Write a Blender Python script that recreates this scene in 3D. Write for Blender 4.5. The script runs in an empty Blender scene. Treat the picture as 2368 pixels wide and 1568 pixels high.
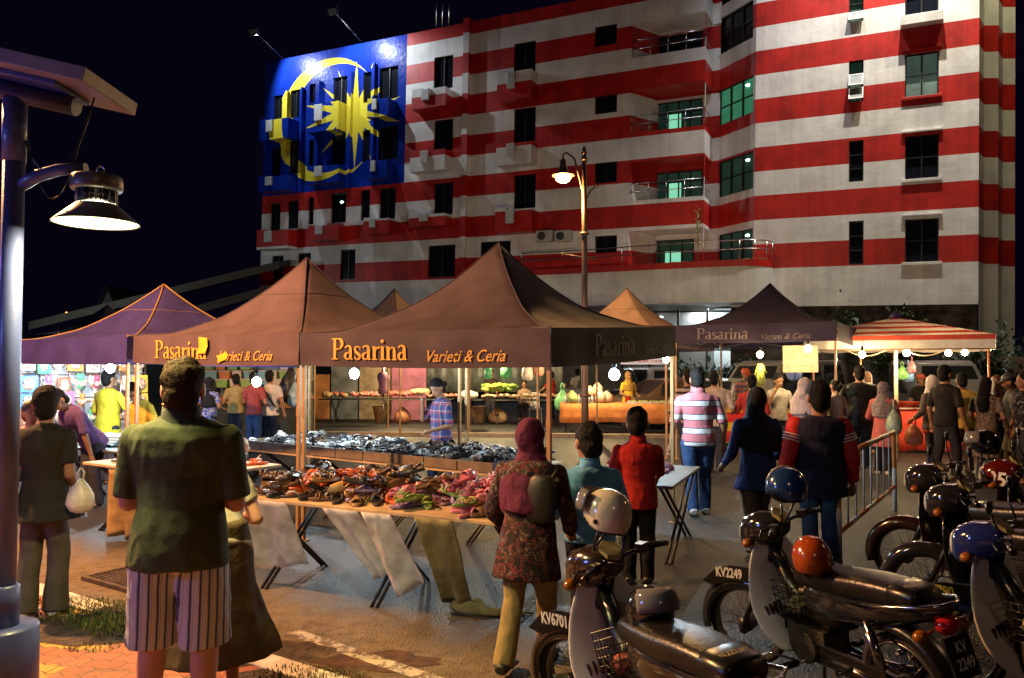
import bpy, bmesh, math, random
from mathutils import Vector, Matrix, noise
random.seed(7)
R = math.radians
SC = bpy.context.scene
COL = SC.collection
# ---------------------------------------------------------------- survey of the photograph (2367 px wide notes)
FOC, CAMH, CX, CY = 1805.0, 1.8, 1183.5, 784.0
PITCH = math.atan((845 - CY) / FOC)
FW = Vector((0, math.cos(PITCH), math.sin(PITCH)))
UP = Vector((0, -math.sin(PITCH), math.cos(PITCH)))
CAM = Vector((0, 0, CAMH))
def ray(x, y):
    return FW + Vector((1, 0, 0)) * ((x - CX) / FOC) + UP * ((CY - y) / FOC)
def P(x, y, Y):
    d = ray(x, y); return CAM + d * (Y / d.y)
def G(x, y, z=0.0):
    d = ray(x, y); return CAM + d * ((z - CAMH) / d.z)
E1 = Vector((0.848, -0.53, 0)); E2 = Vector((0.53, 0.848, 0))      # along the market street / across it
RZ = math.atan2(E1.y, E1.x)

# ---------------------------------------------------------------- mesh builder
class MB:
    def __init__(s): s.v = []; s.f = []; s.m = []; s.s = []
    def add(s, vs, fs, mi=0, sm=False, M=None):
        o = len(s.v)
        for p in vs:
            p = Vector(p); s.v.append(M @ p if M is not None else p)
        for f in fs:
            s.f.append([i + o for i in f]); s.m.append(mi); s.s.append(sm)
        return s
    def box(s, a, b, mi=0, M=None):
        x0, y0, z0 = a; x1, y1, z1 = b
        return s.add([(x0,y0,z0),(x1,y0,z0),(x1,y1,z0),(x0,y1,z0),(x0,y0,z1),(x1,y0,z1),(x1,y1,z1),(x0,y1,z1)],
              [(0,3,2,1),(4,5,6,7),(0,1,5,4),(1,2,6,5),(2,3,7,6),(3,0,4,7)], mi, False, M)
    def cbox(s, c, d, mi=0, M=None, rz=0, rx=0, ry=0):
        T = Matrix.Translation(Vector(c)) @ Matrix.Rotation(rz,4,'Z') @ Matrix.Rotation(ry,4,'Y') @ Matrix.Rotation(rx,4,'X')
        if M is not None: T = M @ T
        return s.box((-d[0]/2,-d[1]/2,-d[2]/2),(d[0]/2,d[1]/2,d[2]/2), mi, T)
    def quad(s, a, b, c, d, mi=0, M=None): return s.add([a,b,c,d],[(0,1,2,3)],mi,False,M)
    def loft(s, rings, mi=0, sm=True, cap=True, closed=True, M=None):
        n = len(rings[0]); vs = [p for r in rings for p in r]; fs = []
        for i in range(len(rings)-1):
            for j in range(n if closed else n-1):
                k = (j+1) % n
                fs.append((i*n+j, i*n+k, (i+1)*n+k, (i+1)*n+j))
        s.add(vs, fs, mi, sm, M)
        if cap:
            o = len(s.v) - len(vs)
            s.f.append([o+i for i in reversed(range(n))]); s.m.append(mi); s.s.append(False)
            s.f.append([o+len(vs)-n+i for i in range(n)]); s.m.append(mi); s.s.append(False)
        return s
    def tube(s, pts, r, n=8, mi=0, sm=True, cap=True, M=None, sq=False):
        pts = [Vector(p) for p in pts]
        rs = r if isinstance(r, (list, tuple)) else [r]*len(pts)
        rings = []; ref = None
        for i, p in enumerate(pts):
            t = (pts[min(i+1,len(pts)-1)] - pts[max(i-1,0)])
            t = t.normalized() if t.length > 1e-9 else Vector((0,0,1))
            if ref is None:
                ref = Vector((0,0,1)) if abs(t.z) < 0.9 else Vector((1,0,0))
            a = (ref - t*ref.dot(t)).normalized(); b = t.cross(a); ref = a
            ph = math.pi/4 if sq else 0
            rings.append([p + (a*math.cos(2*math.pi*k/n+ph) + b*math.sin(2*math.pi*k/n+ph))*rs[i] for k in range(n)])
        return s.loft(rings, mi, sm and not sq, cap, True, M)
    def lathe(s, prof, n=24, mi=0, sm=True, cap=True, M=None):
        rings = [[Vector((r*math.cos(2*math.pi*k/n), r*math.sin(2*math.pi*k/n), z)) for k in range(n)] for r, z in prof]
        return s.loft(rings, mi, sm, cap, True, M)
    def ell(s, c, r, n=14, m=9, mi=0, M=None):
        if not isinstance(r, (list, tuple)): r = (r, r, r)
        c = Vector(c); prof = []
        rings = []
        for i in range(1, m):
            ph = math.pi*i/m - math.pi/2
            rings.append([c + Vector((r[0]*math.cos(ph)*math.cos(2*math.pi*k/n), r[1]*math.cos(ph)*math.sin(2*math.pi*k/n), r[2]*math.sin(ph))) for k in range(n)])
        vs = [p for q in rings for p in q] + [c-Vector((0,0,r[2])), c+Vector((0,0,r[2]))]
        fs = []
        for i in range(m-2):
            for j in range(n):
                k = (j+1) % n; fs.append((i*n+j, i*n+k, (i+1)*n+k, (i+1)*n+j))
        b = len(vs)-2
        for j in range(n):
            k = (j+1) % n; fs.append((b, k, j)); fs.append((b+1, (m-2)*n+j, (m-2)*n+k))
        return s.add(vs, fs, mi, True, M)
    def prism(s, poly, d, mi=0, M=None, sm=False):
        n = len(poly); vs = [(x,0,z) for x,z in poly] + [(x,d,z) for x,z in poly]
        fs = [tuple(range(n)), tuple(reversed(range(n,2*n)))] + [(i,n+i,n+(i+1)%n,(i+1)%n) for i in range(n)]
        return s.add(vs, fs, mi, sm, M)
    def mesh(s, name, mats):
        me = bpy.data.meshes.new(name)
        me.from_pydata(s.v, [], s.f)
        for m in (mats if isinstance(mats, (list, tuple)) else [mats]): me.materials.append(m)
        me.polygons.foreach_set('material_index', s.m)
        me.polygons.foreach_set('use_smooth', s.s)
        me.update(); return me
    def build(s, name, mats, parent=None, bevel=0, fixn=True):
        me = s.mesh(name, mats)
        if fixn:
            bm = bmesh.new(); bm.from_mesh(me); bmesh.ops.recalc_face_normals(bm, faces=bm.faces); bm.to_mesh(me); bm.free()
        o = bpy.data.objects.new(name, me); COL.objects.link(o); o.parent = parent
        if bevel:
            b = o.modifiers.new('bevel','BEVEL'); b.width = bevel; b.segments = 2; b.limit_method = 'ANGLE'
        return o
def mesh_obj(name, me, mat=None, parent=None):
    if mat is not None:
        me.materials.clear()
        for m in (mat if isinstance(mat,(list,tuple)) else [mat]): me.materials.append(m)
    o = bpy.data.objects.new(name, me); COL.objects.link(o); o.parent = parent; return o
def tag(o, label, cat, group=None):
    o['label'] = label; o['category'] = cat
    if group: o['group'] = group
    return o
def thing(name, label, cat, loc=(0,0,0), rz=0, group=None):
    o = bpy.data.objects.new(name, None); COL.objects.link(o)
    o.location = loc; o.rotation_euler = (0,0,rz); o.empty_display_size = .2
    return tag(o, label, cat, group)
def struct(o): o['kind'] = 'structure'; return o
def copy_tree(o, parent=None):
    c = o.copy(); COL.objects.link(c); c.parent = parent
    for ch in o.children: copy_tree(ch, c)
    return c
def smoothstep(t): t = max(0,min(1,t)); return t*t*(3-2*t)

# ---------------------------------------------------------------- materials
_M = {}
def nt(m): m.use_nodes = True; return m.node_tree.nodes, m.node_tree.links, m.node_tree.nodes['Principled BSDF']
def mat(name, col=(.5,.5,.5), rough=.6, metal=0, var=.12, nscale=6, bump=0, bscale=40, emit=0, spec=.5, coat=0, ecol=None, trans=0, alpha=1, coords='Object'):
    if name in _M: return _M[name]
    m = bpy.data.materials.new(name); N, L, b = nt(m); _M[name] = m
    b.inputs['Roughness'].default_value = rough; b.inputs['Metallic'].default_value = metal
    b.inputs['Specular IOR Level'].default_value = spec; b.inputs['Coat Weight'].default_value = coat
    b.inputs['Transmission Weight'].default_value = trans; b.inputs['Alpha'].default_value = alpha
    b.inputs['Base Color'].default_value = (*col, 1)
    tc = N.new('ShaderNodeTexCoord')
    if var:
        n = N.new('ShaderNodeTexNoise'); n.inputs['Scale'].default_value = nscale; n.inputs['Detail'].default_value = 5
        L.new(tc.outputs[coords], n.inputs['Vector'])
        mx = N.new('ShaderNodeMix'); mx.data_type = 'RGBA'
        mx.inputs[6].default_value = (*[c*(1-var*1.6) for c in col],1); mx.inputs[7].default_value = (*[min(1,c*(1+var)) for c in col],1)
        mr = N.new('ShaderNodeMapRange'); mr.inputs[1].default_value = .3; mr.inputs[2].default_value = .7
        L.new(n.outputs['Fac'], mr.inputs[0]); L.new(mr.outputs[0], mx.inputs[0]); L.new(mx.outputs[2], b.inputs['Base Color'])
    if bump:
        n2 = N.new('ShaderNodeTexNoise'); n2.inputs['Scale'].default_value = bscale; n2.inputs['Detail'].default_value = 4
        L.new(tc.outputs[coords], n2.inputs['Vector'])
        bp = N.new('ShaderNodeBump'); bp.inputs['Strength'].default_value = bump; bp.inputs['Distance'].default_value = .02
        L.new(n2.outputs['Fac'], bp.inputs['Height']); L.new(bp.outputs['Normal'], b.inputs['Normal'])
    if emit:
        b.inputs['Emission Color'].default_value = (*(ecol or col),1); b.inputs['Emission Strength'].default_value = emit
    return m
def math_node(N, L, op, a, b=None, c=None):
    n = N.new('ShaderNodeMath'); n.operation = op
    for i, v in enumerate((a,b,c)):
        if v is None: continue
        if isinstance(v, (int,float)): n.inputs[i].default_value = v
        else: L.new(v, n.inputs[i])
    return n.outputs[0]
def ramp(N, L, fac, stops, interp='LINEAR'):
    r = N.new('ShaderNodeValToRGB'); r.color_ramp.interpolation = interp
    e = r.color_ramp.elements
    while len(e) < len(stops): e.new(.5)
    for k,(p,c) in enumerate(stops): e[k].position = p; e[k].color = (*c,1)
    L.new(fac, r.inputs[0]); return r.outputs[0]
def bands(name, period, stops, axis=2, rough=.8, wob=0, off=0, bump=.15, skew=0):
    """cloth with repeating bands along one local axis"""
    if name in _M: return _M[name]
    m = bpy.data.materials.new(name); N,L,b = nt(m); _M[name] = m
    tc = N.new('ShaderNodeTexCoord'); sp = N.new('ShaderNodeSeparateXYZ'); L.new(tc.outputs['Object'], sp.inputs[0])
    v = sp.outputs[axis]
    if skew: v = math_node(N,L,'MULTIPLY_ADD', sp.outputs[1], skew, v)
    if wob:
        n = N.new('ShaderNodeTexNoise'); n.inputs['Scale'].default_value = 5; L.new(tc.outputs['Object'], n.inputs['Vector'])
        v = math_node(N,L,'MULTIPLY_ADD', n.outputs['Fac'], wob, v)
    t = math_node(N,L,'FRACT', math_node(N,L,'MULTIPLY_ADD', v, 1/period, off))
    L.new(ramp(N,L,t,stops,'CONSTANT'), b.inputs['Base Color']); b.inputs['Roughness'].default_value = rough
    b.inputs['Specular IOR Level'].default_value = .2
    n2 = N.new('ShaderNodeTexNoise'); n2.inputs['Scale'].default_value = 14; L.new(tc.outputs['Object'], n2.inputs['Vector'])
    bp = N.new('ShaderNodeBump'); bp.inputs['Strength'].default_value = bump; bp.inputs['Distance'].default_value = .03
    L.new(n2.outputs['Fac'], bp.inputs['Height']); L.new(bp.outputs['Normal'], b.inputs['Normal'])
    return m
def blotch(name, stops, scale=14, rough=.8, kind='NOISE'):
    """printed cloth: irregular coloured figures"""
    if name in _M: return _M[name]
    m = bpy.data.materials.new(name); N,L,b = nt(m); _M[name] = m
    tc = N.new('ShaderNodeTexCoord')
    if kind == 'VORONOI':
        n = N.new('ShaderNodeTexVoronoi'); n.inputs['Scale'].default_value = scale; o = n.outputs['Distance']
    else:
        n = N.new('ShaderNodeTexNoise'); n.inputs['Scale'].default_value = scale; n.inputs['Detail'].default_value = 3; n.inputs['Distortion'].default_value = 1.5; o = n.outputs['Fac']
    L.new(tc.outputs['Object'], n.inputs['Vector'])
    L.new(ramp(N,L,o,stops,'CONSTANT'), b.inputs['Base Color']); b.inputs['Roughness'].default_value = rough
    b.inputs['Specular IOR Level'].default_value = .2
    return m
def tint(name, rough=.5, spec=.5):
    """takes its colour from the object, so that copies share one mesh"""
    if name in _M: return _M[name]
    m = bpy.data.materials.new(name); N,L,b = nt(m); _M[name] = m
    oi = N.new('ShaderNodeObjectInfo'); tc = N.new('ShaderNodeTexCoord')
    n = N.new('ShaderNodeTexNoise'); n.inputs['Scale'].default_value = 25; L.new(tc.outputs['Object'], n.inputs['Vector'])
    mr = N.new('ShaderNodeMapRange'); mr.inputs[3].default_value = .6; mr.inputs[4].default_value = 1.2; L.new(n.outputs['Fac'], mr.inputs[0])
    mx = N.new('ShaderNodeVectorMath'); mx.operation = 'SCALE'; L.new(oi.outputs['Color'], mx.inputs[0]); L.new(mr.outputs[0], mx.inputs['Scale'])
    L.new(mx.outputs[0], b.inputs['Base Color']); b.inputs['Roughness'].default_value = rough; b.inputs['Specular IOR Level'].default_value = spec
    return m
def weather(m, amt=.5):
    """rain streaks and grime mixed over a plaster colour"""
    N,L,b = nt(m); inp = b.inputs['Base Color']; src = inp.links[0].from_socket
    tc = N.new('ShaderNodeTexCoord'); mp = N.new('ShaderNodeMapping'); mp.inputs['Scale'].default_value = (2.6,2.6,.16); L.new(tc.outputs['Object'], mp.inputs[0])
    n = N.new('ShaderNodeTexNoise'); n.inputs['Scale'].default_value = 1.4; n.inputs['Detail'].default_value = 8; n.inputs['Roughness'].default_value = .7; L.new(mp.outputs[0], n.inputs['Vector'])
    n2 = N.new('ShaderNodeTexNoise'); n2.inputs['Scale'].default_value = .9; n2.inputs['Detail'].default_value = 7; L.new(tc.outputs['Object'], n2.inputs['Vector'])
    f = math_node(N,L,'MULTIPLY', n.outputs['Fac'], n2.outputs['Fac'])
    c = ramp(N,L,f,[(.12,(1-amt,1-amt*1.05,1-amt*1.1)),(.3,(1,1,1)),(.45,(1.06,1.06,1.06))])
    mx = N.new('ShaderNodeMix'); mx.data_type='RGBA'; mx.blend_type='MULTIPLY'; mx.inputs[0].default_value=1; L.new(src,mx.inputs[6]); L.new(c,mx.inputs[7]); L.new(mx.outputs[2],inp)
    return m
# ---------------------------------------------------------------- lettering
def text_mesh(txt, size=1, shear=0, offset=0, sx=1, align='LEFT', space=1):
    c = bpy.data.curves.new('lettering','FONT'); c.body = txt; c.size = size; c.shear = shear; c.offset = offset
    c.align_x = align; c.space_character = space; c.fill_mode = 'BOTH'; c.resolution_u = 4
    o = bpy.data.objects.new('lettering', c); COL.objects.link(o); bpy.context.view_layer.update()
    me = bpy.data.meshes.new_from_object(o.evaluated_get(bpy.context.evaluated_depsgraph_get()))
    bpy.data.objects.remove(o); bpy.data.curves.remove(c)
    for v in me.vertices: v.co.x *= sx
    return me
def stand_text(me, fn):
    """text lies in xy: map each point (x, y) to 3-D with fn"""
    for v in me.vertices: v.co = fn(v.co.x, v.co.y)
    return me
def stroke(mb, pts, w0, w1=None, mi=0):
    """broad-nib stroke: polyline in xy with widths"""
    pts = [Vector((p[0],p[1])) for p in pts]; n = len(pts)
    w = w0 if isinstance(w0,(list,tuple)) else [w0+(w1-w0 if w1 is not None else 0)*i/(n-1) for i in range(n)]
    L_, R_ = [], []
    for i,p in enumerate(pts):
        t = (pts[min(i+1,n-1)]-pts[max(i-1,0)]).normalized(); q = Vector((-t.y,t.x))*w[i]/2
        L_.append(p+q); R_.append(p-q)
    for i in range(n-1):
        mb.add([(*L_[i],0),(*R_[i],0),(*R_[i+1],0),(*L_[i+1],0)],[(0,1,2,3)],mi)
def arc(cx,cy,rx,ry,a0,a1,n=12): return [(cx+rx*math.cos(R(a0+(a1-a0)*i/n)), cy+ry*math.sin(R(a0+(a1-a0)*i/n))) for i in range(n+1)]
def serif_word(word):
    """roman letters with thick stems and serifs, cap height 1; returns (builder, width)"""
    mb = MB(); x = 0
    T, t, s = .15, .055, .05
    def bar(x0,x1,y,h=s): mb.add([(x0,y,0),(x1,y,0),(x1,y+h,0),(x0,y+h,0)],[(0,1,2,3)])
    def stem(xc,y0,y1,w=T): mb.add([(xc-w/2,y0,0),(xc+w/2,y0,0),(xc+w/2,y1,0),(xc-w/2,y1,0)],[(0,1,2,3)])
    for ch in word:
        if ch == 'P':
            stem(x+.2,0,1); bar(x+.03,x+.37,0); bar(x+.03,x+.3,.95)
            a = arc(x+.38,.73,.24,.245,90,-90,14); stroke(mb,[(x+.2,.975)]+a+[(x+.2,.485)],[t,t]+[t+(T-t)*math.sin(math.pi*i/12) for i in range(1,14)]+[t,t]); x += .72
        elif ch == 'a':
            stroke(mb, arc(x+.22,.5,.15,.14,160,0,9)+[(x+.37,.1),(x+.41,.03),(x+.5,.04)],[.1,.07,.06,.06,.07,.08,.1,.12,.13,T,T,.09,.04])
            stroke(mb, [(x+.37,.38)]+arc(x+.22,.17,.15,.145,95,270,9)+[(x+.3,.05),(x+.37,.12)],[.04,.05,.08,.11,.13,.14,.13,.11,.08,.07,.06,.06,.05]); x += .54
        elif ch == 's':
            stroke(mb, arc(x+.2,.48,.13,.13,30,180,7)+[(x+.12,.37),(x+.2,.31),(x+.29,.25)]+arc(x+.2,.16,.14,.145,30,-160,7),[.04,.05,.05,.06,.06,.08,.1,.11,.12,.13,.13,.12,.11,.1,.08,.06,.05,.05,.05]); bar(x+.33,x+.36,.45,.15); bar(x+.05,x+.08,.03,.15); x += .43
        elif ch == 'r':
            stem(x+.14,0,.6); bar(x+.02,x+.28,0); bar(x+.02,x+.14,.56); stroke(mb,[(x+.2,.42),(x+.27,.54),(x+.35,.57),(x+.4,.52)],[.04,.07,.09,.12]); x += .43
        elif ch == 'i':
            stem(x+.13,0,.6); bar(x+.02,x+.26,0); bar(x+.02,x+.13,.56); mb.add([(x+.13+.085*math.cos(k*.628),.84+.085*math.sin(k*.628),0) for k in range(10)],[tuple(range(10))]); x += .29
        elif ch == 'n':
            stem(x+.14,0,.6); bar(x+.02,x+.27,0); bar(x+.02,x+.14,.56)
            stroke(mb,[(x+.2,.42),(x+.27,.53),(x+.36,.57),(x+.44,.52),(x+.46,.4)],[.04,.05,.06,.1,T]); stem(x+.46,0,.41); bar(x+.34,x+.59,0); x += .61
    return mb, x
# ================================================================ the striped hotel (local frame: x right, y into the house, z up)
_a, _b = 0.4562772, 0.0202018
B_O = Vector(((2258-CX)/FOC*30.35, 30.35, 0))
_X = Vector((math.cos(_a)*math.cos(_b), -math.sin(_a)*math.cos(_b), -math.sin(_b)))
_Z = Vector((math.cos(_a)*math.sin(_b), -math.sin(_a)*math.sin(_b), math.cos(_b)))
_Y = _Z.cross(_X)
BM = Matrix(((_X.x,_Y.x,_Z.x,B_O.x),(_X.y,_Y.y,_Z.y,B_O.y),(_X.z,_Y.z,_Z.z,B_O.z),(0,0,0,1)))
BI = BM.inverted()
def BP(x, y, n=0.0):
    """note pixel -> (x, z) on the wall plane at local depth n"""
    c = BI @ CAM; d = (BI.to_3x3() @ ray(x,y)); t = (n - c.y)/d.y; q = c + d*t
    return q.x, q.z
def BR(x0, y0, x1, y1, n=0.0):
    xm, ym = (x0+x1)/2, (y0+y1)/2
    a = BP(x0,ym,n)[0]; b = BP(x1,ym,n)[0]; t = BP(xm,y0,n)[1]; l = BP(xm,y1,n)[1]
    return (a, l, b, t)
Z0, ST = 5.848, 1.067
hotel = thing('hotel_building', 'tall hotel painted with red and white stripes and a blue corner', 'building')
hotel.matrix_world = BM
m_white = mat('white_plaster',(.74,.73,.72),.55,var=.1,nscale=.7,bump=.5,bscale=3.5,spec=.4)
m_red = mat('red_plaster',(.5,.016,.01),.45,var=.12,nscale=.8,bump=.4,bscale=3.5,spec=.5)
weather(m_white,.22); weather(m_red,.45)
m_dark = mat('dark_void',(.006,.006,.008),.6,var=0)
m_frame = mat('bronze_frame',(.012,.014,.014),.4,var=0)
m_glass = mat('night_glass',(.008,.01,.016),.12,var=0,spec=.5)
m_steel = mat('steel_rail',(.5,.5,.52),.25,1,var=0)
# canton: flag crescent and star painted on the wall
def canton():
    m = bpy.data.materials.new('blue_canton'); N,L,b = nt(m)
    tc = N.new('ShaderNodeTexCoord'); sp = N.new('ShaderNodeSeparateXYZ'); L.new(tc.outputs['Object'], sp.inputs[0])
    x, z = sp.outputs[0], sp.outputs[2]
    M_ = lambda op,a,b_=None,c=None: math_node(N,L,op,a,b_,c)
    def circ(cx,cz,r):
        dx = M_('SUBTRACT',x,cx); dz = M_('SUBTRACT',z,cz)
        return M_('LESS_THAN', M_('SQRT', M_('ADD', M_('MULTIPLY',dx,dx), M_('MULTIPLY',dz,dz))), r)
    cL, cB = BP(645,285); _, cT = BP(752,137); _, cBt = BP(715,430)
    Rr = (cT-cBt)/2; cz = (cT+cBt)/2; cx = cL + Rr
    cres = M_('MULTIPLY', circ(cx,cz,Rr), M_('SUBTRACT',1, circ(cx+Rr*.16,cz,Rr*.885)))
    sx, sz = BP(822,262); _, t0 = BP(812,143); _, b0 = BP(822,394)
    Rs = (t0-b0)/2; sz = (t0+b0)/2
    dx = M_('SUBTRACT',x,sx); dz = M_('SUBTRACT',z,sz)
    th = M_('ARCTAN2',dx,dz); rr = M_('SQRT', M_('ADD', M_('MULTIPLY',dx,dx), M_('MULTIPLY',dz,dz)))
    # distance from nearest spike axis (14 spikes, one straight down)
    k = math.pi/7
    f = M_('SUBTRACT', M_('MODULO', M_('ADD', th, math.pi*4 + k*.5), k), k*.5)
    along = M_('MULTIPLY',rr,M_('COSINE',f)); side = M_('ABSOLUTE', M_('MULTIPLY',rr,M_('SINE',f)))
    ri = Rs*.3; w = ri*math.tan(k/2)
    edge = M_('MULTIPLY', M_('SUBTRACT', Rs, along), w/(Rs-ri*math.cos(0)))
    star = M_('MAXIMUM', M_('LESS_THAN', rr, ri), M_('MULTIPLY', M_('LESS_THAN', side, edge), M_('LESS_THAN', along, Rs)))
    yel = M_('MAXIMUM', cres, star)
    n = N.new('ShaderNodeTexNoise'); n.inputs['Scale'].default_value = 1.2; L.new(tc.outputs['Object'], n.inputs['Vector'])
    mx0 = N.new('ShaderNodeMix'); mx0.data_type='RGBA'; L.new(n.outputs['Fac'],mx0.inputs[0]); mx0.inputs[6].default_value=(.003,.018,.22,1); mx0.inputs[7].default_value=(.006,.032,.33,1)
    mx = N.new('ShaderNodeMix'); mx.data_type='RGBA'; L.new(yel,mx.inputs[0]); L.new(mx0.outputs[2],mx.inputs[6]); mx.inputs[7].default_value=(.72,.6,.05,1)
    L.new(mx.outputs[2], b.inputs['Base Color']); b.inputs['Roughness'].default_value = .3; b.inputs['Specular IOR Level'].default_value = .14
    n2 = N.new('ShaderNodeTexNoise'); n2.inputs['Scale'].default_value = 4; n2.inputs['Detail'].default_value=5; L.new(tc.outputs['Object'], n2.inputs['Vector'])
    bp = N.new('ShaderNodeBump'); bp.inputs['Strength'].default_value = .7; bp.inputs['Distance'].default_value=.02; L.new(n2.outputs['Fac'],bp.inputs['Height']); L.new(bp.outputs['Normal'],b.inputs['Normal'])
    return m
m_blue = canton()
WM = [m_white, m_red, m_blue]
XL = BP(608,400)[0]; XC = BP(938,250)[0]; XB1 = BP(1745,350)[0]; XB0 = BP(1628,350)[0]; XP = BP(1456,350)[0]; XN = BP(1080,350)[0]
ZB = BP(2258,696)[1]; ZTOP = 26.5
ZT_C = BP(778,112)[1]; ZT_M = BP(1150,38)[1]
def paint(xc, zc, low=False):
    if xc < XC and zc > Z0+5*ST: return 2
    k = (zc-Z0)/ST
    if k < 0: return 0
    return 1 if int(math.floor(k)) % 2 == 0 else 0
STR = [Z0+i*ST for i in range(20)]
def wall(name, p0, p1, z0, z1, holes, rev=.16, xr=None, mats=WM, paintf=paint):
    """upright wall from plan point p0 to p1 (local), holes = (x0,z0,x1,z1) given in local x; stripes cut in"""
    a, b = Vector((p0[0],p0[1],0)), Vector((p1[0],p1[1],0)); D = b-a
    def pt(x,z,n=0):
        t = (x-a.x)/(b.x-a.x); nn = Vector((-D.y, D.x, 0)).normalized()
        return a + D*t + Vector((0,0,z)) + nn*n
    xs = {a.x,b.x}; zs = {z0,z1}
    for h in holes: xs.update((h[0],h[2])); zs.update((h[1],h[3]))
    for q in STR: zs.add(q)
    if a.x < XC < b.x: xs.add(XC)
    xs = sorted(x for x in xs if a.x-1e-6 <= x <= b.x+1e-6); zs = sorted(z for z in zs if z0-1e-6 <= z <= z1+1e-6)
    mb = MB()
    for i in range(len(xs)-1):
        for j in range(len(zs)-1):
            xc, zc = (xs[i]+xs[i+1])/2, (zs[j]+zs[j+1])/2
            if any(h[0]<xc<h[2] and h[1]<zc<h[3] for h in holes): continue
            mb.add([pt(xs[i],zs[j]),pt(xs[i+1],zs[j]),pt(xs[i+1],zs[j+1]),pt(xs[i],zs[j+1])],[(0,1,2,3)],paintf(xc,zc))
    for h in holes:
        zz = sorted({h[1],h[3]} | {q for q in STR if h[1]<q<h[3]})
        for j in range(len(zz)-1):
            zc = (zz[j]+zz[j+1])/2
            for x, e in ((h[0],-.05),(h[2],.05)):
                mb.add([pt(x,zz[j]),pt(x,zz[j],rev),pt(x,zz[j+1],rev),pt(x,zz[j+1])],[(0,1,2,3)],paintf(x+e,zc))
        xc = (h[0]+h[2])/2
        for z, e in ((h[1],-.05),(h[3],.05)):
            mb.add([pt(h[0],z),pt(h[2],z),pt(h[2],z,rev),pt(h[0],z,rev)],[(0,1,2,3)],paintf(xc,z+e))
    return mb.build(name, mats, hotel), pt
lit_green = mat('green_lit_room',(.1,.5,.3),.8,var=.3,nscale=.8,emit=.16,ecol=(.1,.65,.36))
lit_door = mat('bright_green_room',(.3,.8,.55),.8,var=.2,nscale=1.5,emit=.75,ecol=(.28,.85,.55))
lit_dim = mat('dim_green_room',(.03,.1,.07),.8,var=.4,nscale=1,emit=.05,ecol=(.06,.22,.16))
lit_spot = mat('ceiling_lamp_glow',(1,1,1),.5,var=0,emit=7,ecol=(.75,1,.95))
def window(rect, pt, cols=2, rows=(.5,), glass=None, rev=.16, name='window', lamp=None, bright=None):
    """frame with mullions, pane (and room behind it) set into a hole"""
    x0,z0,x1,z1 = rect; w = .05
    fr = MB(); 
    def bar(xa,za,xb,zb):
        vs = [pt(xa,za,rev-.07),pt(xb,za,rev-.07),pt(xb,zb,rev-.07),pt(xa,zb,rev-.07),pt(xa,za,rev),pt(xb,za,rev),pt(xb,zb,rev),pt(xa,zb,rev)]
        fr.add(vs,[(0,1,2,3),(4,7,6,5),(0,4,5,1),(1,5,6,2),(2,6,7,3),(3,7,4,0)])
    bar(x0,z0,x0+w,z1); bar(x1-w,z0,x1,z1); bar(x0+w,z0,x1-w,z0+w); bar(x0+w,z1-w,x1-w,z1)
    for i in range(1,cols):
        x = x0+(x1-x0)*i/cols; bar(x-w*.6,z0+w,x+w*.6,z1-w)
    for r in rows:
        z = z0+(z1-z0)*r
        for i in range(cols):
            xa = x0+(x1-x0)*i/cols; xb = x0+(x1-x0)*(i+1)/cols; bar(xa+w*1.01,z-w*.5,xb-w*1.01,z+w*.5)
    f = fr.build(name, m_frame, hotel)
    g = MB(); g.add([pt(x0,z0,rev+.004),pt(x1,z0,rev+.004),pt(x1,z1,rev+.004),pt(x0,z1,rev+.004)],[(0,1,2,3)])
    g.build('pane', glass or m_glass, f, fixn=False)
    if bright:
        xa,za,xb,zb = bright; g = MB()
        xa,xb = x0+(x1-x0)*xa, x0+(x1-x0)*xb; za,zb = z0+(z1-z0)*za, z0+(z1-z0)*zb
        g.add([pt(xa,za,rev-.002),pt(xb,za,rev-.002),pt(xb,zb,rev-.002),pt(xa,zb,rev-.002)],[(0,1,2,3)])
        g.build('lit_doorway', lit_door, f, fixn=False)
    if lamp:
        q = pt(x0+(x1-x0)*lamp[0], z0+(z1-z0)*lamp[1], rev-.02)
        MB().ell((0,0,0),(.13,.02,.06),10,6,M=Matrix.Translation(q)).build('ceiling_lamp', lit_spot, f)
    return f
# ---- right wall
HA = []
for y0,y1 in ((-60,-10),(-15,50),(140,235),(325,420),(511,612)): HA.append(BR(1962,y0,1996,y1))
HW = []
for y0,y1 in ((-70,36),(122,222),(312,413),(506,606)): HW.append(BR(2092,y0,2170,y1))
HA[0] = (HA[0][0],HA[1][3]+1.2,HA[0][2],HA[1][3]+3.0)
_, ptA = wall('right_wall', (XB1,0), (0,0), ZB, ZTOP, HA+HW)
for i,h in enumerate(HA):
    window(h, ptA, 1, (.33,.66), glass=lit_dim if i in (1,2) else m_glass)
for i,h in enumerate(HW):
    f = window(h, ptA, 2, (.5,), glass=mat('pale_room',(.12,.2,.17),.7,var=.5,nscale=1.2,emit=.12,ecol=(.25,.42,.36)) if i == 1 else m_glass)
    s = MB(); s.box((h[0]-.12,-.09,h[1]-.12),(h[2]+.12,-.003,h[1]-.001)); 
    zc=(h[1]+h[3])/2
    s.build('sill', m_white if paint(0,h[1]-.1)==0 else m_red, f, bevel=.01)
    MB().box((h[0]-.12,-.11,h[3]+.12),(h[2]+.12,-.003,h[3]+.2)).build('lintel',m_white if paint(0,h[3]+.16)==0 else m_red,f,bevel=.01)
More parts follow.
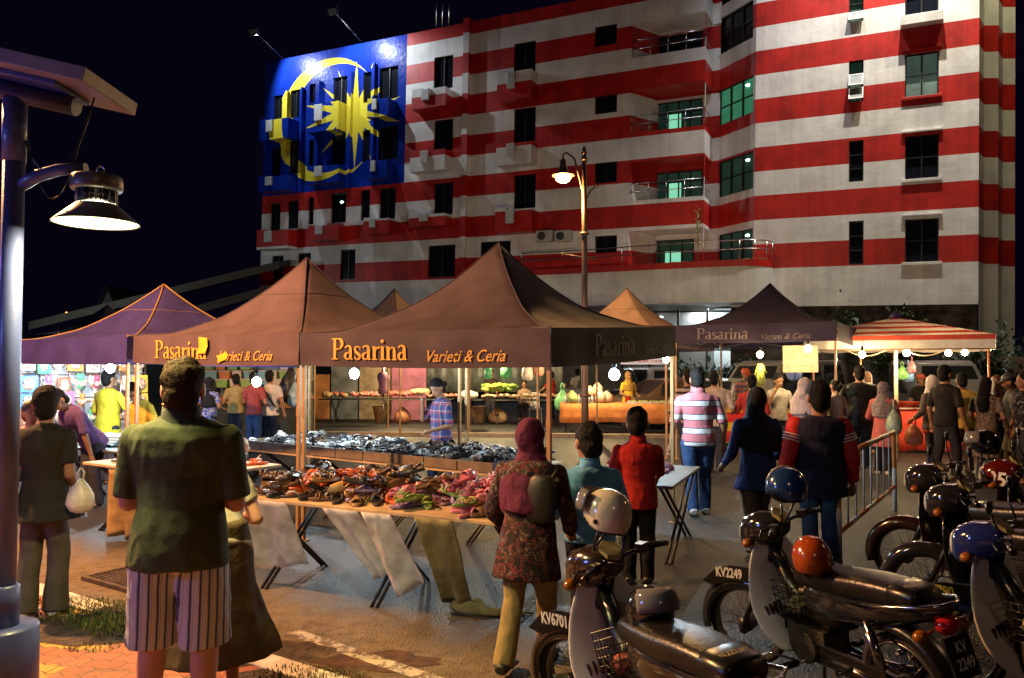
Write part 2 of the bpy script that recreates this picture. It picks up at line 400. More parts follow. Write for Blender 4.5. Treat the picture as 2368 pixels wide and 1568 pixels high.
# opened awning sashes of two narrow windows
for i in (1,2):
    h = HA[i]
    for r in ((.0,.33) if i==2 else (.0,)):
        zt = h[1]+(h[3]-h[1])*(r+.33); ln = (h[3]-h[1])*.33
        Mx = Matrix.Translation((0,0,zt)) @ Matrix.Rotation(R(-24),4,'X')
        s = MB()
        for xa,xb,za,zb in ((h[0],h[0]+.05,-ln,0),(h[2]-.05,h[2],-ln,0),(h[0]+.05,h[2]-.05,-ln,-ln+.05),(h[0]+.05,h[2]-.05,-.05,0)):
            s.box((xa,-.03,za),(xb,.01,zb),0,Mx)
        s.box((h[0]+.05,-.014,-ln+.05),(h[2]-.05,-.008,-.05),1,Mx)
        s.build('awning_sash',[mat('white_sash',(.5,.5,.5),.4,var=0),mat('frosted_glass',(.16,.19,.18),.3,var=.2)],hotel)
# box under the topmost wide window
h = HW[0]; MB().box((h[0]-.15,-.42,h[1]-.45),(h[2]+.15,-.004,h[1]-.05)).build('window_box',m_white,hotel,bevel=.02)
# ---- side wall going back from the right corner, in three jogs
XS = [(0,0),(.25,.9),(.75,1.1),(1.0,2.0),(1.45,2.2),(1.75,4.6)]
sidemb = MB()
zs = sorted({0,ZB,ZTOP} | {q for q in STR if ZB<q<ZTOP})
for i in range(len(XS)-1):
    (xa,ya),(xb,yb) = XS[i],XS[i+1]
    for j in range(len(zs)-1):
        zc=(zs[j]+zs[j+1])/2
        sidemb.quad((xa,ya,zs[j]),(xb,yb,zs[j]),(xb,yb,zs[j+1]),(xa,ya,zs[j+1]),paint(0,zc))
m_grey = mat('grey_plaster',(.3,.29,.28),.7,var=.15,nscale=.6,bump=.5,bscale=4)
sidemb.build('side_wall', WM, hotel)
for zc in (3.0,7.3,10.8,14.0,17.2,20.5):
    w = MB(); 
    q0 = Vector((1.52,2.75,zc)); dd = Vector((.3,2.4,0)).normalized(); nn = Vector((dd.y,-dd.x,0))
    for off,d,mi in ((.02,.0,0),(.05,.06,1)):
        a=q0+nn*off+dd*d; b=q0+nn*off+dd*(.8-d)
        w.add([a+Vector((0,0,d)),b+Vector((0,0,d)),b+Vector((0,0,1.3-d)),a+Vector((0,0,1.3-d))],[(0,1,2,3)],mi)
    w.build('window',[m_frame,m_glass],hotel)
# ---- stone base under the right wall
m_stone = mat('rubble_stone',(.07,.06,.052),.85,var=.6,nscale=2.5,bump=1,bscale=5)
base = MB(); base.box((XB1-1,.25,0),(-.02,.6,ZB+.01)); base.build('stone_base',m_stone,hotel)
MB().box((XB1-1,.0,ZB-.12),(-.01,.62,ZB-.003)).build('soffit',m_white,hotel)
# ---- bay with windows between the right wall and the balconies (runs inward)
BAY0, BAY1 = (XB0+.35,1.55), (XB1,.0)
def bayx(px, py):
    c = BI @ CAM; d = BI.to_3x3() @ ray(px,py); D = Vector((BAY1[0]-BAY0[0],BAY1[1]-BAY0[1]))
    # intersect plan line
    den = d.x*D.y - d.y*D.x; t = ((BAY0[0]-c.x)*D.y - (BAY0[1]-c.y)*D.x)/den
    q = c + d*t; return q.x, q.z
HB = []
for y0,y1 in ((-75,-5),(22,108),(192,276),(362,447),(535,610)):
    a = bayx(1660,(y0+y1)/2)[0]; b = bayx(1741,(y0+y1)/2)[0]; HB.append((a, bayx(1700,y1)[1], min(b,XB1-.06), bayx(1700,y0)[1]))
_, ptB = wall('bay_wall', BAY0, BAY1, ZB, ZTOP, HB)
for i,h in enumerate(HB):
    window(h, ptB, 3, (.5,), glass=[m_glass,m_glass,lit_green,lit_dim,lit_dim][i], lamp=(.8,.82) if i >= 2 else None)
# ---- middle wall with recessed balconies
HOLES_Y = [(-130,-38),(42,122),(198,299),(368,459),(530,626)]
zh = [(BP(1540,b)[1],BP(1540,a)[1]) for a,b in HOLES_Y]
HM = [(XP,a,XB0-.001,b) for a,b in zh]
HT = [BR(1188,y0,1238,y1) for y0,y1 in ((-75,2),(97,174),(250,328),(404,482))]
HS = [BR(1375,y0,1426,y1) for y0,y1 in ((58,105),(220,262),(375,423),(545,585))]
HG = [BR(1110,558,1180,625)]
XRET = XB0
_, ptM = wall('middle_wall', (XN,-.0), (XB0,-.0), ZB, ZT_M, [h for h in HM if h[3]<ZT_M]+HT[1:]+HS+HG, xr=None)
for h in HT[1:]: window(h, ptM, 2, (), name='window')
for h in HS: window(h, ptM, 2, ())
for h in HG: window(h, ptM, 3, (.6,))
# parapet returns facing right, balcony floors and ceilings, recess walls and doors
ret = MB(); rec = MB()
zz = sorted({ZB,ZT_M} | {q for q in STR if ZB<q<ZT_M} | {v for h in HM for v in (h[1],h[3]) if v<ZT_M})
for j in range(len(zz)-1):
    zc=(zz[j]+zz[j+1])/2
    if not any(h[1]<zc<h[3] for h in HM):
        ret.quad((XB0,.003,zz[j]),(XB0,1.6,zz[j]),(XB0,1.6,zz[j+1]),(XB0,.003,zz[j+1]),paint(XB0,zc)); ret.quad((XB0,1.6,zz[j]),(XB0+.4,1.56,zz[j]),(XB0+.4,1.56,zz[j+1]),(XB0,1.6,zz[j+1]),paint(XB0,zc))
for h in HM[1:]:
    a,b = h[1],h[3]
    ret.quad((XP,.12,a-.001),(XB0,.12,a-.001),(XB0,2.0,a-.001),(XP,2.0,a-.001),0)
    ret.quad((XP,.12,b+.001),(XB0,.12,b+.001),(XB0,2.0,b+.001),(XP,2.0,b+.001),paint(XB0,b+.1))
ret.build('balcony_slab', WM, hotel)
for i,h in enumerate(HM[1:]):
    a,b = h[1],h[3]
    zz = sorted({a,b} | {q for q in STR if a<q<b})
    rec = MB()
    for j in range(len(zz)-1):
        zc=(zz[j]+zz[j+1])/2; mi=paint(XB0,zc)
        rec.quad((XP+.002,.02,zz[j]),(XP+.9,1.62,zz[j]),(XP+.9,1.62,zz[j+1]),(XP+.002,.02,zz[j+1]),mi)
        rec.quad((XP+.9,1.62,zz[j]),(XB0+.35,1.62,zz[j]),(XB0+.35,1.62,zz[j+1]),(XP+.9,1.62,zz[j+1]),mi)
    rec.build('balcony_recess', WM, hotel)
    def ptD(x,z,n=0): return Vector((x,1.45+n,z))
    dx0 = BP(1516 if i<3 else 1498,(HOLES_Y[i+1][0]+HOLES_Y[i+1][1])/2,1.6)[0]; dx1 = BP(1624 if i<3 else 1604,(HOLES_Y[i+1][0]+HOLES_Y[i+1][1])/2,1.6)[0]
    window((dx0,a+.02,dx1,a+(b-a)*.86), ptD, 4, (.68,), glass=[m_glass,lit_dim,lit_dim,lit_dim][i], name='balcony_door', bright=None if i==0 else ((.29,.02,.55,.66) if i<3 else (.38,.02,.72,.68)))
# rails on the parapets
for i,h in enumerate(HM[1:4]):
    z=h[1]; r=MB()
    for dz in (.42,.82):
        r.tube([(XP+.02,.06,z+dz),(XB0-.05,.06,z+dz),(XB0-.05,1.3,z+dz)],.022,6)
    for k in range(5):
        x = XP+.05+(XB0-XP-.1)*k/4; r.tube([(x,.06,z),(x,.06,z+.82)],.02,6)
    r.build('balcony_rail', m_steel, hotel)
# ---- curved first-floor terrace
TX0, TX1 = BP(1213,640)[0], BP(1778,622,-1.2)[0]
ZT0, ZT1 = ZB-.02, Z0-.02
pl = [(TX0,-.003),(TX0,-.5)] + [(TX0+(TX1-1.2-TX0)*k/6,-.5-.9*smoothstep(k/6)) for k in range(1,7)]
cxx, cyy = TX1-1.2, -.35
pl += [(cxx+1.2*math.sin(R(a)), cyy-1.05*math.cos(R(a))) for a in range(10,91,10)] + [(TX1,-.003)]
t = MB(); ring0=[(x,y,ZT0) for x,y in pl]; ring1=[(x,y,ZT1) for x,y in pl]
t.loft([ring0,ring1],0,False); ring2=[(x,y-.03 if y<-.1 else y,ZT1+.003) for x,y in pl]; ring3=[(x,y-.03 if y<-.1 else y,ZT1+.28) for x,y in pl]
t.loft([ring2,ring3],1,False)
t.build('terrace',[m_white,m_red],hotel)
r = MB(); rl=[(x,y+.08,0) for x,y in pl[1:-1]]
for dz in (.75,1.12): r.tube([(x,y,ZT1+dz) for x,y,_ in rl],.025,6)
for x,y,_ in rl[::3]: r.tube([(x,y,ZT1+.28),(x,y,ZT1+1.12)],.022,6)
r.build('terrace_rail',m_steel,hotel)
# ---- pilaster and left wall
MB().box((XN-.18,-.34,ZB),(XN+.16,-.004,ZB+.001))
pm = MB()
for j in range(len(STR)+1):
    z0_=ZB if j==0 else STR[j-1]; z1_=min(STR[j] if j<len(STR) else 99,ZT_M+.1)
    if z1_<=z0_: break
    pm.box((XN-.2,-.3,z0_),(XN+.14,-.004,z1_),paint(0,(z0_+z1_)/2))
pm.build('pilaster',WM,hotel)
HN = [BR(1003,y0,1047,y1) for y0,y1 in ((130,206),(277,350),(423,497))] + [BR(989,567,1052,641)]
WC = [[(877,155,920,229),(840,167,860,237),(770,178,804,245),(715,194,733,264),(671,208,696,272),(632,221,656,281)],
 [(874,293,920,369),(838,301,859,374),(766,312,803,381),(714,323,729,393),(668,323,696,401),(628,342,651,404)],
 [(877,435,914,507),(834,439,855,510),(765,446,800,515),(713,456,725,522),(665,464,690,529),(625,470,648,532)],
 [(786,577,821,647),(688,585,718,640),(629,591,655,647)]]
HC = [BR(*w) for row in WC for w in row]
_, ptN = wall('left_wall', (XC,-.0), (XN,0.0), ZB-1, ZT_M, HN)
_, ptC = wall('corner_wall', (XL,-.0), (XC,0), ZB-1, ZT_C, HC)
for h in HN: window(h, ptN, 2, ())
for i,h in enumerate(HC): window(h, ptC, 2 if h[2]-h[0]>.7 else 1, (), lamp=(.6,.7) if i==14 else None)
# fins and window surrounds on the blue corner give it its stepped outline
for px0,px1,y0,y1 in ((733,741,190,470),(806,815,170,470),(861,868,150,470),(697,702,205,460),(657,668,215,440)):
    x0,_ = BP(px0,300); x1,_ = BP(px1,300); zb=BP(px0,y1)[1]; zt=BP(px0,y0)[1]
    MB().box((x0,-.22,max(zb,Z0+5*ST)),(x1,-.004,zt)).build('wall_fin',m_blue,hotel)
# ledges for the air-conditioners, with notched parapets
def ledge(px0,px1,y0,y1,dep=.75,ac=True,mats=None,notch=(.3,.55)):
    x0,zt,x1,_ = BR(px0,y0,px1,y0+2); zb = BR(px0,y1-2,px1,y1)[1]; zt=BR(px0,y0,px1,y0+2)[3]
    l = MB(); zs_=sorted({zb,zt}|{q for q in STR if zb<q<zt})
    w = x1-x0
    for j in range(len(zs_)-1):
        za,zc_=zs_[j],zs_[j+1]; c=paint((x0+x1)/2,(za+zc_)/2)
        zm = zt-(zt-zb)*.42
        for xa,xb,top in ((x0,x0+w*notch[0],zt),(x0+w*notch[0],x0+w*notch[1],zm),(x0+w*notch[1],x1,zt-.1)):
            e=min(zc_,top)
            if e>za+.01: l.box((xa,-dep,za),(xb,-.004,e),c)
    o = l.build('ledge', WM, hotel)
    if ac:
        a = MB(); xa=x0+w*(notch[0]+.02); a.box((xa,-dep-.12,zb+(zt-zb)*.35),(xa+w*(notch[1]-notch[0])*.9,-dep-.004,zb+(zt-zb)*.9))
        a.build('air_conditioner', mat('ac_white',(.5,.5,.48),.5), o, bevel=.02)
for r_ in ((970,1047,212,258),(966,1046,352,402),(963,1046,497,528),(1165,1243,172,240),(1163,1243,335,388),(1160,1243,486,542)): ledge(*r_)
for r_ in ((733,805,245,312),(871,918,236,280),(624,690,282,330),(733,805,388,430),(868,914,376,420),(622,688,412,448),(618,690,535,580),(735,805,523,560),(862,920,508,545)): ledge(*r_,dep=.85,notch=(.25,.5))
for px in (1245,1288):
    x0,z0_,x1,z1_ = BR(px,535,px+38,561); a=MB(); a.box((x0,-.36,z0_),(x1,-.03,z1_)); 
    ao=a.build('air_conditioner',mat('ac_white'),hotel,bevel=.03)
    g=MB(); g.lathe([(.06,0),(.2,0),(.21,.02),(.2,.03),(.05,.03)],20,M=Matrix.Translation((x0+(x1-x0)*.36,-.362,(z0_+z1_)/2))@Matrix.Rotation(R(90),4,'X')); g.build('fan_grille',mat('grille_dark',(.05,.05,.05),.6),ao)
# left edge return and back faces so that the house is solid
bk=MB(); bk.box((XL+.01,.35,0),(XC-.01,14,ZT_C-.02)); bk.box((XC,1.9,0),(XB0,14,ZT_M-.3)); bk.box((XB1,.7,ZB+.02),(-.1,14,ZTOP-.05)); bk.build('rear_block',m_grey,hotel)
MB().box((XL,.02,ZB-1),(XL+.008,.34,ZT_C)).build('edge_strip',m_blue,hotel)
# ground floor: dark shop fronts left, lit lobby glazing right
gf=MB(); gf.box((XL,.4,0),(XC,1,ZB-.01)); gf.box((XC,2.2,0),(XP-1,2.6,ZB-.01)); gf.build('ground_floor',m_grey,hotel)
MB().box((XL+.2,-1.6,ZB-1.25),(XP-2,.39,ZB-1.08)).build('front_canopy',mat('canopy_blue',(.1,.2,.34),.5),hotel)
lobx0, lobx1 = BP(1440,750,.8)[0], BP(1850,750,.8)[0]
lob=MB(); lob.quad((lobx0,2.6,0),(lobx1,2.6,0),(lobx1,2.6,ZB),(lobx0,2.6,ZB)); lob.build('lobby_back_wall',mat('lobby_wall_glow',(.45,.5,.5),.8,var=.4,nscale=.7,emit=.5,ecol=(.55,.65,.66)),hotel)  # wall glows by itself, standing in for lobby lighting
lm=MB(); n_=6
for k in range(n_+1):
    x=lobx0+(lobx1-lobx0)*k/n_; lm.box((x-.05,.75,0),(x+.05,.85,ZB-.12))
for z in (1.1,2.3,ZB-.25): lm.box((lobx0,.77,z-.04),(lobx1,.83,z+.04))
lf=lm.build('lobby_glazing',m_frame,hotel)
for k,(fx,fz) in enumerate(((.2,.2),(.42,.35),(.55,.2),(.74,.3),(.86,.2))): MB().ell((lobx0+(lobx1-lobx0)*fx,1.6,ZB-.25-fz),(.14,.1,.05),10,6).build('ceiling_lamp',mat('lobby_lamp',(1,1,1),.5,var=0,emit=6,ecol=(.9,1,1)),lf)
MB().box((lobx0+.3,2.0,0),(lobx0+2.1,2.4,2.9)).build('lobby_counter',mat('lobby_white_glow',(.6,.65,.66),.6,emit=.3,ecol=(.6,.7,.72)),hotel)  # counter glows too, as if lit by the lobby
# roof: dark sheet roof and edge poles
rf=MB(); rf.add([(XL+2,.3,ZT_C-.02),(XC,.3,ZT_C-.02),(XC,6,ZT_C+2.6),(XL+4,6,ZT_C+2.2)],[(0,1,2,3)]); rf.add([(XC,.3,ZT_M-.05),(XB0,.3,ZT_M-.05),(XB0,6,ZT_M+2.6),(XC,6,ZT_M+1.8)],[(0,1,2,3)])
rf.build('roof',mat('dark_roof',(.03,.03,.035),.6,var=.2),hotel)
for px in (1002,1016,1031):
    x,z=BP(px,40); MB().tube([(x,.3,z-.4),(x,.3,z+2.2)],.03,6).build('roof_pole',m_steel,hotel)
# floodlights on arms
FLOODS=[]
for px,py in ((653,124),(831,82)):
    x,z=BP(px+4,py+14); f=MB(); x0=x
    f.tube([(x,-.02,z),(x0,-2.4,z+.75)],.04,6); f.cbox((x0,-2.45,z+.7),(.5,.25,.35),0,None,0,R(35)); 
    f.build('floodlight',mat('lamp_grey',(.1,.1,.1),.5),hotel); FLOODS.append(Vector((x0,-2.55,z+.4)))
# ================================================================ market canopies
m_navy_lit = mat('navy_canvas_lit',(.1,.066,.082),.75,var=.15,nscale=3,bump=.12,bscale=60,spec=.25)  # navy cloth with the sodium lamp's reddish light put into its colour
m_purple = mat('purple_canvas',(.04,.03,.17),.6,var=.2,nscale=3,bump=.15,bscale=60)
m_orangecv = mat('tan_canvas',(.28,.17,.12),.8,var=.15,nscale=3,bump=.2,bscale=40)
m_leg = mat('tent_pole_sodium_lit',(.42,.25,.11),.4,.3,var=.1)  # white poles; the orange of the sodium light is put into the colour
m_gold = mat('gold_print',(.6,.34,.05),.6,var=.1)
m_fade = mat('faded_print',(.2,.16,.14),.7,var=.3,nscale=20)
m_pipe = mat('gold_piping',(.3,.17,.05),.6,var=0)
def tent(label, corner, eaves, peak, w=2.95, hv=.33, cloth=None, words=None, rz=RZ, legs=(1,1,1,1), piping=False, group='pop-up canopies of the market', sag=.1, foot=None, trim=None, pw=2.0, name='canopy_tent', cat='canopy tent', flat=False, words_side=None, fade=False):
    """corner = front-right ground point; local x runs along the street to the right, y across it; eaves = roof edge heights FL FR BR BL"""
    root = thing(name, label, cat, (corner.x, corner.y, 0), rz, group)
    cloth = cloth or m_navy_lit
    fl, fr, br, bl = eaves
    def eave(u,v):  # u,v in 0..1 (left->right, front->back)
        return (fl*(1-u)+fr*u)*(1-v)+(bl*(1-u)+br*u)*v
    n = 28; vs=[]; fs=[]
    for j in range(n+1):
        for i in range(n+1):
            u,v=i/n,j/n; a,b=abs(2*u-1),abs(2*v-1)
            t=max(a,b); s=min(a,b)/t if t>0 else 1
            tt=t*(1-.06*(1-s*s)) if not flat else t
            z=eave(u,v)+(peak-eave(u,v))*(1-tt)**pw if t<1 else eave(u,v)
            if t<1: z -= sag*.35*(1-s)**1.0*math.sin(math.pi*t)*.6
            z += (.014*noise.noise(Vector((u*7+corner.x,v*7,1)))+.016*noise.noise(Vector((u*3+corner.x,v*3,4)))+.008*math.sin((a if a<b else b)*22)*t*t)*(t<1)
            vs.append((-w+w*u, w*v, z))
    for j in range(n):
        for i in range(n):
            q=j*(n+1)+i
            fs += [(q,q+1,q+n+2),(q,q+n+2,q+n+1)] if (i<n/2)==(j<n/2) else [(q,q+1,q+n+1),(q+1,q+n+2,q+n+1)]
    mb=MB().add(vs,fs,0,True); roof=mb.build('canopy',cloth if isinstance(cloth,list) else [cloth],root,fixn=False)
    def wob(x,z): return .014*noise.noise(Vector((x*2.2+corner.x*3,z*5,2.)))+.01*math.sin(x*9+z*3)*max(0,(z))*-1
    sides=[((-w,0),(0,0),fl,fr),((0,0),(0,w),fr,br),((0,w),(-w,w),br,bl),((-w,w),(-w,0),bl,fl)]
    def vpt(k,s,d,off=0):
        (ax,ay),(bx,by),za,zb=sides[k]; D=Vector((bx-ax,by-ay,0)); L_=D.length; D/=L_; N_=Vector((D.y,-D.x,0))
        return Vector((ax,ay,0))+D*s+N_*(.006+wob(s+k*5,d)*min(1,d*6)+off+.02*d)+Vector((0,0,za+(zb-za)*s/L_-d-(.018*math.sin(s/L_*math.pi)*d/hv)))
    for k in range(4):
        nx=30; nz=5; vs=[vpt(k,w*i/nx,hv*j/nz) for j in range(nz+1) for i in range(nx+1)]
        fs=[(j*(nx+1)+i,(j+1)*(nx+1)+i,(j+1)*(nx+1)+i+1,j*(nx+1)+i+1) for j in range(nz) for i in range(nx)]
        m=MB().add(vs,fs,0,True)
        val=m.build('valance',trim or (cloth if not isinstance(cloth,list) else cloth[-1]),root,fixn=False)
        if words and (k==0 or (k==1 and words_side)):
            mt = m_fade if (fade or k==1) else m_gold
            b_,wd=serif_word('Pasarina'); hcap=.205; x0=w*.155 if k==0 else w*.27; sx=.98/(wd*hcap)*(1 if k==0 else .95)
            me=b_.mesh('lettering',mt)
            stand_text(me,lambda x,y:vpt(k,x0+x*hcap*sx,hv*.79-y*hcap,.012))
            mesh_obj('lettering',me,None,val)
            me=text_mesh('Varieti & Ceria',.145,shear=.42,offset=.0005,sx=1.0)
            xs=max(v.co.x for v in me.vertices); x1=x0+1.18; q=min(1,(w-.25-x1+.0)/xs*.93) if k==0 else .62/xs
            stand_text(me,lambda x,y:vpt(k,x1+x*q,hv*.83-y,.012)); me.materials.append(mt)
            mesh_obj('lettering',me,None,val)
    # ridge seams
    se=MB()
    for (u,v) in ((0,0),(1,0),(1,1),(0,1)):
        pts=[]
        for q in range(0,n//2+1):
            p=vs0(roof,n//2+(q if u else -q),n//2+(q if v else -q),n); pts.append(p+Vector((0,0,.003)))
        se.tube(pts,.012 if piping else .007,5,0)
    for q in (4,):
        lp_=[(n//2+q,n//2+k) for k in range(-q,q+1)]+[(n//2+k,n//2+q) for k in range(q-1,-q-1,-1)]+[(n//2-q,n//2+k) for k in range(q-1,-q-1,-1)]+[(n//2+k,n//2-q) for k in range(-q+1,q+1)]
        se.tube([vs0(roof,i,j,n)+Vector((0,0,.002)) for i,j in lp_],.004,4,0)
    se.build('seam', m_pipe if piping else mat('seam_cloth',(.05,.04,.06),.8), roof)
    # frame under the cloth
    foot = foot or (0,0,0,0)
    lp=[(-w+.03,.03,fl),(-.03,.03,fr),(-.03,w-.03,br),(-w+.03,w-.03,bl)]
    for k,(x,y,z) in enumerate(lp):
        if not legs[k]: continue
        l=MB(); l.cbox((x,y,(z-.06)/2),(.034,.034,z-.06)); l.cbox((x,y,z*.62),(.042,.042,.1)); l.cbox((x,y,z-.22),(.055,.055,.07)); l.box((x-.05,y-.05,0.001),(x+.05,y+.05,.012))
        l.build('leg',m_leg,root)
    tr=MB()
    for k in range(4):
        x0,y0,z0=lp[k]; x1,y1,z1=lp[(k+1)%4]; xm,ym,zm=(x0+x1)/2,(y0+y1)/2,(z0+z1)/2
        A=Vector((x0,y0,z0-.08)); B=Vector((x1,y1,z1-.08)); A2=A-Vector((0,0,.22)); B2=B-Vector((0,0,.22)); Mt=(A+B)/2; Mb=(A2+B2)/2
        tr.tube([A,Mb],.012,4,0,False); tr.tube([A2,Mt],.012,4,0,False); tr.tube([B,Mb],.012,4,0,False); tr.tube([B2,Mt],.012,4,0,False)
    MB().tube([(-w/2,w/2,peak-.06),(-w/2,w/2,fl+.1)],.02,6).build('king_post',m_leg,root)
    tr.build('truss',mat('truss_grey',(.25,.24,.24),.5,.3,var=0),root)
    return root
def vs0(roof,i,j,n): return roof.data.vertices[j*(n+1)+i].co.copy()
V=Vector
T2 = V((.32,6.5,0)); T1 = V((-2.2,8.08,0)); T0 = V((-4.78,9.7,0))
tent('navy canopy nearest the camera, with gold lettering on its front and side valances',T2,(2.13,2.115,2.24,2.16),3.14,cloth=mat('navy_canvas_less_lit',(.06,.044,.06),.75,var=.18,nscale=3,bump=.12,bscale=60,spec=.25),words=True,words_side=True)  # same navy cloth, colour darkened for the weaker lamp light here
t1=tent('navy canopy left of the nearest one, its sloping roof lit orange by the street lamp',T1,(2.16,2.13,2.16,2.16),3.2,w=2.9,words=True)
tent('purple-blue canopy with gold piping on its ridges, leftmost big one',T0,(2.16,2.16,2.1,2.16),3.02,cloth=m_purple,piping=True,w=2.95)
tent('navy lettered canopy across the lane, left of the striped umbrella',V((5.62,13.5,0)),(2.56,2.56,2.5,2.5),3.44,words=True,fade=True,cloth=mat('navy_canvas_unlit',(.045,.034,.062),.75,var=.15,nscale=3,bump=.12,bscale=60,spec=.25))  # same navy cloth again, colour darkened to look unlit
tent('tan canopy across the lane lit orange, beside the tall street lamp',V((2.54+1.25-.78,17.2-.78-1.25,0)),(2.5,2.5,2.45,2.45),3.5,cloth=m_orangecv,trim=m_navy_lit,legs=(1,1,0,1))
tent('small canopy far behind, its peak showing between the two front canopies',V((-3.15+.47,20.8-2.03,0)),(2.6,2.6,2.6,2.6),3.85,cloth=m_orangecv)
tent('dark unlit canopy far at the left edge beyond the lamp post',V((-11.6,21.2,0)),(2.7,2.7,2.7,2.7),3.6,cloth=mat('black_canvas',(.03,.035,.05),.8),legs=(0,0,0,0))
# yellow tape stuck over the lettering of the second canopy
def on1(s,d,o=.02):
    q=Matrix.Rotation(RZ,4,'Z')@Vector((-2.9+s,-o,0)); return T1+q+Vector((0,0,2.145-d))
for (s,d,w_,h_,r_,lab) in ((1.3,.02,.17,.19,.1,'torn yellow sticker over the big lettering of the orange-lit canopy'),(1.62,.24,.19,.08,-.25,'small yellow sticker over the script lettering of the orange-lit canopy')):
    c,sn=math.cos(r_),math.sin(r_); pts=[on1(s+a*c-b*sn,d+a*sn+b*c,.035) for a,b in ((0,0),(w_*.1,h_*.55),(0,h_),(w_*.8,h_*.93),(w_,h_*.5),(w_*.9,0))]
    pts2=[p+Vector((.53*.004,.848*.004,0)) for p in pts]; n=6
    tag(MB().add(pts+pts2,[tuple(range(n)),tuple(reversed(range(n,2*n)))]+[(i,n+i,n+(i+1)%n,(i+1)%n) for i in range(n)]).build('yellow_sticker',mat('yellow_sticker',(.75,.5,.03),.5)),lab,'sticker')
# striped umbrella stall
def umbrella():
    c=Vector((7.88,16.0,0)); root=thing('market_umbrella','red and white striped square umbrella with bulbs hung along its edge','umbrella',c,math.atan2(-.455,.89))
    w=1.6; n=24; vs=[];fs=[]
    ze,zp=2.36,2.78
    for j in range(n+1):
        for i in range(n+1):
            u,v=2*i/n-1,2*j/n-1; t=max(abs(u),abs(v)); z=zp-(zp-ze)*t**1.05
            vs.append((u*w,v*w,z))
    for j in range(n):
        for i in range(n): q=j*(n+1)+i; fs.append((q,q+1,q+n+2,q+n+1))
    m=bpy.data.materials.new('striped_canvas'); N,L,b=nt(m); tc=N.new('ShaderNodeTexCoord'); sp=N.new('ShaderNodeSeparateXYZ'); L.new(tc.outputs['Object'],sp.inputs[0])
    nz=N.new('ShaderNodeTexNoise'); nz.inputs['Scale'].default_value=3; L.new(tc.outputs['Object'],nz.inputs['Vector'])
    a=math_node(N,L,'MAXIMUM',math_node(N,L,'ABSOLUTE',sp.outputs[0]),math_node(N,L,'ABSOLUTE',sp.outputs[1]))
    f=math_node(N,L,'FRACT',math_node(N,L,'ADD',math_node(N,L,'MULTIPLY',sp.outputs[1],2.4),math_node(N,L,'MULTIPLY',nz.outputs['Fac'],.12)))
    cr_=ramp(N,L,f,[(0,(.66,.58,.52)),(.56,(.42,.04,.03))],'CONSTANT'); L.new(cr_,b.inputs['Base Color']); tr_=N.new('ShaderNodeBsdfTranslucent'); L.new(cr_,tr_.inputs[0]); ms_=N.new('ShaderNodeMixShader'); ms_.inputs[0].default_value=.3; L.new(b.outputs[0],ms_.inputs[1]); L.new(tr_.outputs[0],ms_.inputs[2]); L.new(ms_.outputs[0],N['Material Output'].inputs['Surface']); b.inputs['Roughness'].default_value=.8
    ca=MB().add(vs,fs,0,True).build('canopy',m,root,fixn=False)
    for k in range(4):
        A=Matrix.Rotation(k*math.pi/2,4,'Z'); v=MB()
        nx=24
        for band,(d0,d1,mi) in enumerate(((0,.09,0),(.09,.25,1))):
            vv=[A@Vector((-w+2*w*i/nx,-w-.005-.01*math.sin(i*1.7)*d-.01*band*0,ze-d-(.03*abs(math.sin(i*.65))*(d>.2)))) for d in (d0,d1) for i in range(nx+1)]
            v.add(vv,[(i,nx+1+i,nx+2+i,i+1) for i in range(nx)],mi,True)
        v.build('valance',[mat('red_trim',(.5,.05,.025),.7),mat('white_trim',(.6,.55,.5),.8)],root,fixn=False)
    MB().tube([(0,-1.3,0),(0,-1.3,ze)],.035,8).build('pole',mat('pale_pole',(.6,.5,.35),.5),root)
    MB().lathe([(.02,-.02),(.1,0),(.12,.05),(.06,.1),(.02,.13)],14,M=Matrix.Translation((0,0,zp))).build('finial',mat('blue_cap',(.1,.08,.3),.6),root)
    fr=MB()
    for sx in (-1,1):
        for sy in (-1,1): fr.tube([(0,0,zp-.05),(sx*w*.97,sy*w*.97,ze-.02)],.012,5)
    fr.tube([(-w,-w,ze-.26),(w,-w,ze-.26)],.015,5); fr.tube([(-w+.15,-w+.1,0),(-w+.15,-w+.1,ze-.1)],.022,6); fr.tube([(w-.1,-w+.1,0),(w-.1,-w+.1,ze-.1)],.022,6)
    fr.build('frame',mat('rust_pole',(.4,.16,.08),.5),root)
    cb=MB()
    for a_,b_ in ((-.95,-.05),(.05,.95)):
        cb.tube([(a_+(b_-a_)*t,-1.45,ze-.2-.18*math.sin(math.pi*t)) for t in [i/10 for i in range(11)]],.012,5)
    cb.build('cable',mat('pale_cable',(.6,.5,.35),.6),root)
    return root
umbrella()
# ================================================================ tables and goods
m_wood = mat('worn_ply',(.42,.3,.17),.7,var=.25,nscale=5,bump=.1,bscale=30)
m_iron = mat('black_iron',(.03,.028,.028),.45,.4,var=.1)
m_card = mat('cardboard',(.15,.11,.075),.85,var=.2,nscale=7,bump=.1,bscale=40)
def table(label, c, L_, W_, h=.74, rz=RZ, top=None, name='folding_table', pairs=2, thick=.03):
    """c = ground point under the front-left corner; local x along, y across"""
    root=thing(name,label,'table',(c.x,c.y,0),rz)
    MB().box((0,0,h-thick),(L_,W_,h)).build('tabletop',top or m_wood,root,bevel=.006)
    for k in range(pairs):
        x=L_*(.1+.8*k/max(1,pairs-1)) if pairs>1 else L_/2
        for s in (-1,1):
            l=MB(); a=(x,W_/2-s*W_*.42,0.0); b=(x,W_/2+s*W_*.42,h-thick-.004)
            l.tube([a,b],.014,6); l.tube([(x-.16,a[1],.02),(x,a[1],.012)],.012,5) if False else None
            l.tube([(x+.05*s,a[1],0),(x+.05*s,b[1],h-thick-.004)],.014,6)
            l.build('leg',m_iron,root)
    return root
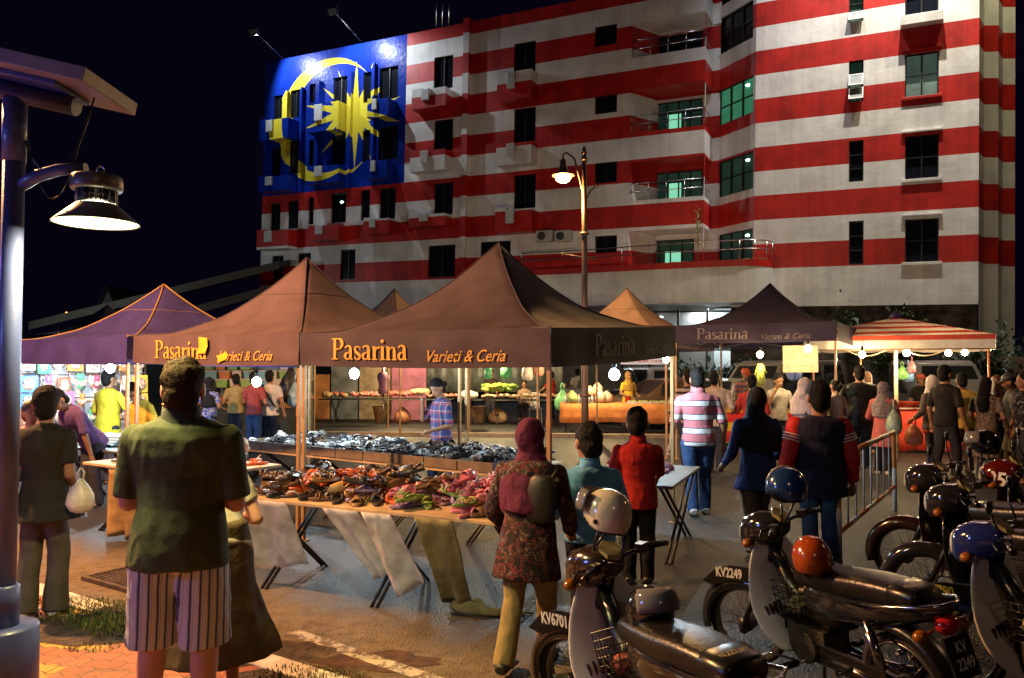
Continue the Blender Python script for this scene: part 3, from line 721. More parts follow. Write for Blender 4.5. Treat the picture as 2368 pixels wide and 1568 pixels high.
def loc(c,x,y,z,rz=RZ): return Vector((c.x,c.y,0))+Matrix.Rotation(rz,3,'Z')@Vector((x,y,z))
# ---- sandals: one of each kind, then copies
mt_sole=tint('tinted_rubber',.55); mt_strap=tint('tinted_strap',.35)
def foot_outline(n=22,L_=.25,W_=.09):
    o=[]
    for k in range(n):
        a=2*math.pi*k/n; y=math.sin(a); x=math.cos(a)
        w=W_/2*(1.0 if y>0 else .78)*(1-.16*math.exp(-((y+.1)/.28)**2))
        o.append((x*w+.006*y,y*L_/2))
    return o
def sole(mb,L_=.25,W_=.09,t=.022,mi=0,lift=0):
    o=foot_outline(22,L_,W_); f=lambda y:lift*((y/L_*2)**2)
    mb.loft([[Vector((x*.96,y*.98,f(y))) for x,y in o],[Vector((x,y,.004+f(y))) for x,y in o],[Vector((x,y,t-.003+f(y))) for x,y in o],[Vector((x*.95,y*.97,t+f(y))) for x,y in o]],mi,True)
def flipflop():
    b=MB(); sole(b); o=b.build('sandal',mt_sole)
    s=MB()
    for sx in (-1,1): s.tube([(0,.065,.022),(sx*.018,.045,.05),(sx*.036,0,.05),(sx*.041,-.04,.022)],[.006,.008,.009,.007],6)
    s.build('strap',mt_strap,o); return o
def slide():
    b=MB(); sole(b,.245,.092,.026); o=b.build('sandal',mt_sole); s=MB()
    for y0,y1 in ((.0,.075),):
        rings=[]
        for k in range(9):
            a=math.pi*k/8; x=.047*math.cos(a); z=.018+.05*math.sin(a)
            rings.append([Vector((x,y0,z)),Vector((x,y1,z-.008)),Vector((x*.93,y1,z-.012)),Vector((x*.93,y0,z-.004))])
        s.loft(rings,0,True)
    s.build('strap',mt_strap,o); return o
def strappy():
    b=MB(); sole(b,.24,.08,.02,lift=.012); o=b.build('sandal',mt_sole); 
    for y0 in (.05,.02,-.07): MB().tube([(.04*math.cos(math.pi*k/6),y0,.02+.045*math.sin(math.pi*k/6)) for k in range(7)],.006,5).build('strap',mt_strap,o)
    MB().tube([(.03,-.09,.03),(.0,-.115,.06),(-.03,-.09,.03)],.006,5).build('heel_strap',mt_strap,o); return o
def clog():
    b=MB(); sole(b,.24,.09,.024); o=b.build('sandal',mt_sole); s=MB(); rings=[]
    for k in range(7):
        y=-.02+.135*k/6; w=.046*math.sqrt(max(.03,1-((y-.0)/.128)**2)) ; h=.062*math.sqrt(max(.02,1-((y+.02)/.15)**2))
        rings.append([Vector((w*math.cos(math.pi*q/8),y,.02+h*math.sin(math.pi*q/8))) for q in range(9)])
    s.loft(rings,0,True,False,False); s.loft([[p*1.0+Vector((0,0,-.004)) for p in r] for r in rings],0,True,False,False)
    s.build('upper',mt_strap,o); MB().tube([(.043,-.02,.03),(.035,-.08,.055),(0,-.11,.06),(-.035,-.08,.055),(-.043,-.02,.03)],.007,5).build('heel_strap',mt_strap,o); return o
KIND=[flipflop(),slide(),strappy(),clog()]
FIRST=[True]*4
def sandal(kind,p,rz,tx,ty,c1,c2,label,group,sc=1):
    if FIRST[kind]: o=KIND[kind]; FIRST[kind]=False
    else: o=copy_tree(KIND[kind])
    o.location=p; o.rotation_euler=(tx,ty,rz); o.scale=(sc,)*3
    o.color=(*c1,1)
    for ch in o.children: ch.color=(*c2,1)
    return tag(o,label,'sandal',group)
ORG=((.6,.12,.03),(.65,.17,.05)); PNK=((.58,.17,.25),(.62,.22,.3)); BRN=((.1,.055,.03),(.16,.08,.035)); BLK=((.02,.02,.022),(.03,.03,.035)); TAN=((.35,.22,.1),(.42,.27,.1)); WHT=((.5,.48,.45),(.6,.58,.55)); LIL=((.3,.2,.42),(.4,.32,.5)); GRN=((.2,.3,.08),(.25,.35,.1)); RED=((.4,.03,.03),(.5,.06,.05)); SIL=((.05,.05,.055),(.45,.47,.5))
NAME={id(ORG):'orange',id(PNK):'pink',id(BRN):'brown',id(BLK):'black',id(TAN):'tan',id(WHT):'white',id(LIL):'lilac',id(GRN):'green',id(RED):'red',id(SIL):'black and silver'}
rnd=random.Random(11)
def heap(c,L_,W_,n,palette,where,rz=RZ,h=.74,pile=.12,x0=0,y0=0,kinds=(0,0,1,2,2,0,3),order=None):
    """shoes lie in a heap on a table: lower ones first, later ones on top"""
    grid={}
    for i in range(n):
        x=x0+.08+rnd.random()*(L_-.16); y=y0+.1+rnd.random()*(W_-.2)
        g=(int((x)/.15),int(y/.16)); k=grid.get(g,0); grid[g]=k+1
        t=(x-x0)/L_
        pal=palette(t,rnd)
        edge=min(1,min(y-y0,W_-(y-y0))/.22)
        z=h+.004+min(k,4)*.036*(.4+.6*edge)
        kd=rnd.choice(kinds); nm=NAME[id(pal)]
        lab={0:'flip-flop',1:'slide sandal',2:'strappy sandal',3:'rubber clog'}[kd]
        amp=.12+.28*min(k,2)
        sandal(kd,loc(c,x,y,z+ (.03 if k else 0),rz),rz+rnd.uniform(-1.2,1.2)+math.pi*(rnd.random()<.4),rnd.uniform(-amp,amp)*.6,rnd.uniform(-amp,amp),pal[0],pal[1],
               f'{nm} {lab} in the heap on {where}',f'{nm} {lab}s heaped on {where}',rnd.uniform(.85,1.08))
SHOE_PARTS=[]
def stuff_heap(c,L_,W_,n,h,y0,rz,seed):
    """rear rows of shoes that read as one dark spread"""
    for i in range(n):
        kd=rnd.choice((2,2,1,3,0)); x=.08+rnd.random()*(L_-.16); y=y0+.04+rnd.random()*(W_-.1)
        SHOE_PARTS.append((kd,Matrix.Translation(loc(c,x,y,h+rnd.choice((0,.03,.06)),rz))@Matrix.Rotation(rz+rnd.uniform(-1.2,1.2),4,'Z')@Matrix.Rotation(rnd.uniform(-.35,.35),4,'X'),rnd.choice((0,0,0,1,2,3))))
def stuff_build():
    mb=MB()
    for kd,M_,ci in SHOE_PARTS:
        for o in (KIND[kd],*KIND[kd].children):
            me=o.data; mb.add([v.co for v in me.vertices],[list(p.vertices) for p in me.polygons],ci if o!=KIND[kd] else (0 if ci!=3 else 3),True,M_)
    o=mb.build('shoes',[mat('shoe_black',(.02,.02,.022),.35),mat('shoe_silver',(.45,.47,.5),.3,.3),mat('shoe_white',(.5,.48,.46),.5),mat('shoe_brown',(.1,.06,.035),.5)],None,fixn=False)
    o['kind']='stuff'; tag(o,'dense spread of black shoes along the rear of the tray table','shoes')
def pal_front(t,r):
    if t<.34: return r.choice([ORG,BRN,BRN,TAN,BLK,BLK,BRN,SIL])
    if t<.52: return r.choice([ORG,LIL,TAN,BRN,TAN,BLK,BLK])
    if t<.86: return r.choice([PNK,PNK,PNK,PNK,PNK,BRN,GRN,LIL,TAN])
    return r.choice([BRN,RED,BLK,PNK])
TF=G(548,1158,.74); TF.z=0
rzF=math.atan2(-.5,1)
TF=Vector((-2.3,6.42,0))
table('long shoe table at the front heaped with orange and pink sandals',TF,2.72,.95,rz=rzF,pairs=3)
heap(TF,2.65,.95,178,pal_front,'the front shoe table',rz=rzF)
TL=Vector((-4.72,8.62,0)); rzL=math.atan2(-1.0,1.55)
table('shoe table at the left in front of the man leaning over it',TL,2.0,1.05,rz=rzL)
heap(TL,2.0,1.05,46,lambda t,r:r.choice([ORG,BRN,TAN,BLK,WHT,ORG]) if t>.4 else r.choice([BRN,TAN,WHT,BLK]),'the left shoe table',rz=rzL)
# second table under the canopies with cardboard trays of dark shoes
TB=Vector((-3.5,10.08,0)); rzB=math.atan2(-2.25,3.1)
table('long table of cardboard trays filled with black shoes',TB,4.1,1.25,rz=rzB,pairs=4)
for k in range(9):
    b=MB(); w=4.1/9; x0=k*w+.008; x1=(k+1)*w-.008; z0=.745; d=.1; y0_,y1_=-.01,.74
    b.box((x0,y0_,z0),(x1,y0_+.008,z0+d)); b.box((x0,y1_-.008,z0),(x1,y1_,z0+d)); b.box((x0,y0_+.008,z0),(x0+.008,y1_-.008,z0+d)); b.box((x1-.008,y0_+.008,z0),(x1,y1_-.008,z0+d)); b.box((x0+.008,y0_+.008,z0),(x1-.008,y1_-.008,z0+.006))
    o=b.build('cardboard_tray',m_card); o.location=(TB.x,TB.y,0); o.rotation_euler=(0,0,rzB)
    tag(o,'open cardboard tray of dark shoes, one of the row on the long table','tray','cardboard trays in a row on the long table')
heap(TB,4.05,.7,62,lambda t,r:r.choice([BLK,BLK,BLK,SIL,SIL,BRN,WHT]),'the long tray table',rz=rzB,h=.8,kinds=(2,2,0,1,3))
stuff_heap(TB,4.05,.5,120,.77,.74,rzB,'row2'); stuff_heap(TB,4.05,.66,30,.765,.04,rzB,'row1')
stuff_heap(TB,4.05,.66,62,.79,.03,rzB,'row1') if False else None
if False: heap(TB,4.05,.5,90,lambda t,r:r.choice([BLK,BLK,SIL,WHT,BRN,BLK]),'the long tray table',rz=rzB,h=.75,y0=.74,kinds=(2,2,1,3))
# table end on the right behind the boys
TR=Vector((.62,7.35,0))
rzR=RZ
table('shoe table running back behind the two boys, its bare white corner showing',TR,.88,1.5,h=.72,rz=math.atan2(-.42,1),top=mat('pale_board',(.14,.14,.125),.6,var=.12),pairs=2)
heap(TR,.7,1.2,16,lambda t,r:r.choice([RED,PNK,WHT,RED,LIL]),'the table behind the boys',rz=math.atan2(-.42,1),h=.72,kinds=(3,3,2))
stuff_build()
q0,q1=P(700,935,26.2),P(903,935,26.2)
for k,(f0,f1,h_,c_) in enumerate(((0,.3,1.5,(.45,.17,.05)),(.32,.62,2.3,(.16,.17,.18)),(.64,1,2.1,(.3,.22,.14)))):
    o=MB().box((q0.x+(q1.x-q0.x)*f0,26.2,0),(q0.x+(q1.x-q0.x)*f1,26.27,h_)).build('backdrop_board',mat('board_%d'%k,c_,.7,var=.35,nscale=2.5),bevel=.01); tag(o,('orange board standing behind the left trestle table, the low one','dark grey hanging sheet behind the left trestle table','brown board behind the sweets on the left trestle table')[k],'board')
# cloths and plastic sheets hung from the front table
def hang(name,label,pts_top,pts_bot,mat_,fold=.05,thick=.004,cat='sheet',nx=14,nz=12,seed=0,flare=0):
    a,b=Vector(pts_top[0]),Vector(pts_top[1]); c,d=Vector(pts_bot[0]),Vector(pts_bot[1])
    nrm=(b-a).cross(Vector((0,0,1))).normalized()
    vs=[]
    for j in range(nz+1):
        t=j/nz
        for i in range(nx+1):
            s=i/nx; p=(a*(1-s)+b*s)*(1-t)+(c*(1-s)+d*s)*t
            p=p+nrm*(fold*t*math.sin(s*9+seed)+.35*fold*noise.noise(Vector((s*4,t*4,seed)))+flare*t*t)
            p.z+=.03*noise.noise(Vector((s*3,seed,0)))*t
            vs.append(p)
    fs=[(j*(nx+1)+i,(j+1)*(nx+1)+i,(j+1)*(nx+1)+i+1,j*(nx+1)+i+1) for j in range(nz) for i in range(nx)]
    o=MB().add(vs,fs,0,True).build(name,mat_,None,fixn=False)
    m=o.modifiers.new('thickness','SOLIDIFY'); m.thickness=thick
    return tag(o,label,cat)
def plastic(name,col,al):
    if name in _M: return _M[name]
    m=mat(name,col,.35,var=.25,nscale=8,bump=.5,bscale=12,alpha=al); return m
m_pl=plastic('milky_plastic',(.68,.67,.66),.66)
def tf(x,y,z): return loc(TF,x,y,z,rzF)
hang('plastic_sheet','grey plastic sheet hanging straight from the front table near the tent pole',(tf(.12,-.03,.73),tf(.62,-.03,.73)),(tf(.04,.2,.08),tf(.62,.22,.2)),m_pl,.03,seed=1)
hang('plastic_sheet','narrow pale plastic sheet hanging slanted beside the table leg',(tf(.98,-.03,.72),tf(1.3,-.03,.72)),(tf(1.3,.2,.16),tf(1.46,.22,.24)),m_pl,.04,seed=3)
hang('plastic_sheet','long pale plastic sheet twisting down to the road from the table',(tf(1.34,-.03,.72),tf(1.6,-.03,.72)),(tf(1.54,.12,.06),tf(1.78,.2,.22)),m_pl,.05,seed=5)
m_sack=mat('olive_cloth',(.2,.17,.075),.85,var=.3,nscale=6,bump=.6,bscale=15)
hang('cloth_drape','olive cloth gathered at the table edge and trailing onto the road',(tf(1.8,-.02,.72),tf(2.12,-.02,.72)),(tf(1.86,.3,.05),tf(2.08,.3,.03)),m_sack,.035,.008,'cloth',nx=24,seed=2)
g=MB()
for k in range(5):
    g.tube([tf(1.95,.28,.04),tf(2.05+.02*k,.24+.03*k,.03+.01*k),tf(2.2,.26+.02*k,.025),tf(2.32+.05*k,.3+.04*k,.012)],[.035,.03,.022,.006],7)
tag(g.build('cloth_tail',m_sack),'crumpled tail of olive cloth lying on the road under the table','cloth')
def tl(x,y,z): return loc(TL,x,y,z,rzL)
hang('cloth_drape','brown tarpaulin bundled under the left shoe table',(tl(.55,-.02,.7),tl(1.1,-.02,.7)),(tl(.75,-.06,.05),tl(1.15,-.02,.03)),mat('brown_tarp',(.22,.13,.045),.8,var=.3,nscale=5,bump=.6,bscale=12),.09,.012,'tarpaulin',nx=24,seed=8)
# blue folded sheet behind the left table
b=MB(); p0=P(255,968,10.6)
for k in range(4): b.cbox((p0.x+.02*k,p0.y,.76+.03*k),(.75-.04*k,.5-.03*k,.03),0,None,-.5+.06*k)
tag(b.build('folded_sheet',mat('pale_blue_sheet',(.25,.45,.62),.5,bump=.3,bscale=15),bevel=.01),'pale blue folded sheet on the low table behind the tent pole','sheet')
table('low dark table carrying the pale blue folded sheet',Vector((p0.x-.7,p0.y-.1,0)),1.5,.7,h=.73,top=mat('dark_top',(.05,.05,.05),.6))
tag(MB().ell((0,0,0),(.045,.04,.04),12,8,M=Matrix.Translation(G(963,1336)+V((0,0,.04)))).build('paper_ball',mat('white_paper',(.6,.6,.58),.8,bump=1,bscale=40)),'crumpled white paper ball on the road under the front table','litter')

# ---------------------------------------------------------------- far stalls
def pxbox(mb,x0,y0,x1,y1,Y,dep,mi=0):
    a=P(x0,y1,Y); b=P(x1,y0,Y); mb.box((a.x,Y,a.z),(b.x,Y+dep,b.z),mi)
# produce tables at about 24 m, running along the lane
def far_table(px0,px1,py,Y,label,W_=.95,h=.76,pairs=3):
    a=P(px0,py,Y); b=P(px1,py,Y); return table(label,Vector((a.x,Y,0)),b.x-a.x,W_,h,rz=-.06,pairs=pairs,top=mat('dark_top'))
far_table(735,1045,920,24.2,'dark trestle table with red and white goods at the back of the lane')
far_table(1062,1292,924,23.6,'long trestle table of onions, garlic and greens at the back of the lane',pairs=4)
GO=random.Random(5)
def lumps(px0,px1,py,Y,n,cols,label,cat,r=(.05,.09),name='produce',spread=.4,squash=.7,zj=.05,same=True):
    out=[]
    protos={}
    for k in range(n):
        px=px0+(px1-px0)*(k+.5)/n; p=P(px,py,Y); c=GO.choice(cols); rr=GO.uniform(*r)
        if name not in LP: 
            b=MB(); b.ell((0,0,0),1,12,8); o=b.build(name,tint('tinted_produce',.6)); LP[name]=o
        else: o=LP[name].copy(); COL.objects.link(o)
        o.scale=(rr*GO.uniform(.9,1.3),rr,rr*squash); o.location=(p.x,p.y+GO.uniform(-.1,spread),max(p.z,.765+rr*squash*.6)+GO.uniform(0,zj)); o.color=(*c,1); o.rotation_euler=(GO.uniform(-.3,.3),0,GO.uniform(0,3))
        tag(o,label,cat,label.split(' on ')[0]+' group')
LP={}
lumps(745,800,914,24.2,10,[(.45,.1,.08),(.5,.3,.12)],'bag of dried goods at the left end of the left trestle table','goods bag',(.08,.13),'goods_bag')
lumps(805,895,914,24.2,22,[(.5,.12,.1),(.55,.3,.25)],'pink packet of sweets on the left trestle table','packet',(.07,.12),'sweet_packet')
lumps(900,960,912,24.2,14,[(.5,.08,.06),(.45,.12,.1)],'bag of red chillies heaped on the left trestle table','vegetable bag',(.08,.13),'chilli_bag')
lumps(955,985,908,24.3,8,[(.6,.45,.25)],'pale cauliflower-like heap on the left trestle table','vegetable',(.1,.15),'cauliflower')
lumps(985,1058,916,24.1,20,[(.5,.2,.12),(.55,.25,.18)],'red onion lying on the trestle table','onion',(.05,.08),'onion')
lumps(1066,1100,916,23.6,7,[(.65,.62,.55)],'white knotted plastic bag of goods on the trestle','bag',(.1,.15),'knotted_bag',squash=.9)
lumps(1118,1190,903,23.7,22,[(.3,.4,.05),(.4,.45,.06),(.16,.3,.05)],'bunch of green vegetables piled on the long trestle','vegetable',(.09,.16),'green_vegetable',squash=.55,zj=.16)
lumps(1115,1290,917,23.5,46,[(.6,.42,.28),(.55,.38,.25),(.5,.33,.2)],'pale garlic or onion lying on the long trestle','onion',(.05,.075),'garlic')
# orange-cloth table
OT=Vector((P(1296,984,21.0).x,21.0,0)); rzO=-.12
def cloth_table(label,c,L_,W_,h,rz,m,drop,name='draped_table',fold=.02):
    root=thing(name,label,'table',(c.x,c.y,0),rz)
    MB().box((0,0,h-.03),(L_,W_,h)).build('tabletop',m_wood,root)
    for x in (.1,L_-.1):
        for s in (-1,1): MB().tube([(x,W_/2-s*W_*.4,0),(x,W_/2+s*W_*.4,h-.035)],.015,6).build('leg',m_iron,root)
    n=40; vs=[];path=[(-.012,W_),(-.012,-.012),(L_+.012,-.012),(L_+.012,W_)]
    pts=[]
    for i in range(3):
        a,b=Vector(path[i]),Vector(path[i+1]); k=10 if i!=1 else n
        for q in range(k): pts.append(a+(b-a)*q/k)
    pts.append(Vector(path[-1])); m_=len(pts)
    for d,am in ((0,0),(drop*.33,.5),(drop*.66,.8),(drop,1)):
        for i,p in enumerate(pts):
            o=fold*am*math.sin(i*1.1)+fold*1.5*am*noise.noise(Vector((i*.2,d,L_)))
            q=Vector((p.x,p.y,h+.006-d+.02*math.sin(i*.35)*(d>drop*.9)))
            if p.y<0: q.y-=.01+abs(o)*1.2
            elif p.x<0: q.x-=.01+abs(o)
            else: q.x+=.01+abs(o)
            vs.append(q)
    c_=MB().add(vs,[(j*m_+i,(j+1)*m_+i,(j+1)*m_+i+1,j*m_+i+1) for j in range(3) for i in range(m_-1)],0,True)
    c_.quad((-.012,-.012,h+.006),(L_+.012,-.012,h+.006),(L_+.012,W_,h+.006),(-.012,W_,h+.006))
    o=c_.build('tablecloth',m,root,fixn=False); md=o.modifiers.new('thickness','SOLIDIFY'); md.thickness=.006
    return root
cloth_table('long table draped in plain orange cloth with bottles and food boxes',OT,4.5,1.0,.77,rzO,mat('orange_cloth',(.55,.2,.05),.8,var=.15,bump=.2,bscale=8),.5)
# water bottles on it
bo=MB(); bo.lathe([(.001,0),(.032,.004),(.033,.14),(.03,.17),(.013,.2),(.013,.215)],10)
bot=bo.build('water_bottle',mat('clear_plastic',(.5,.6,.66),.12,var=.1,alpha=.75)); cp=MB(); cp.lathe([(.015,.212),(.016,.235),(.001,.237)],10); cp.build('bottle_cap',mat('pink_cap',(.65,.1,.25),.4),bot)
k=0
for i in range(9):
    for j in range(3):
        o=bot if k==0 else copy_tree(bot); k+=1
        p=loc(OT,.12+.09*i,.12+.11*j,.777 if not(i>5) else .777,rzO); o.location=p; tag(o,'clear water bottle with a pink cap on the orange-cloth table','bottle','water bottles on the orange-cloth table')
def bag(label,p,r,col,name='plastic_bag',al=.85,handles=True,squash=1.15,cat='bag',tilt=0):
    b=MB(); n=14; prof=[]
    for q,(rr,z) in enumerate(((.35,-1),(.8,-.85),(1,-.45),(.95,0),(.7,.4),(.35,.75),(.2,.95))):
        prof.append([Vector((r*rr*math.cos(2*math.pi*k/n)*(1+.15*noise.noise(Vector((k,q,r*9)))),r*.75*rr*math.sin(2*math.pi*k/n)*(1+.15*noise.noise(Vector((k+7,q,r*9)))),r*squash*z)) for k in range(n)])
    b.loft(prof,0,True)
    if handles:
        for s in (-1,1): b.tube([(s*r*.15,0,r*squash*.85),(s*r*.22,0,r*squash*1.3),(0,0,r*squash*1.6)],.012*r/.15,5)
    o=b.build(name,mat('bag_%d_%d_%d'%tuple(int(c*99) for c in col),col,.4,var=.25,nscale=9,bump=.6,bscale=14,alpha=al)); o.location=p; o.rotation_euler=(0,tilt,GO.uniform(0,3))
    return tag(o,label,cat)
for k,(px,py,r,c) in enumerate(((1322,918,.24,(.3,.4,.14)),(1362,905,.22,(.55,.42,.28)),(1385,915,.26,(.6,.5,.36)),(1405,918,.22,(.6,.5,.38)),(1385,897,.2,(.6,.5,.38)))):
    p=P(px,py,21.2); bag(['bag of pale green cabbage beside the bottles on the orange table','open carton-coloured bag behind the cabbage on the orange table','big clear bag of crackers, middle of the orange table','clear cracker bag at the right end of its heap on the orange table','clear cracker bag on top of the heap on the orange table'][k],V((p.x,21.2+.1*k,max(.78+r*.7,p.z))),r,c,handles=False,squash=.75)
for k in range(8):
    p=loc(OT,1.9+.3*k,.3+.15*(k%2),.78,rzO); b=MB(); b.box((-.13,-.1,0),(.13,.1,.05),0); b.box((-.11,-.08,.051),(.11,.08,.075),1)
    o=b.build('food_tray',[mat('tray_foil',(.6,.62,.6),.3,.6),mat('green_food',(.35,.4,.1),.8,var=.5,nscale=30)]); o.location=p; o.rotation_euler=(0,0,rzO+GO.uniform(-.2,.2)); tag(o,'shallow metal tray of green snacks on the orange-cloth table','food tray','trays of snacks on the orange-cloth table')
# red and yellow striped table, red table
cloth_table('table in red and yellow striped cloth with packed food',Vector((P(1662,1032,17.6).x,17.6,0)),1.7,.9,.8,-.3,bands('red_yellow_cloth',.42,[(0,(.6,.4,.03)),(.45,(.5,.03,.03)),(.5,(.55,.03,.03))],2,off=.2),.72)
for k in range(14):
    p=P(1672+ (k%7)*9,940-8*(k//7),17.9); b=MB(); b.cbox((0,0,0),(.17,.12,.06),0,None,.3*k); b.ell((0,0,.04),(.08,.06,.03),8,6,1)
    o=b.build('food_packet',[mat('packet_pink',(.6,.3,.2),.5),mat('packet_food',(.6,.25,.1),.5,var=.4,nscale=20)],bevel=.01); o.location=(p.x,17.75+.25*(k//7)+.02*k,.83+.06*(k//7)); tag(o,'small packet of food heaped on the striped-cloth table','food packet','food packets on the striped-cloth table')
cloth_table('table in plain red cloth with white plates under the striped umbrella',Vector((P(2060,1046,16.2).x,16.2,0)),1.75,1.0,.84,-.2,mat('red_cloth',(.5,.04,.02),.75,var=.12,bump=.2,bscale=7),.8)
for k,(px,py) in enumerate(((2080,934),(2095,926),(2125,936),(2212,938),(2232,940))):
    p=P(px,py,16.6); o=MB().lathe([(.001,.02),(.1,.02),(.17,.05),(.16,.055),(.1,.028),(.001,.028)],20).build('plate',mat('white_enamel',(.6,.57,.5),.3)); o.location=(p.x,16.45+.1*(k%2),.85); tag(o,'white round dish on the red-cloth table under the striped umbrella','dish','white dishes on the red table')
tb=MB(); tb.lathe([(.001,0),(.15,0),(.22,.16),(.235,.16),(.235,.175),(.2,.17),(.13,.02),(.001,.015)],20); o=tb.build('plastic_tub',mat('red_plastic',(.55,.08,.05),.35)); p=P(2090,925,17); o.location=(p.x,16.85,.85); tag(o,'red plastic tub on the red-cloth table','tub')
# bags hanging by the umbrella pole and the tents
for k,(px,py,Y,r,c,lab) in enumerate(((2100,865,15.5,.13,(.15,.3,.6),'blue plastic bag hanging from the umbrella pole'),(2086,862,15.45,.11,(.2,.5,.15),'green plastic bag hanging beside the umbrella pole'),(2108,848,15.4,.1,(.6,.2,.25),'pink plastic bag hanging highest on the umbrella pole'),
   (1170,855,23,.22,(.1,.4,.2),'green plastic bag hanging high over the long trestle'),(1128,860,22.5,.16,(.1,.45,.25),'pale green bag hanging behind the woman in plaid'),(1220,858,22,.22,(.6,.55,.5),'white plastic bag hanging over the long trestle'),(1245,850,22,.2,(.6,.3,.2),'reddish striped bag hanging near the canopy edge'),(1300,925,22.6,.24,(.15,.45,.2),'mint green bag hanging down behind the right canopy pole'),
   (672,890,17.5,.3,(.02,.02,.025),'large black bag hanging on the left tent pole'),(682,912,17.2,.22,(.3,.5,.65),'light blue bag hanging below the black one'),(1835,850,15.2,.2,(.15,.25,.6),'blue bag hanging beside the cardboard sign'))):
    bag(lab,P(px,py,Y),r,c,squash=1.3)
b=MB()
for k in range(60):
    a=GO.uniform(0,6.28); r=GO.uniform(.02,.12); z=GO.uniform(-.45,0); b.tube([(r*math.cos(a)*.3,r*math.sin(a)*.3,.05),(r*math.cos(a),r*math.sin(a),z)],[.012,.006],4)
o=b.build('leafy_bundle',mat('yellow_leaf',(.4,.45,.06),.7,var=.4)); o.location=P(1757,848,14.2); tag(o,'bundle of yellow-green leaves hanging under a lit bulb','herb bundle')
# signs
b=MB(); p=P(1850,830,14.6); b.cbox((0,0,0),(.62,.01,.5)); sg=b.build('cardboard_sign',mat('cream_card',(.4,.27,.19),.8)); sg.location=p; sg.rotation_euler=(0,0,-.3); tag(sg,'cream handwritten card sign hanging under the lettered canopy','sign')
s=MB()
for r_,(n,y) in enumerate(((3,.13),(6,.03),(1,-.05),(6,-.15))):
    for i in range(n):
        x=-.04*n+.08*i; s.tube([(x,-.008,y),(x+.02,-.008,y+.04),(x+.035,-.008,y-.005),(x+.06,-.008,y+.03)],.004,4)
s.build('scrawl',mat('red_ink',(.5,.2,.15),.7),sg)
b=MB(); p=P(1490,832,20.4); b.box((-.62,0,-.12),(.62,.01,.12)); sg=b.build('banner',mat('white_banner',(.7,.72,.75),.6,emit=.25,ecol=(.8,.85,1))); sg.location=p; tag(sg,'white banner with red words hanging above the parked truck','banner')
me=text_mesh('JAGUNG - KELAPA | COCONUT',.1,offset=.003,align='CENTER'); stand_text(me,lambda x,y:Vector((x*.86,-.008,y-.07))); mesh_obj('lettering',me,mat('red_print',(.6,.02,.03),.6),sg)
# ---- the bright toy stall at the left
ws=MB(); A=P(30,1000,13.6); B_=P(345,1000,15.4)
d=(V((B_.x-A.x,B_.y-A.y,0))); L_=d.length; rzT=math.atan2(d.y,d.x)
st=thing('toy_stall','white toy stall rack hung full of shiny packets at the left','stall',(A.x,A.y,0),rzT)
MB().box((0,.35,.1),(L_,.38,2.25)).build('back_panel',mat('white_sheet',(.6,.64,.68),.7,var=.1),st)
r=MB()
for z in (.75,1.2,1.65,2.1): r.tube([(0,.2,z),(L_,.2,z)],.012,5)
for k in range(6): r.tube([(L_*k/5,.2,0),(L_*k/5,.2,2.2)],.015,5)
r.build('rack',m_steel,st); MB().box((0,-.5,.72),(L_*.55,.15,.75)).build('counter',mat('dark_top'),st)
TOYC=[(.6,.1,.2),(.7,.6,.1),(.1,.3,.6),(.65,.65,.68),(.7,.72,.75),(.6,.3,.1),(.1,.5,.3),(.5,.2,.5),(.25,.13,.08),(.7,.7,.72),(.05,.05,.06)]
pk=None; pk2=None; n=0
for row,z in enumerate((.85,1.12,1.45,1.82)):
    x=.1
    while x<L_-.15:
        w=GO.uniform(.2,.34); h=GO.uniform(.24,.36)
        if pk is None:
            b=MB(); b.box((-.5,-.12,-.5),(.5,.12,.5),0); b.ell((0,-.12,0),(.36,.2,.38),10,7,1)
            pk=b.build('toy_packet',[tint('tinted_pack',.2),mat('toy_mixed',(.5,.4,.35),.3,var=.9,nscale=9)],bevel=.04); o=pk
        elif GO.random()<.45:
            if pk2 is None:
                b=MB(); b.ell((0,0,-.1),(.34,.22,.36),12,8,0); b.ell((0,-.03,.3),(.24,.2,.22),12,8,0); b.ell((-.18,0,.46),.09,8,6,0); b.ell((.18,0,.46),.09,8,6,0); b.ell((-.3,-.05,-.02),(.14,.12,.2),8,6,1); b.ell((.3,-.05,-.02),(.14,.12,.2),8,6,1); b.ell((0,-.2,-.12),(.2,.08,.22),8,6,1)
                pk2=b.build('toy_packet',[tint('tinted_pack'),mat('toy_mixed')]); o=pk2
            else: o=pk2.copy(); COL.objects.link(o)
        else: o=pk.copy(); COL.objects.link(o)
        o.location=V((A.x,A.y,0))+Matrix.Rotation(rzT,3,'Z')@V((x+w/2,.12+GO.uniform(-.05,.02),z+GO.uniform(-.03,.05))); o.scale=(w*.92,.25,h); o.rotation_euler=(GO.uniform(-.1,.1),GO.uniform(-.08,.08),rzT+GO.uniform(-.15,.15)); c=GO.choice(TOYC); o.color=(*c,1)
        tag(o,'shiny packet of toys hanging on the bright stall rack','toy packet','toy packets on the stall rack'); x+=w+.02
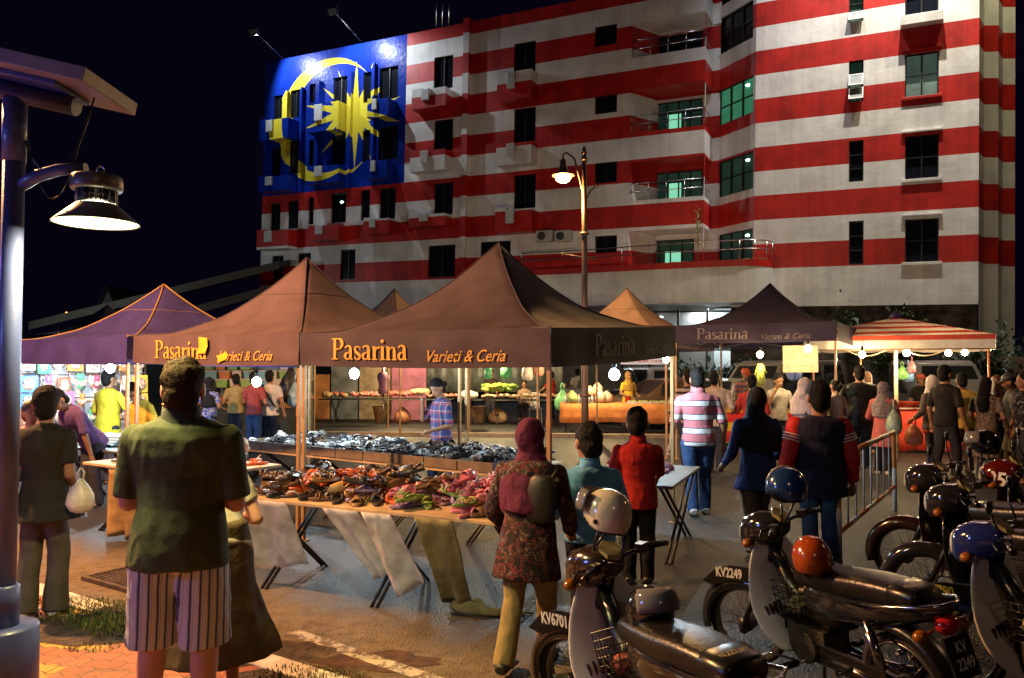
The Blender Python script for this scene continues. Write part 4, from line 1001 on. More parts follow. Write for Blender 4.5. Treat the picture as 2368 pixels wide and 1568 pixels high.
# ---- stall with buckets behind the tourist's head
A=P(440,985,19.5); st=thing('bucket_stall','dark-skirted stall counter stacked with coloured plastic boxes','stall',(A.x,A.y,0),-.05)
L_=P(700,985,19.5).x-A.x
MB().box((0,0,0),(L_,.9,.95)).build('counter_skirt',mat('dark_green_cloth',(.02,.035,.035),.8,var=.3),st)
MB().box((-.05,-.05,.951),(L_+.05,.95,1.0)).build('counter_top',mat('red_shelf',(.45,.12,.05),.6),st)
MB().box((0,.92,.0),(L_,.96,2.4)).build('back_panel',mat('mixed_back',(.12,.16,.17),.7,var=.6,nscale=2),st)
r=MB(); r.box((0,.4,1.42),(L_,.9,1.45)); r.build('shelf',mat('pale_shelf',(.5,.4,.25),.6),st)
for (px,py) in ((512,929),(655,937)):
    me=text_mesh('pilihan',.17,shear=.3); q=P(px-14,py+5,19.5); stand_text(me,lambda x,y:Vector((q.x-A.x+x,-.012,q.z+y))); mesh_obj('lettering',me,mat('gold_print'),st)
BC=[(.25,.45,.12),(.6,.6,.58),(.6,.25,.1),(.55,.5,.35),(.2,.45,.5),(.3,.5,.15),(.6,.55,.45)]
pr=None
for row,z in enumerate((1.003,1.24,1.453,1.69)):
    x=.12
    while x<L_-.2:
        w=GO.uniform(.26,.42)
        if GO.random()<.85:
            if pr is None:
                b=MB(); b.loft([[V((sx*.42,sy*.42,0)) for sx,sy in ((-1,-1),(1,-1),(1,1),(-1,1))],[V((sx*.5,sy*.5,.86)) for sx,sy in ((-1,-1),(1,-1),(1,1),(-1,1))]],0,False); b.box((-.53,-.53,.86),(.53,.53,1.0),1)
                pr=b.build('plastic_box',[tint('tinted_box',.35),mat('box_lid',(.55,.5,.45),.4)],bevel=.03); o=pr
            else: o=pr.copy(); COL.objects.link(o)
            o.scale=(w*.85,.3,.22); o.location=(A.x+x+w/2,A.y+(.35 if row<2 else .62),z); o.color=(*GO.choice(BC),1); o.rotation_euler=(0,0,-.05+GO.uniform(-.06,.06))
            tag(o,'coloured plastic box stacked on the dark-skirted stall','plastic box','plastic boxes on the dark-skirted stall')
        x+=w
# shop mannequin torso, tarpaulin wall, baskets behind the tables
def torso(label,p):
    b=MB(); rr=[]
    for z,rx,ry in ((0,.15,.1),(.12,.16,.11),(.25,.13,.1),(.42,.17,.12),(.55,.19,.1),(.62,.14,.08),(.66,.055,.055),(.78,.05,.05)): rr.append([V((rx*math.cos(k*.449),ry*math.sin(k*.449),z)) for k in range(14)])
    b.loft(rr); b.tube([(0,0,-.9),(0,0,.02)],.02,6,1); o=b.build('mannequin',[mat('mauve_cloth',(.3,.12,.2),.7),m_steel]); o.location=p; tag(o,label,'mannequin')
q=P(886,905,23.3); torso('mauve headless mannequin torso standing behind the red goods',V((q.x,q.y,.95)))
q0,q1=P(985,935,26.5),P(1300,935,26.5); n=40
vs=[V((q0.x+(q1.x-q0.x)*i/n,26.5+.12*math.sin(i*.9)+.1*noise.noise(V((i*.3,j,0))),z)) for j,z in enumerate((.9,1.5,2.2,2.9)) for i in range(n+1)]
o=MB().add(vs,[(j*(n+1)+i,j*(n+1)+i+1,(j+1)*(n+1)+i+1,(j+1)*(n+1)+i) for j in range(3) for i in range(n)],0,True).build('tarpaulin',mat('grey_tarp',(.1,.11,.11),.4,var=.2,bump=.4,bscale=5),None,fixn=False); o.modifiers.new('t','SOLIDIFY').thickness=.01
tag(o,'grey tarpaulin hung as a back wall behind the trestle tables','tarpaulin')
q0,q1=P(905,935,26.0),P(985,935,26.0)
o=MB().box((q0.x,26,0.0),(q1.x,26.05,2.6)).build('pink_hanging',mat('pink_sheet',(.35,.12,.2),.8,var=.3,nscale=2)); tag(o,'pink cloth hung as a backdrop behind the mannequin','cloth')
for k,(px,py,lab) in enumerate(((866,968,'brown woven basket under the left trestle table'),(1100,968,'pale woven basket under the long trestle, beside a sack'))):
    q=G(px,985); o=MB().lathe([(.2,0),(.3,.5),(.31,.52),(.28,.52),(.18,.03),(.001,.03)],18).build('basket',mat('basket_weave',(.28,.17,.09),.8,var=.4,nscale=30,bump=.8,bscale=30)); o.location=(q.x,24.6,0); tag(o,lab,'basket')
for k,(px,c,lab) in enumerate(((930,(.3,.12,.06),'reddish sack slumped under the left trestle table'),(1150,(.4,.27,.14),'tan sack slumped beside the pale basket'),(1330,(.45,.35,.25),'white carton-like sack at the foot of the trestle'))):
    q=P(px,975,24.4); bag(lab,V((q.x,24.4,.26)),.34,c,handles=False,squash=.75,name='sack',cat='sack',al=1)
# folding chair-like white crate seats
for k,(px,lab) in enumerate(((1235,'grey plastic chair behind the long trestle'),)):
    q=P(px,900,24.6); c=thing('plastic_chair',lab,'chair',(q.x,24.7,0),.2)
    MB().box((-.22,-.22,.42),(.22,.22,.46)).build('seat',mat('chair_white',(.5,.48,.46),.5),c); MB().box((-.22,.2,.461),(.22,.24,.95)).build('backrest',mat('chair_white'),c)
    for sx in (-1,1):
        for sy in (-1,1): MB().tube([(sx*.2,sy*.19,0),(sx*.18,sy*.17,.42)],.02,6).build('leg',mat('chair_white'),c)
# ================================================================ people
def blob(mb, voxel, smooth=3, disp=0, dscale=6, seed=0, stretch=(1,1,.5)):
    """fuse overlapping closed solids into one continuous skin"""
    me = mb.mesh('skin', []); o = bpy.data.objects.new('skin', me); COL.objects.link(o)
    m = o.modifiers.new('r','REMESH'); m.mode = 'VOXEL'; m.voxel_size = voxel; m.use_smooth_shade = True
    if smooth: s = o.modifiers.new('s','SMOOTH'); s.iterations = smooth; s.factor = .5
    bpy.context.view_layer.update()
    out = bpy.data.meshes.new_from_object(o.evaluated_get(bpy.context.evaluated_depsgraph_get()))
    bpy.data.objects.remove(o); bpy.data.meshes.remove(me)
    if disp:
        ns = [v.normal.copy() for v in out.vertices]
        for v,n in zip(out.vertices, ns):
            q = Vector((v.co.x*dscale*stretch[0]+seed, v.co.y*dscale*stretch[1], v.co.z*dscale*stretch[2]))
            v.co += n*disp*(noise.noise(q) + .5*(1-2*abs(noise.noise(q*2.1+Vector((5,5,5))))))
    out.update(); return out
def cap(mb, a, b, r0, r1, n=12):
    a, b = Vector(a), Vector(b); mb.tube([a,b],[r0,r1],n); mb.ell(a,r0,n,8); mb.ell(b,r1,n,8)
def rings(prof, F, n=20):
    out=[]
    for z,rx,ry,yo in prof:
        out.append([F @ Vector((rx*math.cos(2*math.pi*k/n)*(1-.0*abs(math.sin(2*math.pi*k/n))), yo+ry*math.sin(2*math.pi*k/n), z)) for k in range(n)])
    return out
ARMS = {  # elbow and wrist offsets from the shoulder, body frame (out, forward, up) in heights
 'down': ((.045,-.01,-.165),(.06,.03,-.305)), 'swing_f': ((.04,.06,-.155),(.045,.15,-.27)), 'swing_b': ((.045,-.07,-.15),(.05,-.11,-.285)),
 'bent': ((.05,.0,-.165),(.01,.14,-.2)), 'bent_low': ((.05,.0,-.168),(.03,.12,-.245)), 'crossed': ((.022,.012,-.17),(-.1,.1,-.15)),
 'face': ((.03,.1,-.13),(-.03,.13,.0)), 'chest': ((.05,.04,-.16),(-.04,.13,-.09)), 'reach': ((.02,.11,-.13),(0,.23,-.2)), 'hip': ((.085,-.03,-.15),(.03,.03,-.24)),
 'out': ((.1,.03,-.13),(.17,.1,-.22)), 'carry': ((.04,.06,-.16),(-.07,.15,-.1)), 'lean': ((.03,.08,-.15),(.03,.13,-.3)), 'pocket': ((.07,-.02,-.16),(.035,.04,-.29))}
SKIN = mat('brown_skin',(.27,.13,.07),.55,var=.1,nscale=8,spec=.35); SKINL = mat('light_skin',(.5,.25,.17),.55,var=.1,nscale=8,spec=.35)
HAIRB = mat('black_hair',(.006,.005,.005),.75,var=.3,nscale=60,bump=.6,bscale=90,spec=.2)
m_eye = mat('dark_eye',(.012,.01,.01),.2,var=0)
def cloth(name,col=None,**k):
    if name in _M: return _M[name]
    return mat(name,col,k.pop('rough',.85),var=k.pop('var',.16),nscale=k.pop('nscale',9),bump=k.pop('bump',.35),bscale=k.pop('bscale',26),spec=.2)
def person(label, pos, rz, h, arms=('down','down'), top=None, bottom=None, skin=None, hair='short', hairm=None, scarf=None, sleeve=.7, lean=0, stride=0, build=1.0, kid=0, turn=0, nod=0, hem=.47, style='trousers', skz=.06, shoes=None, vox=None, extra=None, collar=None, leg_split=.0, group=None, tz=0, sit=False, flare=0, sleeve_m=None, cat='person', drop=0, loose=.0, faces=False):
    root = thing('person', label, cat, (pos.x,pos.y,pos.z+tz), rz, group)
    near = math.hypot(pos.x,pos.y) < 8.5; vox = vox or (.0085 if near else .013)
    skin = skin or SKIN; b = build
    hs = 1.09+.17*kid                                  # a child's head is larger for its height
    hip, sh = .5-.02*kid, .815-.035*kid
    F = Matrix.Translation((0,0,hip*h)) @ Matrix.Rotation(R(-lean),4,'X') @ Matrix.Translation((0,0,-hip*h))
    S = lambda x,y,z: Vector((x*h,y*h,z*h))
    FS = lambda x,y,z: F @ S(x,y,z)
    sw = .107*(.95+.05*b)
    # torso profile (height, half width, half depth, forward offset)
    tp = [(hip-.055,.078,.062,-.004),(hip,.094,.075,-.008),(hip+.05,.09,.068,-.002),(hip+.11,.081,.06,.004),(hip+.19,.09,.066,.004),(sh-.075,.1,.07,0),(sh-.03,.103,.062,-.004),(sh,.088,.05,-.006),(sh+.02,.05,.042,-.004),(sh+.032,.036,.038,0)]
    tp = [(z*h,rx*h*b,ry*h*(.75+.25*b)*(1+.12*(b-1)*6*(1 if .5<z<.65 else 0)),yo*h) for z,rx,ry,yo in tp]
    body = MB(); body.loft(rings(tp,F),0,True)
    # head on its neck, turned
    nb = FS(0,-.004,sh+.01); hc0 = (.925-.02*kid)
    Hh = F @ Matrix.Translation(S(0,.0,sh+.04)) @ Matrix.Rotation(R(lean*.6-nod),4,'X') @ Matrix.Rotation(R(turn),4,'Z')
    hz = (hc0-sh-.04-drop)*h
    HP = lambda x,y,z: Hh @ Vector((x*h*hs, y*h*hs, z*h*hs+hz))
    cap(body, nb, Hh @ Vector((0,.008*h,hz-.03*h)), .034*h*(.9+.1*b), .031*h*hs)
    body.ell((0,0,0),(.044*h*hs,.054*h*hs,.056*h*hs),16,12,0,Hh@Matrix.Translation((0,.0,hz+.016*h*hs)))
    body.ell((0,0,0),(.036*h*hs,.042*h*hs,.05*h*hs),14,10,0,Hh@Matrix.Translation((0,.014*h*hs,hz-.022*h*hs)))
    cap(body, HP(0,.05,.0), HP(0,.062,-.016), .006*h*hs,.0085*h*hs,8)            # nose
    cap(body, HP(-.011,.048,-.036), HP(.011,.048,-.036), .006*h*hs,.006*h*hs,8)    # lips
    cap(body, HP(-.026,.043,.016), HP(.026,.043,.016), .007*h*hs,.007*h*hs,8)      # brow
    for s in (-1,1): body.ell((0,0,0),(.007*h*hs,.015*h*hs,.022*h*hs),8,7,0,Hh@Matrix.Translation((s*.046*h*hs,.0,hz-.004*h*hs)))
    # arms and hands
    armj=[]
    for s,a in ((-1,arms[0]),(1,arms[1])):
        e,w = ARMS[a] if isinstance(a,str) else a
        q = FS(s*sw*b,-.002,sh-.032)
        E_ = F @ (Vector((s*(sw*b+e[0])*h, (e[1]-.002)*h, (sh-.032+e[2])*h))); W_ = F @ (Vector((s*(sw*b+w[0])*h, w[1]*h, (sh-.032+w[2])*h)))
        armj.append((q,E_,W_)); k=.94+.06*b*1.4
        cap(body,q,E_,.0295*h*k,.0235*h*k); cap(body,E_,W_,.024*h*k,.0155*h)
        d=(W_-E_).normalized(); side=d.cross(Vector((0,1,0)) if abs(d.y)<.8 else Vector((0,0,1))).normalized(); up=side.cross(d).normalized()
        pl=W_+d*.05*h
        body.tube([W_,W_+d*.025*h,pl,pl+d*.004*h],[.0155*h,.019*h,.021*h,.014*h],10)
        for f in range(4):
            o=(f-1.5)*.0105*h; l=(.036,.044,.046,.038)[f]*h; p0=pl+side*o; p1=p0+d*l*.55+up*.004*h*s; p2=p1+d*l*.4+up*.014*h*s
            rr=max(.0056*h,vox*.62); body.tube([p0-d*.012*h,p0,p1,p2],[rr*1.1,rr*1.08,rr,rr*.85],7)
        rr=max(.0064*h,vox*.66); body.tube([W_+d*.015*h,W_+d*.03*h-side*.02*h*s,W_+d*.058*h-side*.03*h*s],[rr*1.2,rr,rr*.85],7)
    # legs
    lj=[]
    for s in (-1,1):
        st=stride*s
        H_=S(s*.05*b,-.004,hip-.02); K_=S(s*(.052+leg_split),.03*abs(st)+st*.13+.012,.275); A_=S(s*(.05+leg_split*1.2),st*.26-.02-(.06*abs(st) if st<0 else 0),.05+(.05*abs(st) if st<0 else 0))
        if sit: K_=S(s*.06,.24,hip-.02); A_=S(s*.06,.25,hip-.24)
        lj.append((H_,K_,A_)); cap(body,H_,K_,.052*h*b,.034*h); cap(body,K_,K_+(A_-K_)*.35,.033*h,.036*h); cap(body,K_+(A_-K_)*.35,A_,.036*h,.021*h)
        body.loft([[A_+Vector((.024*h*math.cos(t*.7854)*w,yy*h+.0*h,zz*h+.018*h*math.sin(t*.7854)*hh)) for t in range(8)] for yy,zz,w,hh in ((-.035,-.028,.7,.8),(-.01,-.018,1,1.4),(.04,-.03,1.15,1.0),(.08,-.038,1.2,.6),(.1,-.041,.7,.4))],0,True)
    me = blob(body, vox, 3); bo = mesh_obj('body', me, skin, root)
    # eyes
    for s in (-1,1):
        e=MB(); e.ell((0,0,0),(.0065*h*hs,.003*h*hs,.004*h*hs),8,6,0,Hh@Matrix.Translation((s*.018*h*hs,.0515*h*hs,hz+.006*h*hs))); e.build('eye',m_eye,bo)
    v2 = vox*1.15
    # upper garment
    if top is not None:
        t=MB(); g=.010+loose; pr=[]
        zs=[p for p in tp]
        hemz=hem*h
        if hemz < tp[0][0]-.001:
            fl=flare*h
            pr.append((hemz,tp[1][1]+g*h+.012*h+fl,tp[1][2]+g*h+.012*h+fl*.8,-.004*h))
            pr.append(((hemz+tp[1][0])/2,tp[1][1]+g*h+.008*h+fl*.5,tp[1][2]+g*h+.008*h+fl*.4,-.006*h))
            low=tp[1:]
        else: low=[p for p in tp if p[0]>hemz]; pr.append((hemz,low[0][1]+g*h*1.2,low[0][2]+g*h*1.3,low[0][3]))
        for z,rx,ry,yo in low:
            k=1.0 if z<(sh+.005)*h else .35
            pr.append((z,rx+g*h*k,ry+g*h*k+(.004*h if z<(hip+.15)*h else 0),yo))
        pr[-1]=(pr[-1][0]-.004*h,pr[-1][1]*.99,pr[-1][2]*.99,pr[-1][3])
        t.loft(rings(pr,F,24),0,True)
        for (q,E_,W_) in armj:
            if sleeve<=1: cap(t,q,q+(E_-q)*.5,.0325*h*(.9+.1*b)+loose*h*.6,.033*h*(.9+.1*b)+loose*h*.6); t.tube([q,q+(E_-q)*sleeve],[.0325*h+loose*h*.6,.0345*h*(.85+.15*b)+loose*h*.6],14)
            else:
                cap(t,q,E_,.034*h+loose*h*.6,.031*h+loose*h*.5); t.tube([E_,E_+(W_-E_)*(sleeve-1)],[.031*h+loose*h*.5,.024*h+loose*h*.5],14)
        tm=blob(t,v2,3,.0042*h*(1.2 if near else .8),11/h,sum(map(ord,label))%97,(1,1,.55))
        mesh_obj('shirt',tm,top,root)
    if sleeve_m is not None:
        for s,(q,E_,W_) in zip((-1,1),armj):
            t=MB(); cap(t,q,E_,.0395*h+loose*h*.6,.0345*h+loose*h*.5); t.tube([E_,E_+(W_-E_)*.95],[.034*h+loose*h*.5,.027*h+loose*h*.5],14)
            so=mesh_obj('sleeve',blob(t,v2,3,.004*h,11/h,3,(1,1,1)),sleeve_m,root)
            w=MB()
            for j in range(3):
                c=q+(E_-q)*(.25+.09*j); w.tube([c,c+(E_-q)*.035],[.0455*h+loose*h*.6]*2,16)
            w.build('sleeve_stripe',mat('white_stripe',(.6,.6,.6),.7,var=0),so)
    # lower garment
    if bottom is not None:
        t=MB()
        if style=='skirt':
            n=26; pr=[]
            for z,rx in ((hip+.1,.088),(hip,.108),(hip-.12,.113+flare*.1),(.27,.125+flare*.5),(skz,.14+flare)):
                pr.append([S(rx*b*math.cos(6.2832*k/n)*(1+.05*math.sin(k*2.4)*(1-z/.6)),rx*.8*b*math.sin(6.2832*k/n)*(1+.05*math.sin(k*2.4)*(1-z/.6))-.004,z) for k in range(n)])
            t.loft(pr,0,True)
        else:
            low=[(hip-.05,.088,.072,-.004),(hip+.0,.1,.08,-.008),(hip+.06,.096,.074,-.002),(hip+.1,.088,.066,.002)]
            t.loft(rings([(z*h,rx*h*b,ry*h*(.75+.25*b),yo*h) for z,rx,ry,yo in low],Matrix.Identity(4) if abs(lean)<15 else F),0,True)
            for (H_,K_,A_) in lj:
                if style=='shorts':
                    q=K_+(A_-K_)*.12; cap(t,H_,H_+(q-H_)*.5,.061*h*b,.058*h*b); t.tube([H_,H_+(q-H_)*.5,q],[.06*h*b,.058*h*b,.057*h*b],18)
                elif style=='tight':
                    cap(t,H_,K_,.057*h*b,.038*h); t.tube([K_,K_+(A_-K_)*.4,A_-Vector((0,0,.02*h))],[.038*h,.038*h,.027*h],14)
                else:
                    cap(t,H_,K_,.06*h*b,.044*h); t.tube([K_,K_+(A_-K_)*.4,A_-Vector((0,.004*h,.028*h))],[.044*h,.042*h,.041*h+flare*.2*h],16)
        tm=blob(t,v2,3,.0048*h*(1.2 if near else .7),9/h,3+sum(map(ord,label))%31,(1,1,.7))
        mesh_obj({'skirt':'skirt','shorts':'shorts'}.get(style,'trousers'),tm,bottom,root)
    # shoes
    if shoes is not None:
        for (H_,K_,A_) in lj:
            t=MB(); t.loft([[A_+Vector((.029*h*math.cos(q*.5236)*w,yy*h,zz*h+.02*h*math.sin(q*.5236)*hh)) for q in range(12)] for yy,zz,w,hh in ((-.048,-.028,.6,.7),(-.035,-.024,.95,1.25),(.0,-.022,1.05,1.35),(.045,-.03,1.15,.95),(.09,-.036,1.15,.7),(.115,-.04,.65,.45))],0,True)
            for v in t.v: v.z=max(v.z,A_.z-.048*h)
            t.build('shoe',shoes,root)
    # hair or headscarf
    hm=hairm or HAIRB
    if scarf is None and hair:
        t=MB(); t.ell((0,0,0),(.0485*h*hs,.058*h*hs,.058*h*hs),16,12,0,Hh@Matrix.Translation((0,-.008*h*hs,hz+.023*h*hs)))
        t.ell((0,0,0),(.042*h*hs,.036*h*hs,.05*h*hs),14,10,0,Hh@Matrix.Translation((0,-.026*h*hs,hz-.012*h*hs)))
        if hair=='long':
            a=HP(0,-.03,-.0); t.tube([a,HP(0,-.045,-.06),F@S(0,-.075,sh-.05),F@S(0,-.08,sh-.15)],[.045*h*hs,.048*h*hs,.06*h,.035*h],14)
        if hair=='bun': t.ell(HP(0,-.07,-.0),.028*h*hs,12,8)
        hmsh=blob(t,vox*.9,2,.0045*h,26/h,2,(1,1,1))
        # keep the face free: drop hair in front of the hairline
        bm=bmesh.new(); bm.from_mesh(hmsh); Hi=Hh.inverted()
        for v in bm.verts:
            q=Hi@v.co; fy=q.y/(h*hs); fz=(q.z-hz)/(h*hs)
            lim=.012+.05*max(0,min(1,(fz-.012)/.035)) if hair!='long' else .02+.04*max(0,min(1,(fz-.012)/.035))
            if fy>lim: q.y=(lim+(fy-lim)*.1)*h*hs; v.co=Hh@q
        bm.to_mesh(hmsh); bm.free(); mesh_obj('hair',hmsh,hm,root)
    if scarf is not None:
        t=MB(); t.ell((0,0,0),(.054*h*hs,.058*h*hs,.066*h*hs),16,12,0,Hh@Matrix.Translation((0,-.009*h*hs,hz+.012*h*hs)))
        t.loft([[Hh@Vector((.052*h*hs*math.cos(.3927*k),(-.004+.05*math.sin(.3927*k))*h*hs,hz-.01*h)) for k in range(16)],
                [Hh@Vector((.05*h*hs*math.cos(.3927*k),(.004+.045*math.sin(.3927*k))*h*hs,hz-.06*h)) for k in range(16)],
                [F@S(.085*math.cos(.3927*k),-.004+.068*math.sin(.3927*k),sh-.005) for k in range(16)],
                [F@S(.122*b*math.cos(.3927*k),-.006+.094*math.sin(.3927*k),sh-.07) for k in range(16)],
                [F@S(.116*b*math.cos(.3927*k),-.008+(.1 if k<9 else .105)*math.sin(.3927*k),sh-(.15 if k<9 else .19)) for k in range(16)]],0,True)
        sm=blob(t,v2,3,.007*h,14/h,5,(1,1,.5))
        bm=bmesh.new(); bm.from_mesh(sm); Hi=Hh.inverted()
        for v in bm.verts:     # opening for the face
            q=Hi@v.co; x,y,z=q.x/(h*hs),q.y/(h*hs),(q.z-hz)/(h*hs)
            if y>.02 and abs(x)<.04 and -.05<z<.05: q.y=(.02+(y-.02)*.25)*h*hs; v.co=Hh@q
        bm.to_mesh(sm); bm.free(); mesh_obj('headscarf',sm,scarf,root)
    if collar is not None:
        t=MB(); n=24; rr=[]
        for z,k in ((sh+.012,.056),(sh+.03,.05),(sh+.058,.046),(sh+.056,.042),(sh+.03,.043),(sh+.012,.046)):
            rr.append([FS(k*1.02*math.cos(6.2832*q/n),(k*.98*math.sin(6.2832*q/n))-.004,z-.012*max(0,math.sin(6.2832*q/n))) for q in range(n)])
        t.loft(rr,0,True,False); co=t.build('collar',collar[0],root)
        e=MB(); e.tube([FS(.0455*math.cos(6.2832*q/n),.0455*math.sin(6.2832*q/n)-.004,sh+.059-.012*max(0,math.sin(6.2832*q/n))) for q in range(n+1)],.0035*h,6); e.build('collar_edge',collar[1],co)
    if extra: extra(root,h,S,FS,HP,armj,lj)
    return root,armj
def at(px,py_foot,z=0): return G(px,py_foot,z)
def atd(px,Y,z=0): p=P(px,845,Y); return Vector((p.x,Y,z))
PAV=.13
C_=cloth
# ---- the tourist in front
def strap_none(*a): pass
polo=C_('dark_green_polo',(.055,.066,.03),bump=.5,bscale=9)
stripe_sh=bands('striped_shorts',.046,[(0,(.5,.49,.47)),(.24,(.25,.25,.27)),(.34,(.04,.045,.08)),(.5,(.22,.22,.25)),(.58,(.5,.49,.47)),(.72,(.32,.29,.26)),(.8,(.5,.49,.47))],0,wob=.012,skew=.8)
brown_hair=mat('short_brown_hair',(.03,.017,.006),.8,var=.5,nscale=90,bump=.4,bscale=140,spec=.1)
person('tall man seen from behind in a dark polo shirt and striped shorts',V((-1.5,3.55,PAV)),R(-2),1.71,('crossed','crossed'),polo,stripe_sh,SKINL,'short',brown_hair,style='shorts',build=1.15,sleeve=.9,turn=14,nod=3,shoes=mat('grey_shoe',(.2,.2,.2),.7),collar=(C_('dark_collar',(.05,.055,.04)),mat('orange_edge',(.6,.15,.03),.7,var=0)),vox=.0075,hem=.455,leg_split=.018,loose=.007,lean=1,drop=.012)
person('woman half hidden behind the tall man, in a long brown skirt',V((-1.48,4.0,PAV)),R(35),1.46,('chest','chest'),C_('cream_top',(.42,.36,.27)),C_('brown_skirt',(.1,.07,.035),nscale=5),SKINL,'short',mat('fair_hair',(.25,.17,.08),.5,var=.3,nscale=80),style='skirt',skz=.15,flare=.075,shoes=None,hem=.48,vox=.009,stride=.15,lean=36,nod=20,sleeve=.6)
# ---- father with child at the left
person('man in a black shirt and grey trousers carrying a child, left of the tourist',V((-3.14,5.28,PAV)),R(8),1.52,(((.015,.03,-.165),(-.05,.13,-.1)),((.012,-.0,-.168),(.0,.1,-.25))),C_('black_shirt',(.018,.016,.014)),C_('grey_trousers',(.075,.068,.06)),SKIN,'short',stride=.12,build=.84,shoes=mat('white_shoe',(.5,.47,.42),.6),loose=.009,flare=.05,hem=.43,turn=10)
child,_=person('small child carried on a shoulder, arm round the man in black',V((-3.33,5.42,PAV+.5)),R(200),.92,('bent',((.06,.09,-.02),(.0,.2,.03))),blotch('red_check',[(0,(.4,.06,.06)),(.48,(.5,.4,.36)),(.55,(.3,.04,.05))],18),C_('child_trousers',(.1,.08,.08)),mat('child_skin',(.36,.19,.11),.55),'short',mat('child_hair',(.05,.025,.015),.5,var=.3,nscale=60),kid=.6,turn=40,vox=.009,sit=True)
bag('white plastic bag hanging from the wrist of the man in black',P(186,1145,5.2),.085,(.6,.55,.5),al=.8,squash=1.35)
# ---- behind the left table
person('man in a purple shirt bending over the left shoe table',V((-5.35,10.0,0)),R(150),1.66,('lean','lean'),C_('purple_shirt',(.09,.05,.15)),C_('dark_trousers',(.03,.03,.04)),lean=38,nod=30,sleeve=.9,hem=.45)
person('man in a plain yellow shirt standing under the purple-blue canopy',atd(252,12.0),R(-25),1.72,('bent','out'),C_('yellow_shirt',(.6,.48,.03)),C_('dark_trousers'),build=1.15,sleeve=.95,hem=.44)
person('woman in a yellow top and black vest beside the left tent pole',atd(336,10.6),R(160),1.6,('bent','down'),C_('yellow_top',(.5,.36,.04)),C_('dark_trousers'),nod=35,lean=12,turn=20,hem=.42)
person('child in a sparkling dark headscarf sitting behind the front table',V((-3.02,8.75,-.25)),R(-70),1.25,('chest','face'),C_('dark_brown_top',(.03,.018,.016)),C_('dark_trousers'),mat('pale_skin',(.42,.24,.15),.55),scarf=mat('sparkle_scarf',(.03,.028,.03),.3,.3,var=.9,nscale=120),kid=.5,turn=-10,sleeve=1.8,hem=.4)
plaid=bpy.data.materials.new('plaid_shirt'); N,L,b_=nt(plaid); tc=N.new('ShaderNodeTexCoord'); sp=N.new('ShaderNodeSeparateXYZ'); L.new(tc.outputs['Object'],sp.inputs[0])
fx=math_node(N,L,'FRACT',math_node(N,L,'MULTIPLY',sp.outputs[0],11)); fz=math_node(N,L,'FRACT',math_node(N,L,'MULTIPLY',sp.outputs[2],9))
ca=ramp(N,L,fx,[(0,(.03,.04,.13)),(.45,(.35,.35,.36)),(.55,(.3,.03,.04)),(.8,(.04,.05,.15))],'CONSTANT'); cb=ramp(N,L,fz,[(0,(.03,.04,.14)),(.5,(.35,.04,.05)),(.75,(.4,.4,.42)),(.83,(.04,.05,.15))],'CONSTANT')
mx=N.new('ShaderNodeMix'); mx.data_type='RGBA'; mx.inputs[0].default_value=.5; L.new(ca,mx.inputs[6]); L.new(cb,mx.inputs[7]); L.new(mx.outputs[2],b_.inputs['Base Color']); b_.inputs['Roughness'].default_value=.85
def backpack(root,h,S,FS,HP,armj,lj): pass
person('woman in a red and blue plaid tunic walking behind the tray table',atd(1020,10.5),R(120),1.63,('bent','face'),plaid,C_('dark_jeans',(.02,.025,.05)),skin=SKIN,hair='bun',nod=28,turn=15,sleeve=.95,hem=.36,stride=.25,build=1.02)
# ---- boys and women right of the front table
person('boy in a light blue collared shirt at the front table',V((.52,5.25,0)),R(12),1.42,('bent','bent'),C_('light_blue_shirt',(.11,.34,.6)),C_('black_trousers',(.012,.012,.014)),kid=1.2,turn=8,nod=10,collar=(C_('light_blue_shirt',(.11,.34,.6)),C_('light_blue_shirt',(.11,.34,.6))),build=1.12,hem=.45,sleeve=1.0,shoes=mat('black_shoe',(.02,.02,.02),.5),loose=.006)
person('boy in a red shirt reaching to the shoes on the right table end',V((1.05,6.55,0)),R(-8),1.45,('down','reach'),C_('red_shirt',(.3,.014,.01)),C_('black_trousers'),kid=1.0,turn=-12,nod=8,hem=.43,sleeve=1.05,loose=.007,shoes=mat('black_shoe'),collar=(C_('red_shirt',(.3,.014,.01)),C_('red_shirt',(.3,.014,.01))))
floral=blotch('dark_floral',[(0,(.02,.014,.018)),(.49,(.16,.03,.035)),(.53,(.025,.018,.02)),(.59,(.22,.17,.15)),(.62,(.03,.016,.022))],13)
wm,aj=person('woman in a maroon headscarf and floral tunic striding past the front table',V((.1,4.75,0)),R(-20),1.47,('bent_low','bent_low'),floral,C_('khaki_trousers',(.26,.2,.09)),scarf=C_('maroon_scarf',(.1,.016,.05),bump=.5),stride=.42,sleeve=1.8,hem=.36,flare=.012,loose=.008,turn=-20,build=1.08,shoes=mat('black_shoe'),lean=6)
b=MB(); b.loft([[V((.12*math.cos(k*.5236)*w,.05*math.sin(k*.5236)*w,z)) for k in range(12)] for z,w in ((-.17,.75),(-.12,1),(.05,1),(.13,.8),(.16,.5))],0,True)
for s in (-1,1): b.tube([(s*.06,.03,.14),(s*.08,.12,.2),(s*.08,.17,.1)],.012,6)
o=b.build('shoulder_bag',mat('black_leather',(.015,.013,.012),.5)); o.location=(.17,4.62,1.02); o.scale=(.78,.8,.85); o.rotation_euler=(0,.1,R(-20)); tag(o,'black backpack on the woman in the maroon headscarf','bag')
polost=bands('striped_polo',.165,[(0,(.5,.5,.5)),(.3,(.02,.02,.06)),(.36,(.42,.13,.15)),(.66,(.42,.13,.15)),(.9,(.02,.02,.06)),(.95,(.5,.5,.5))],2)
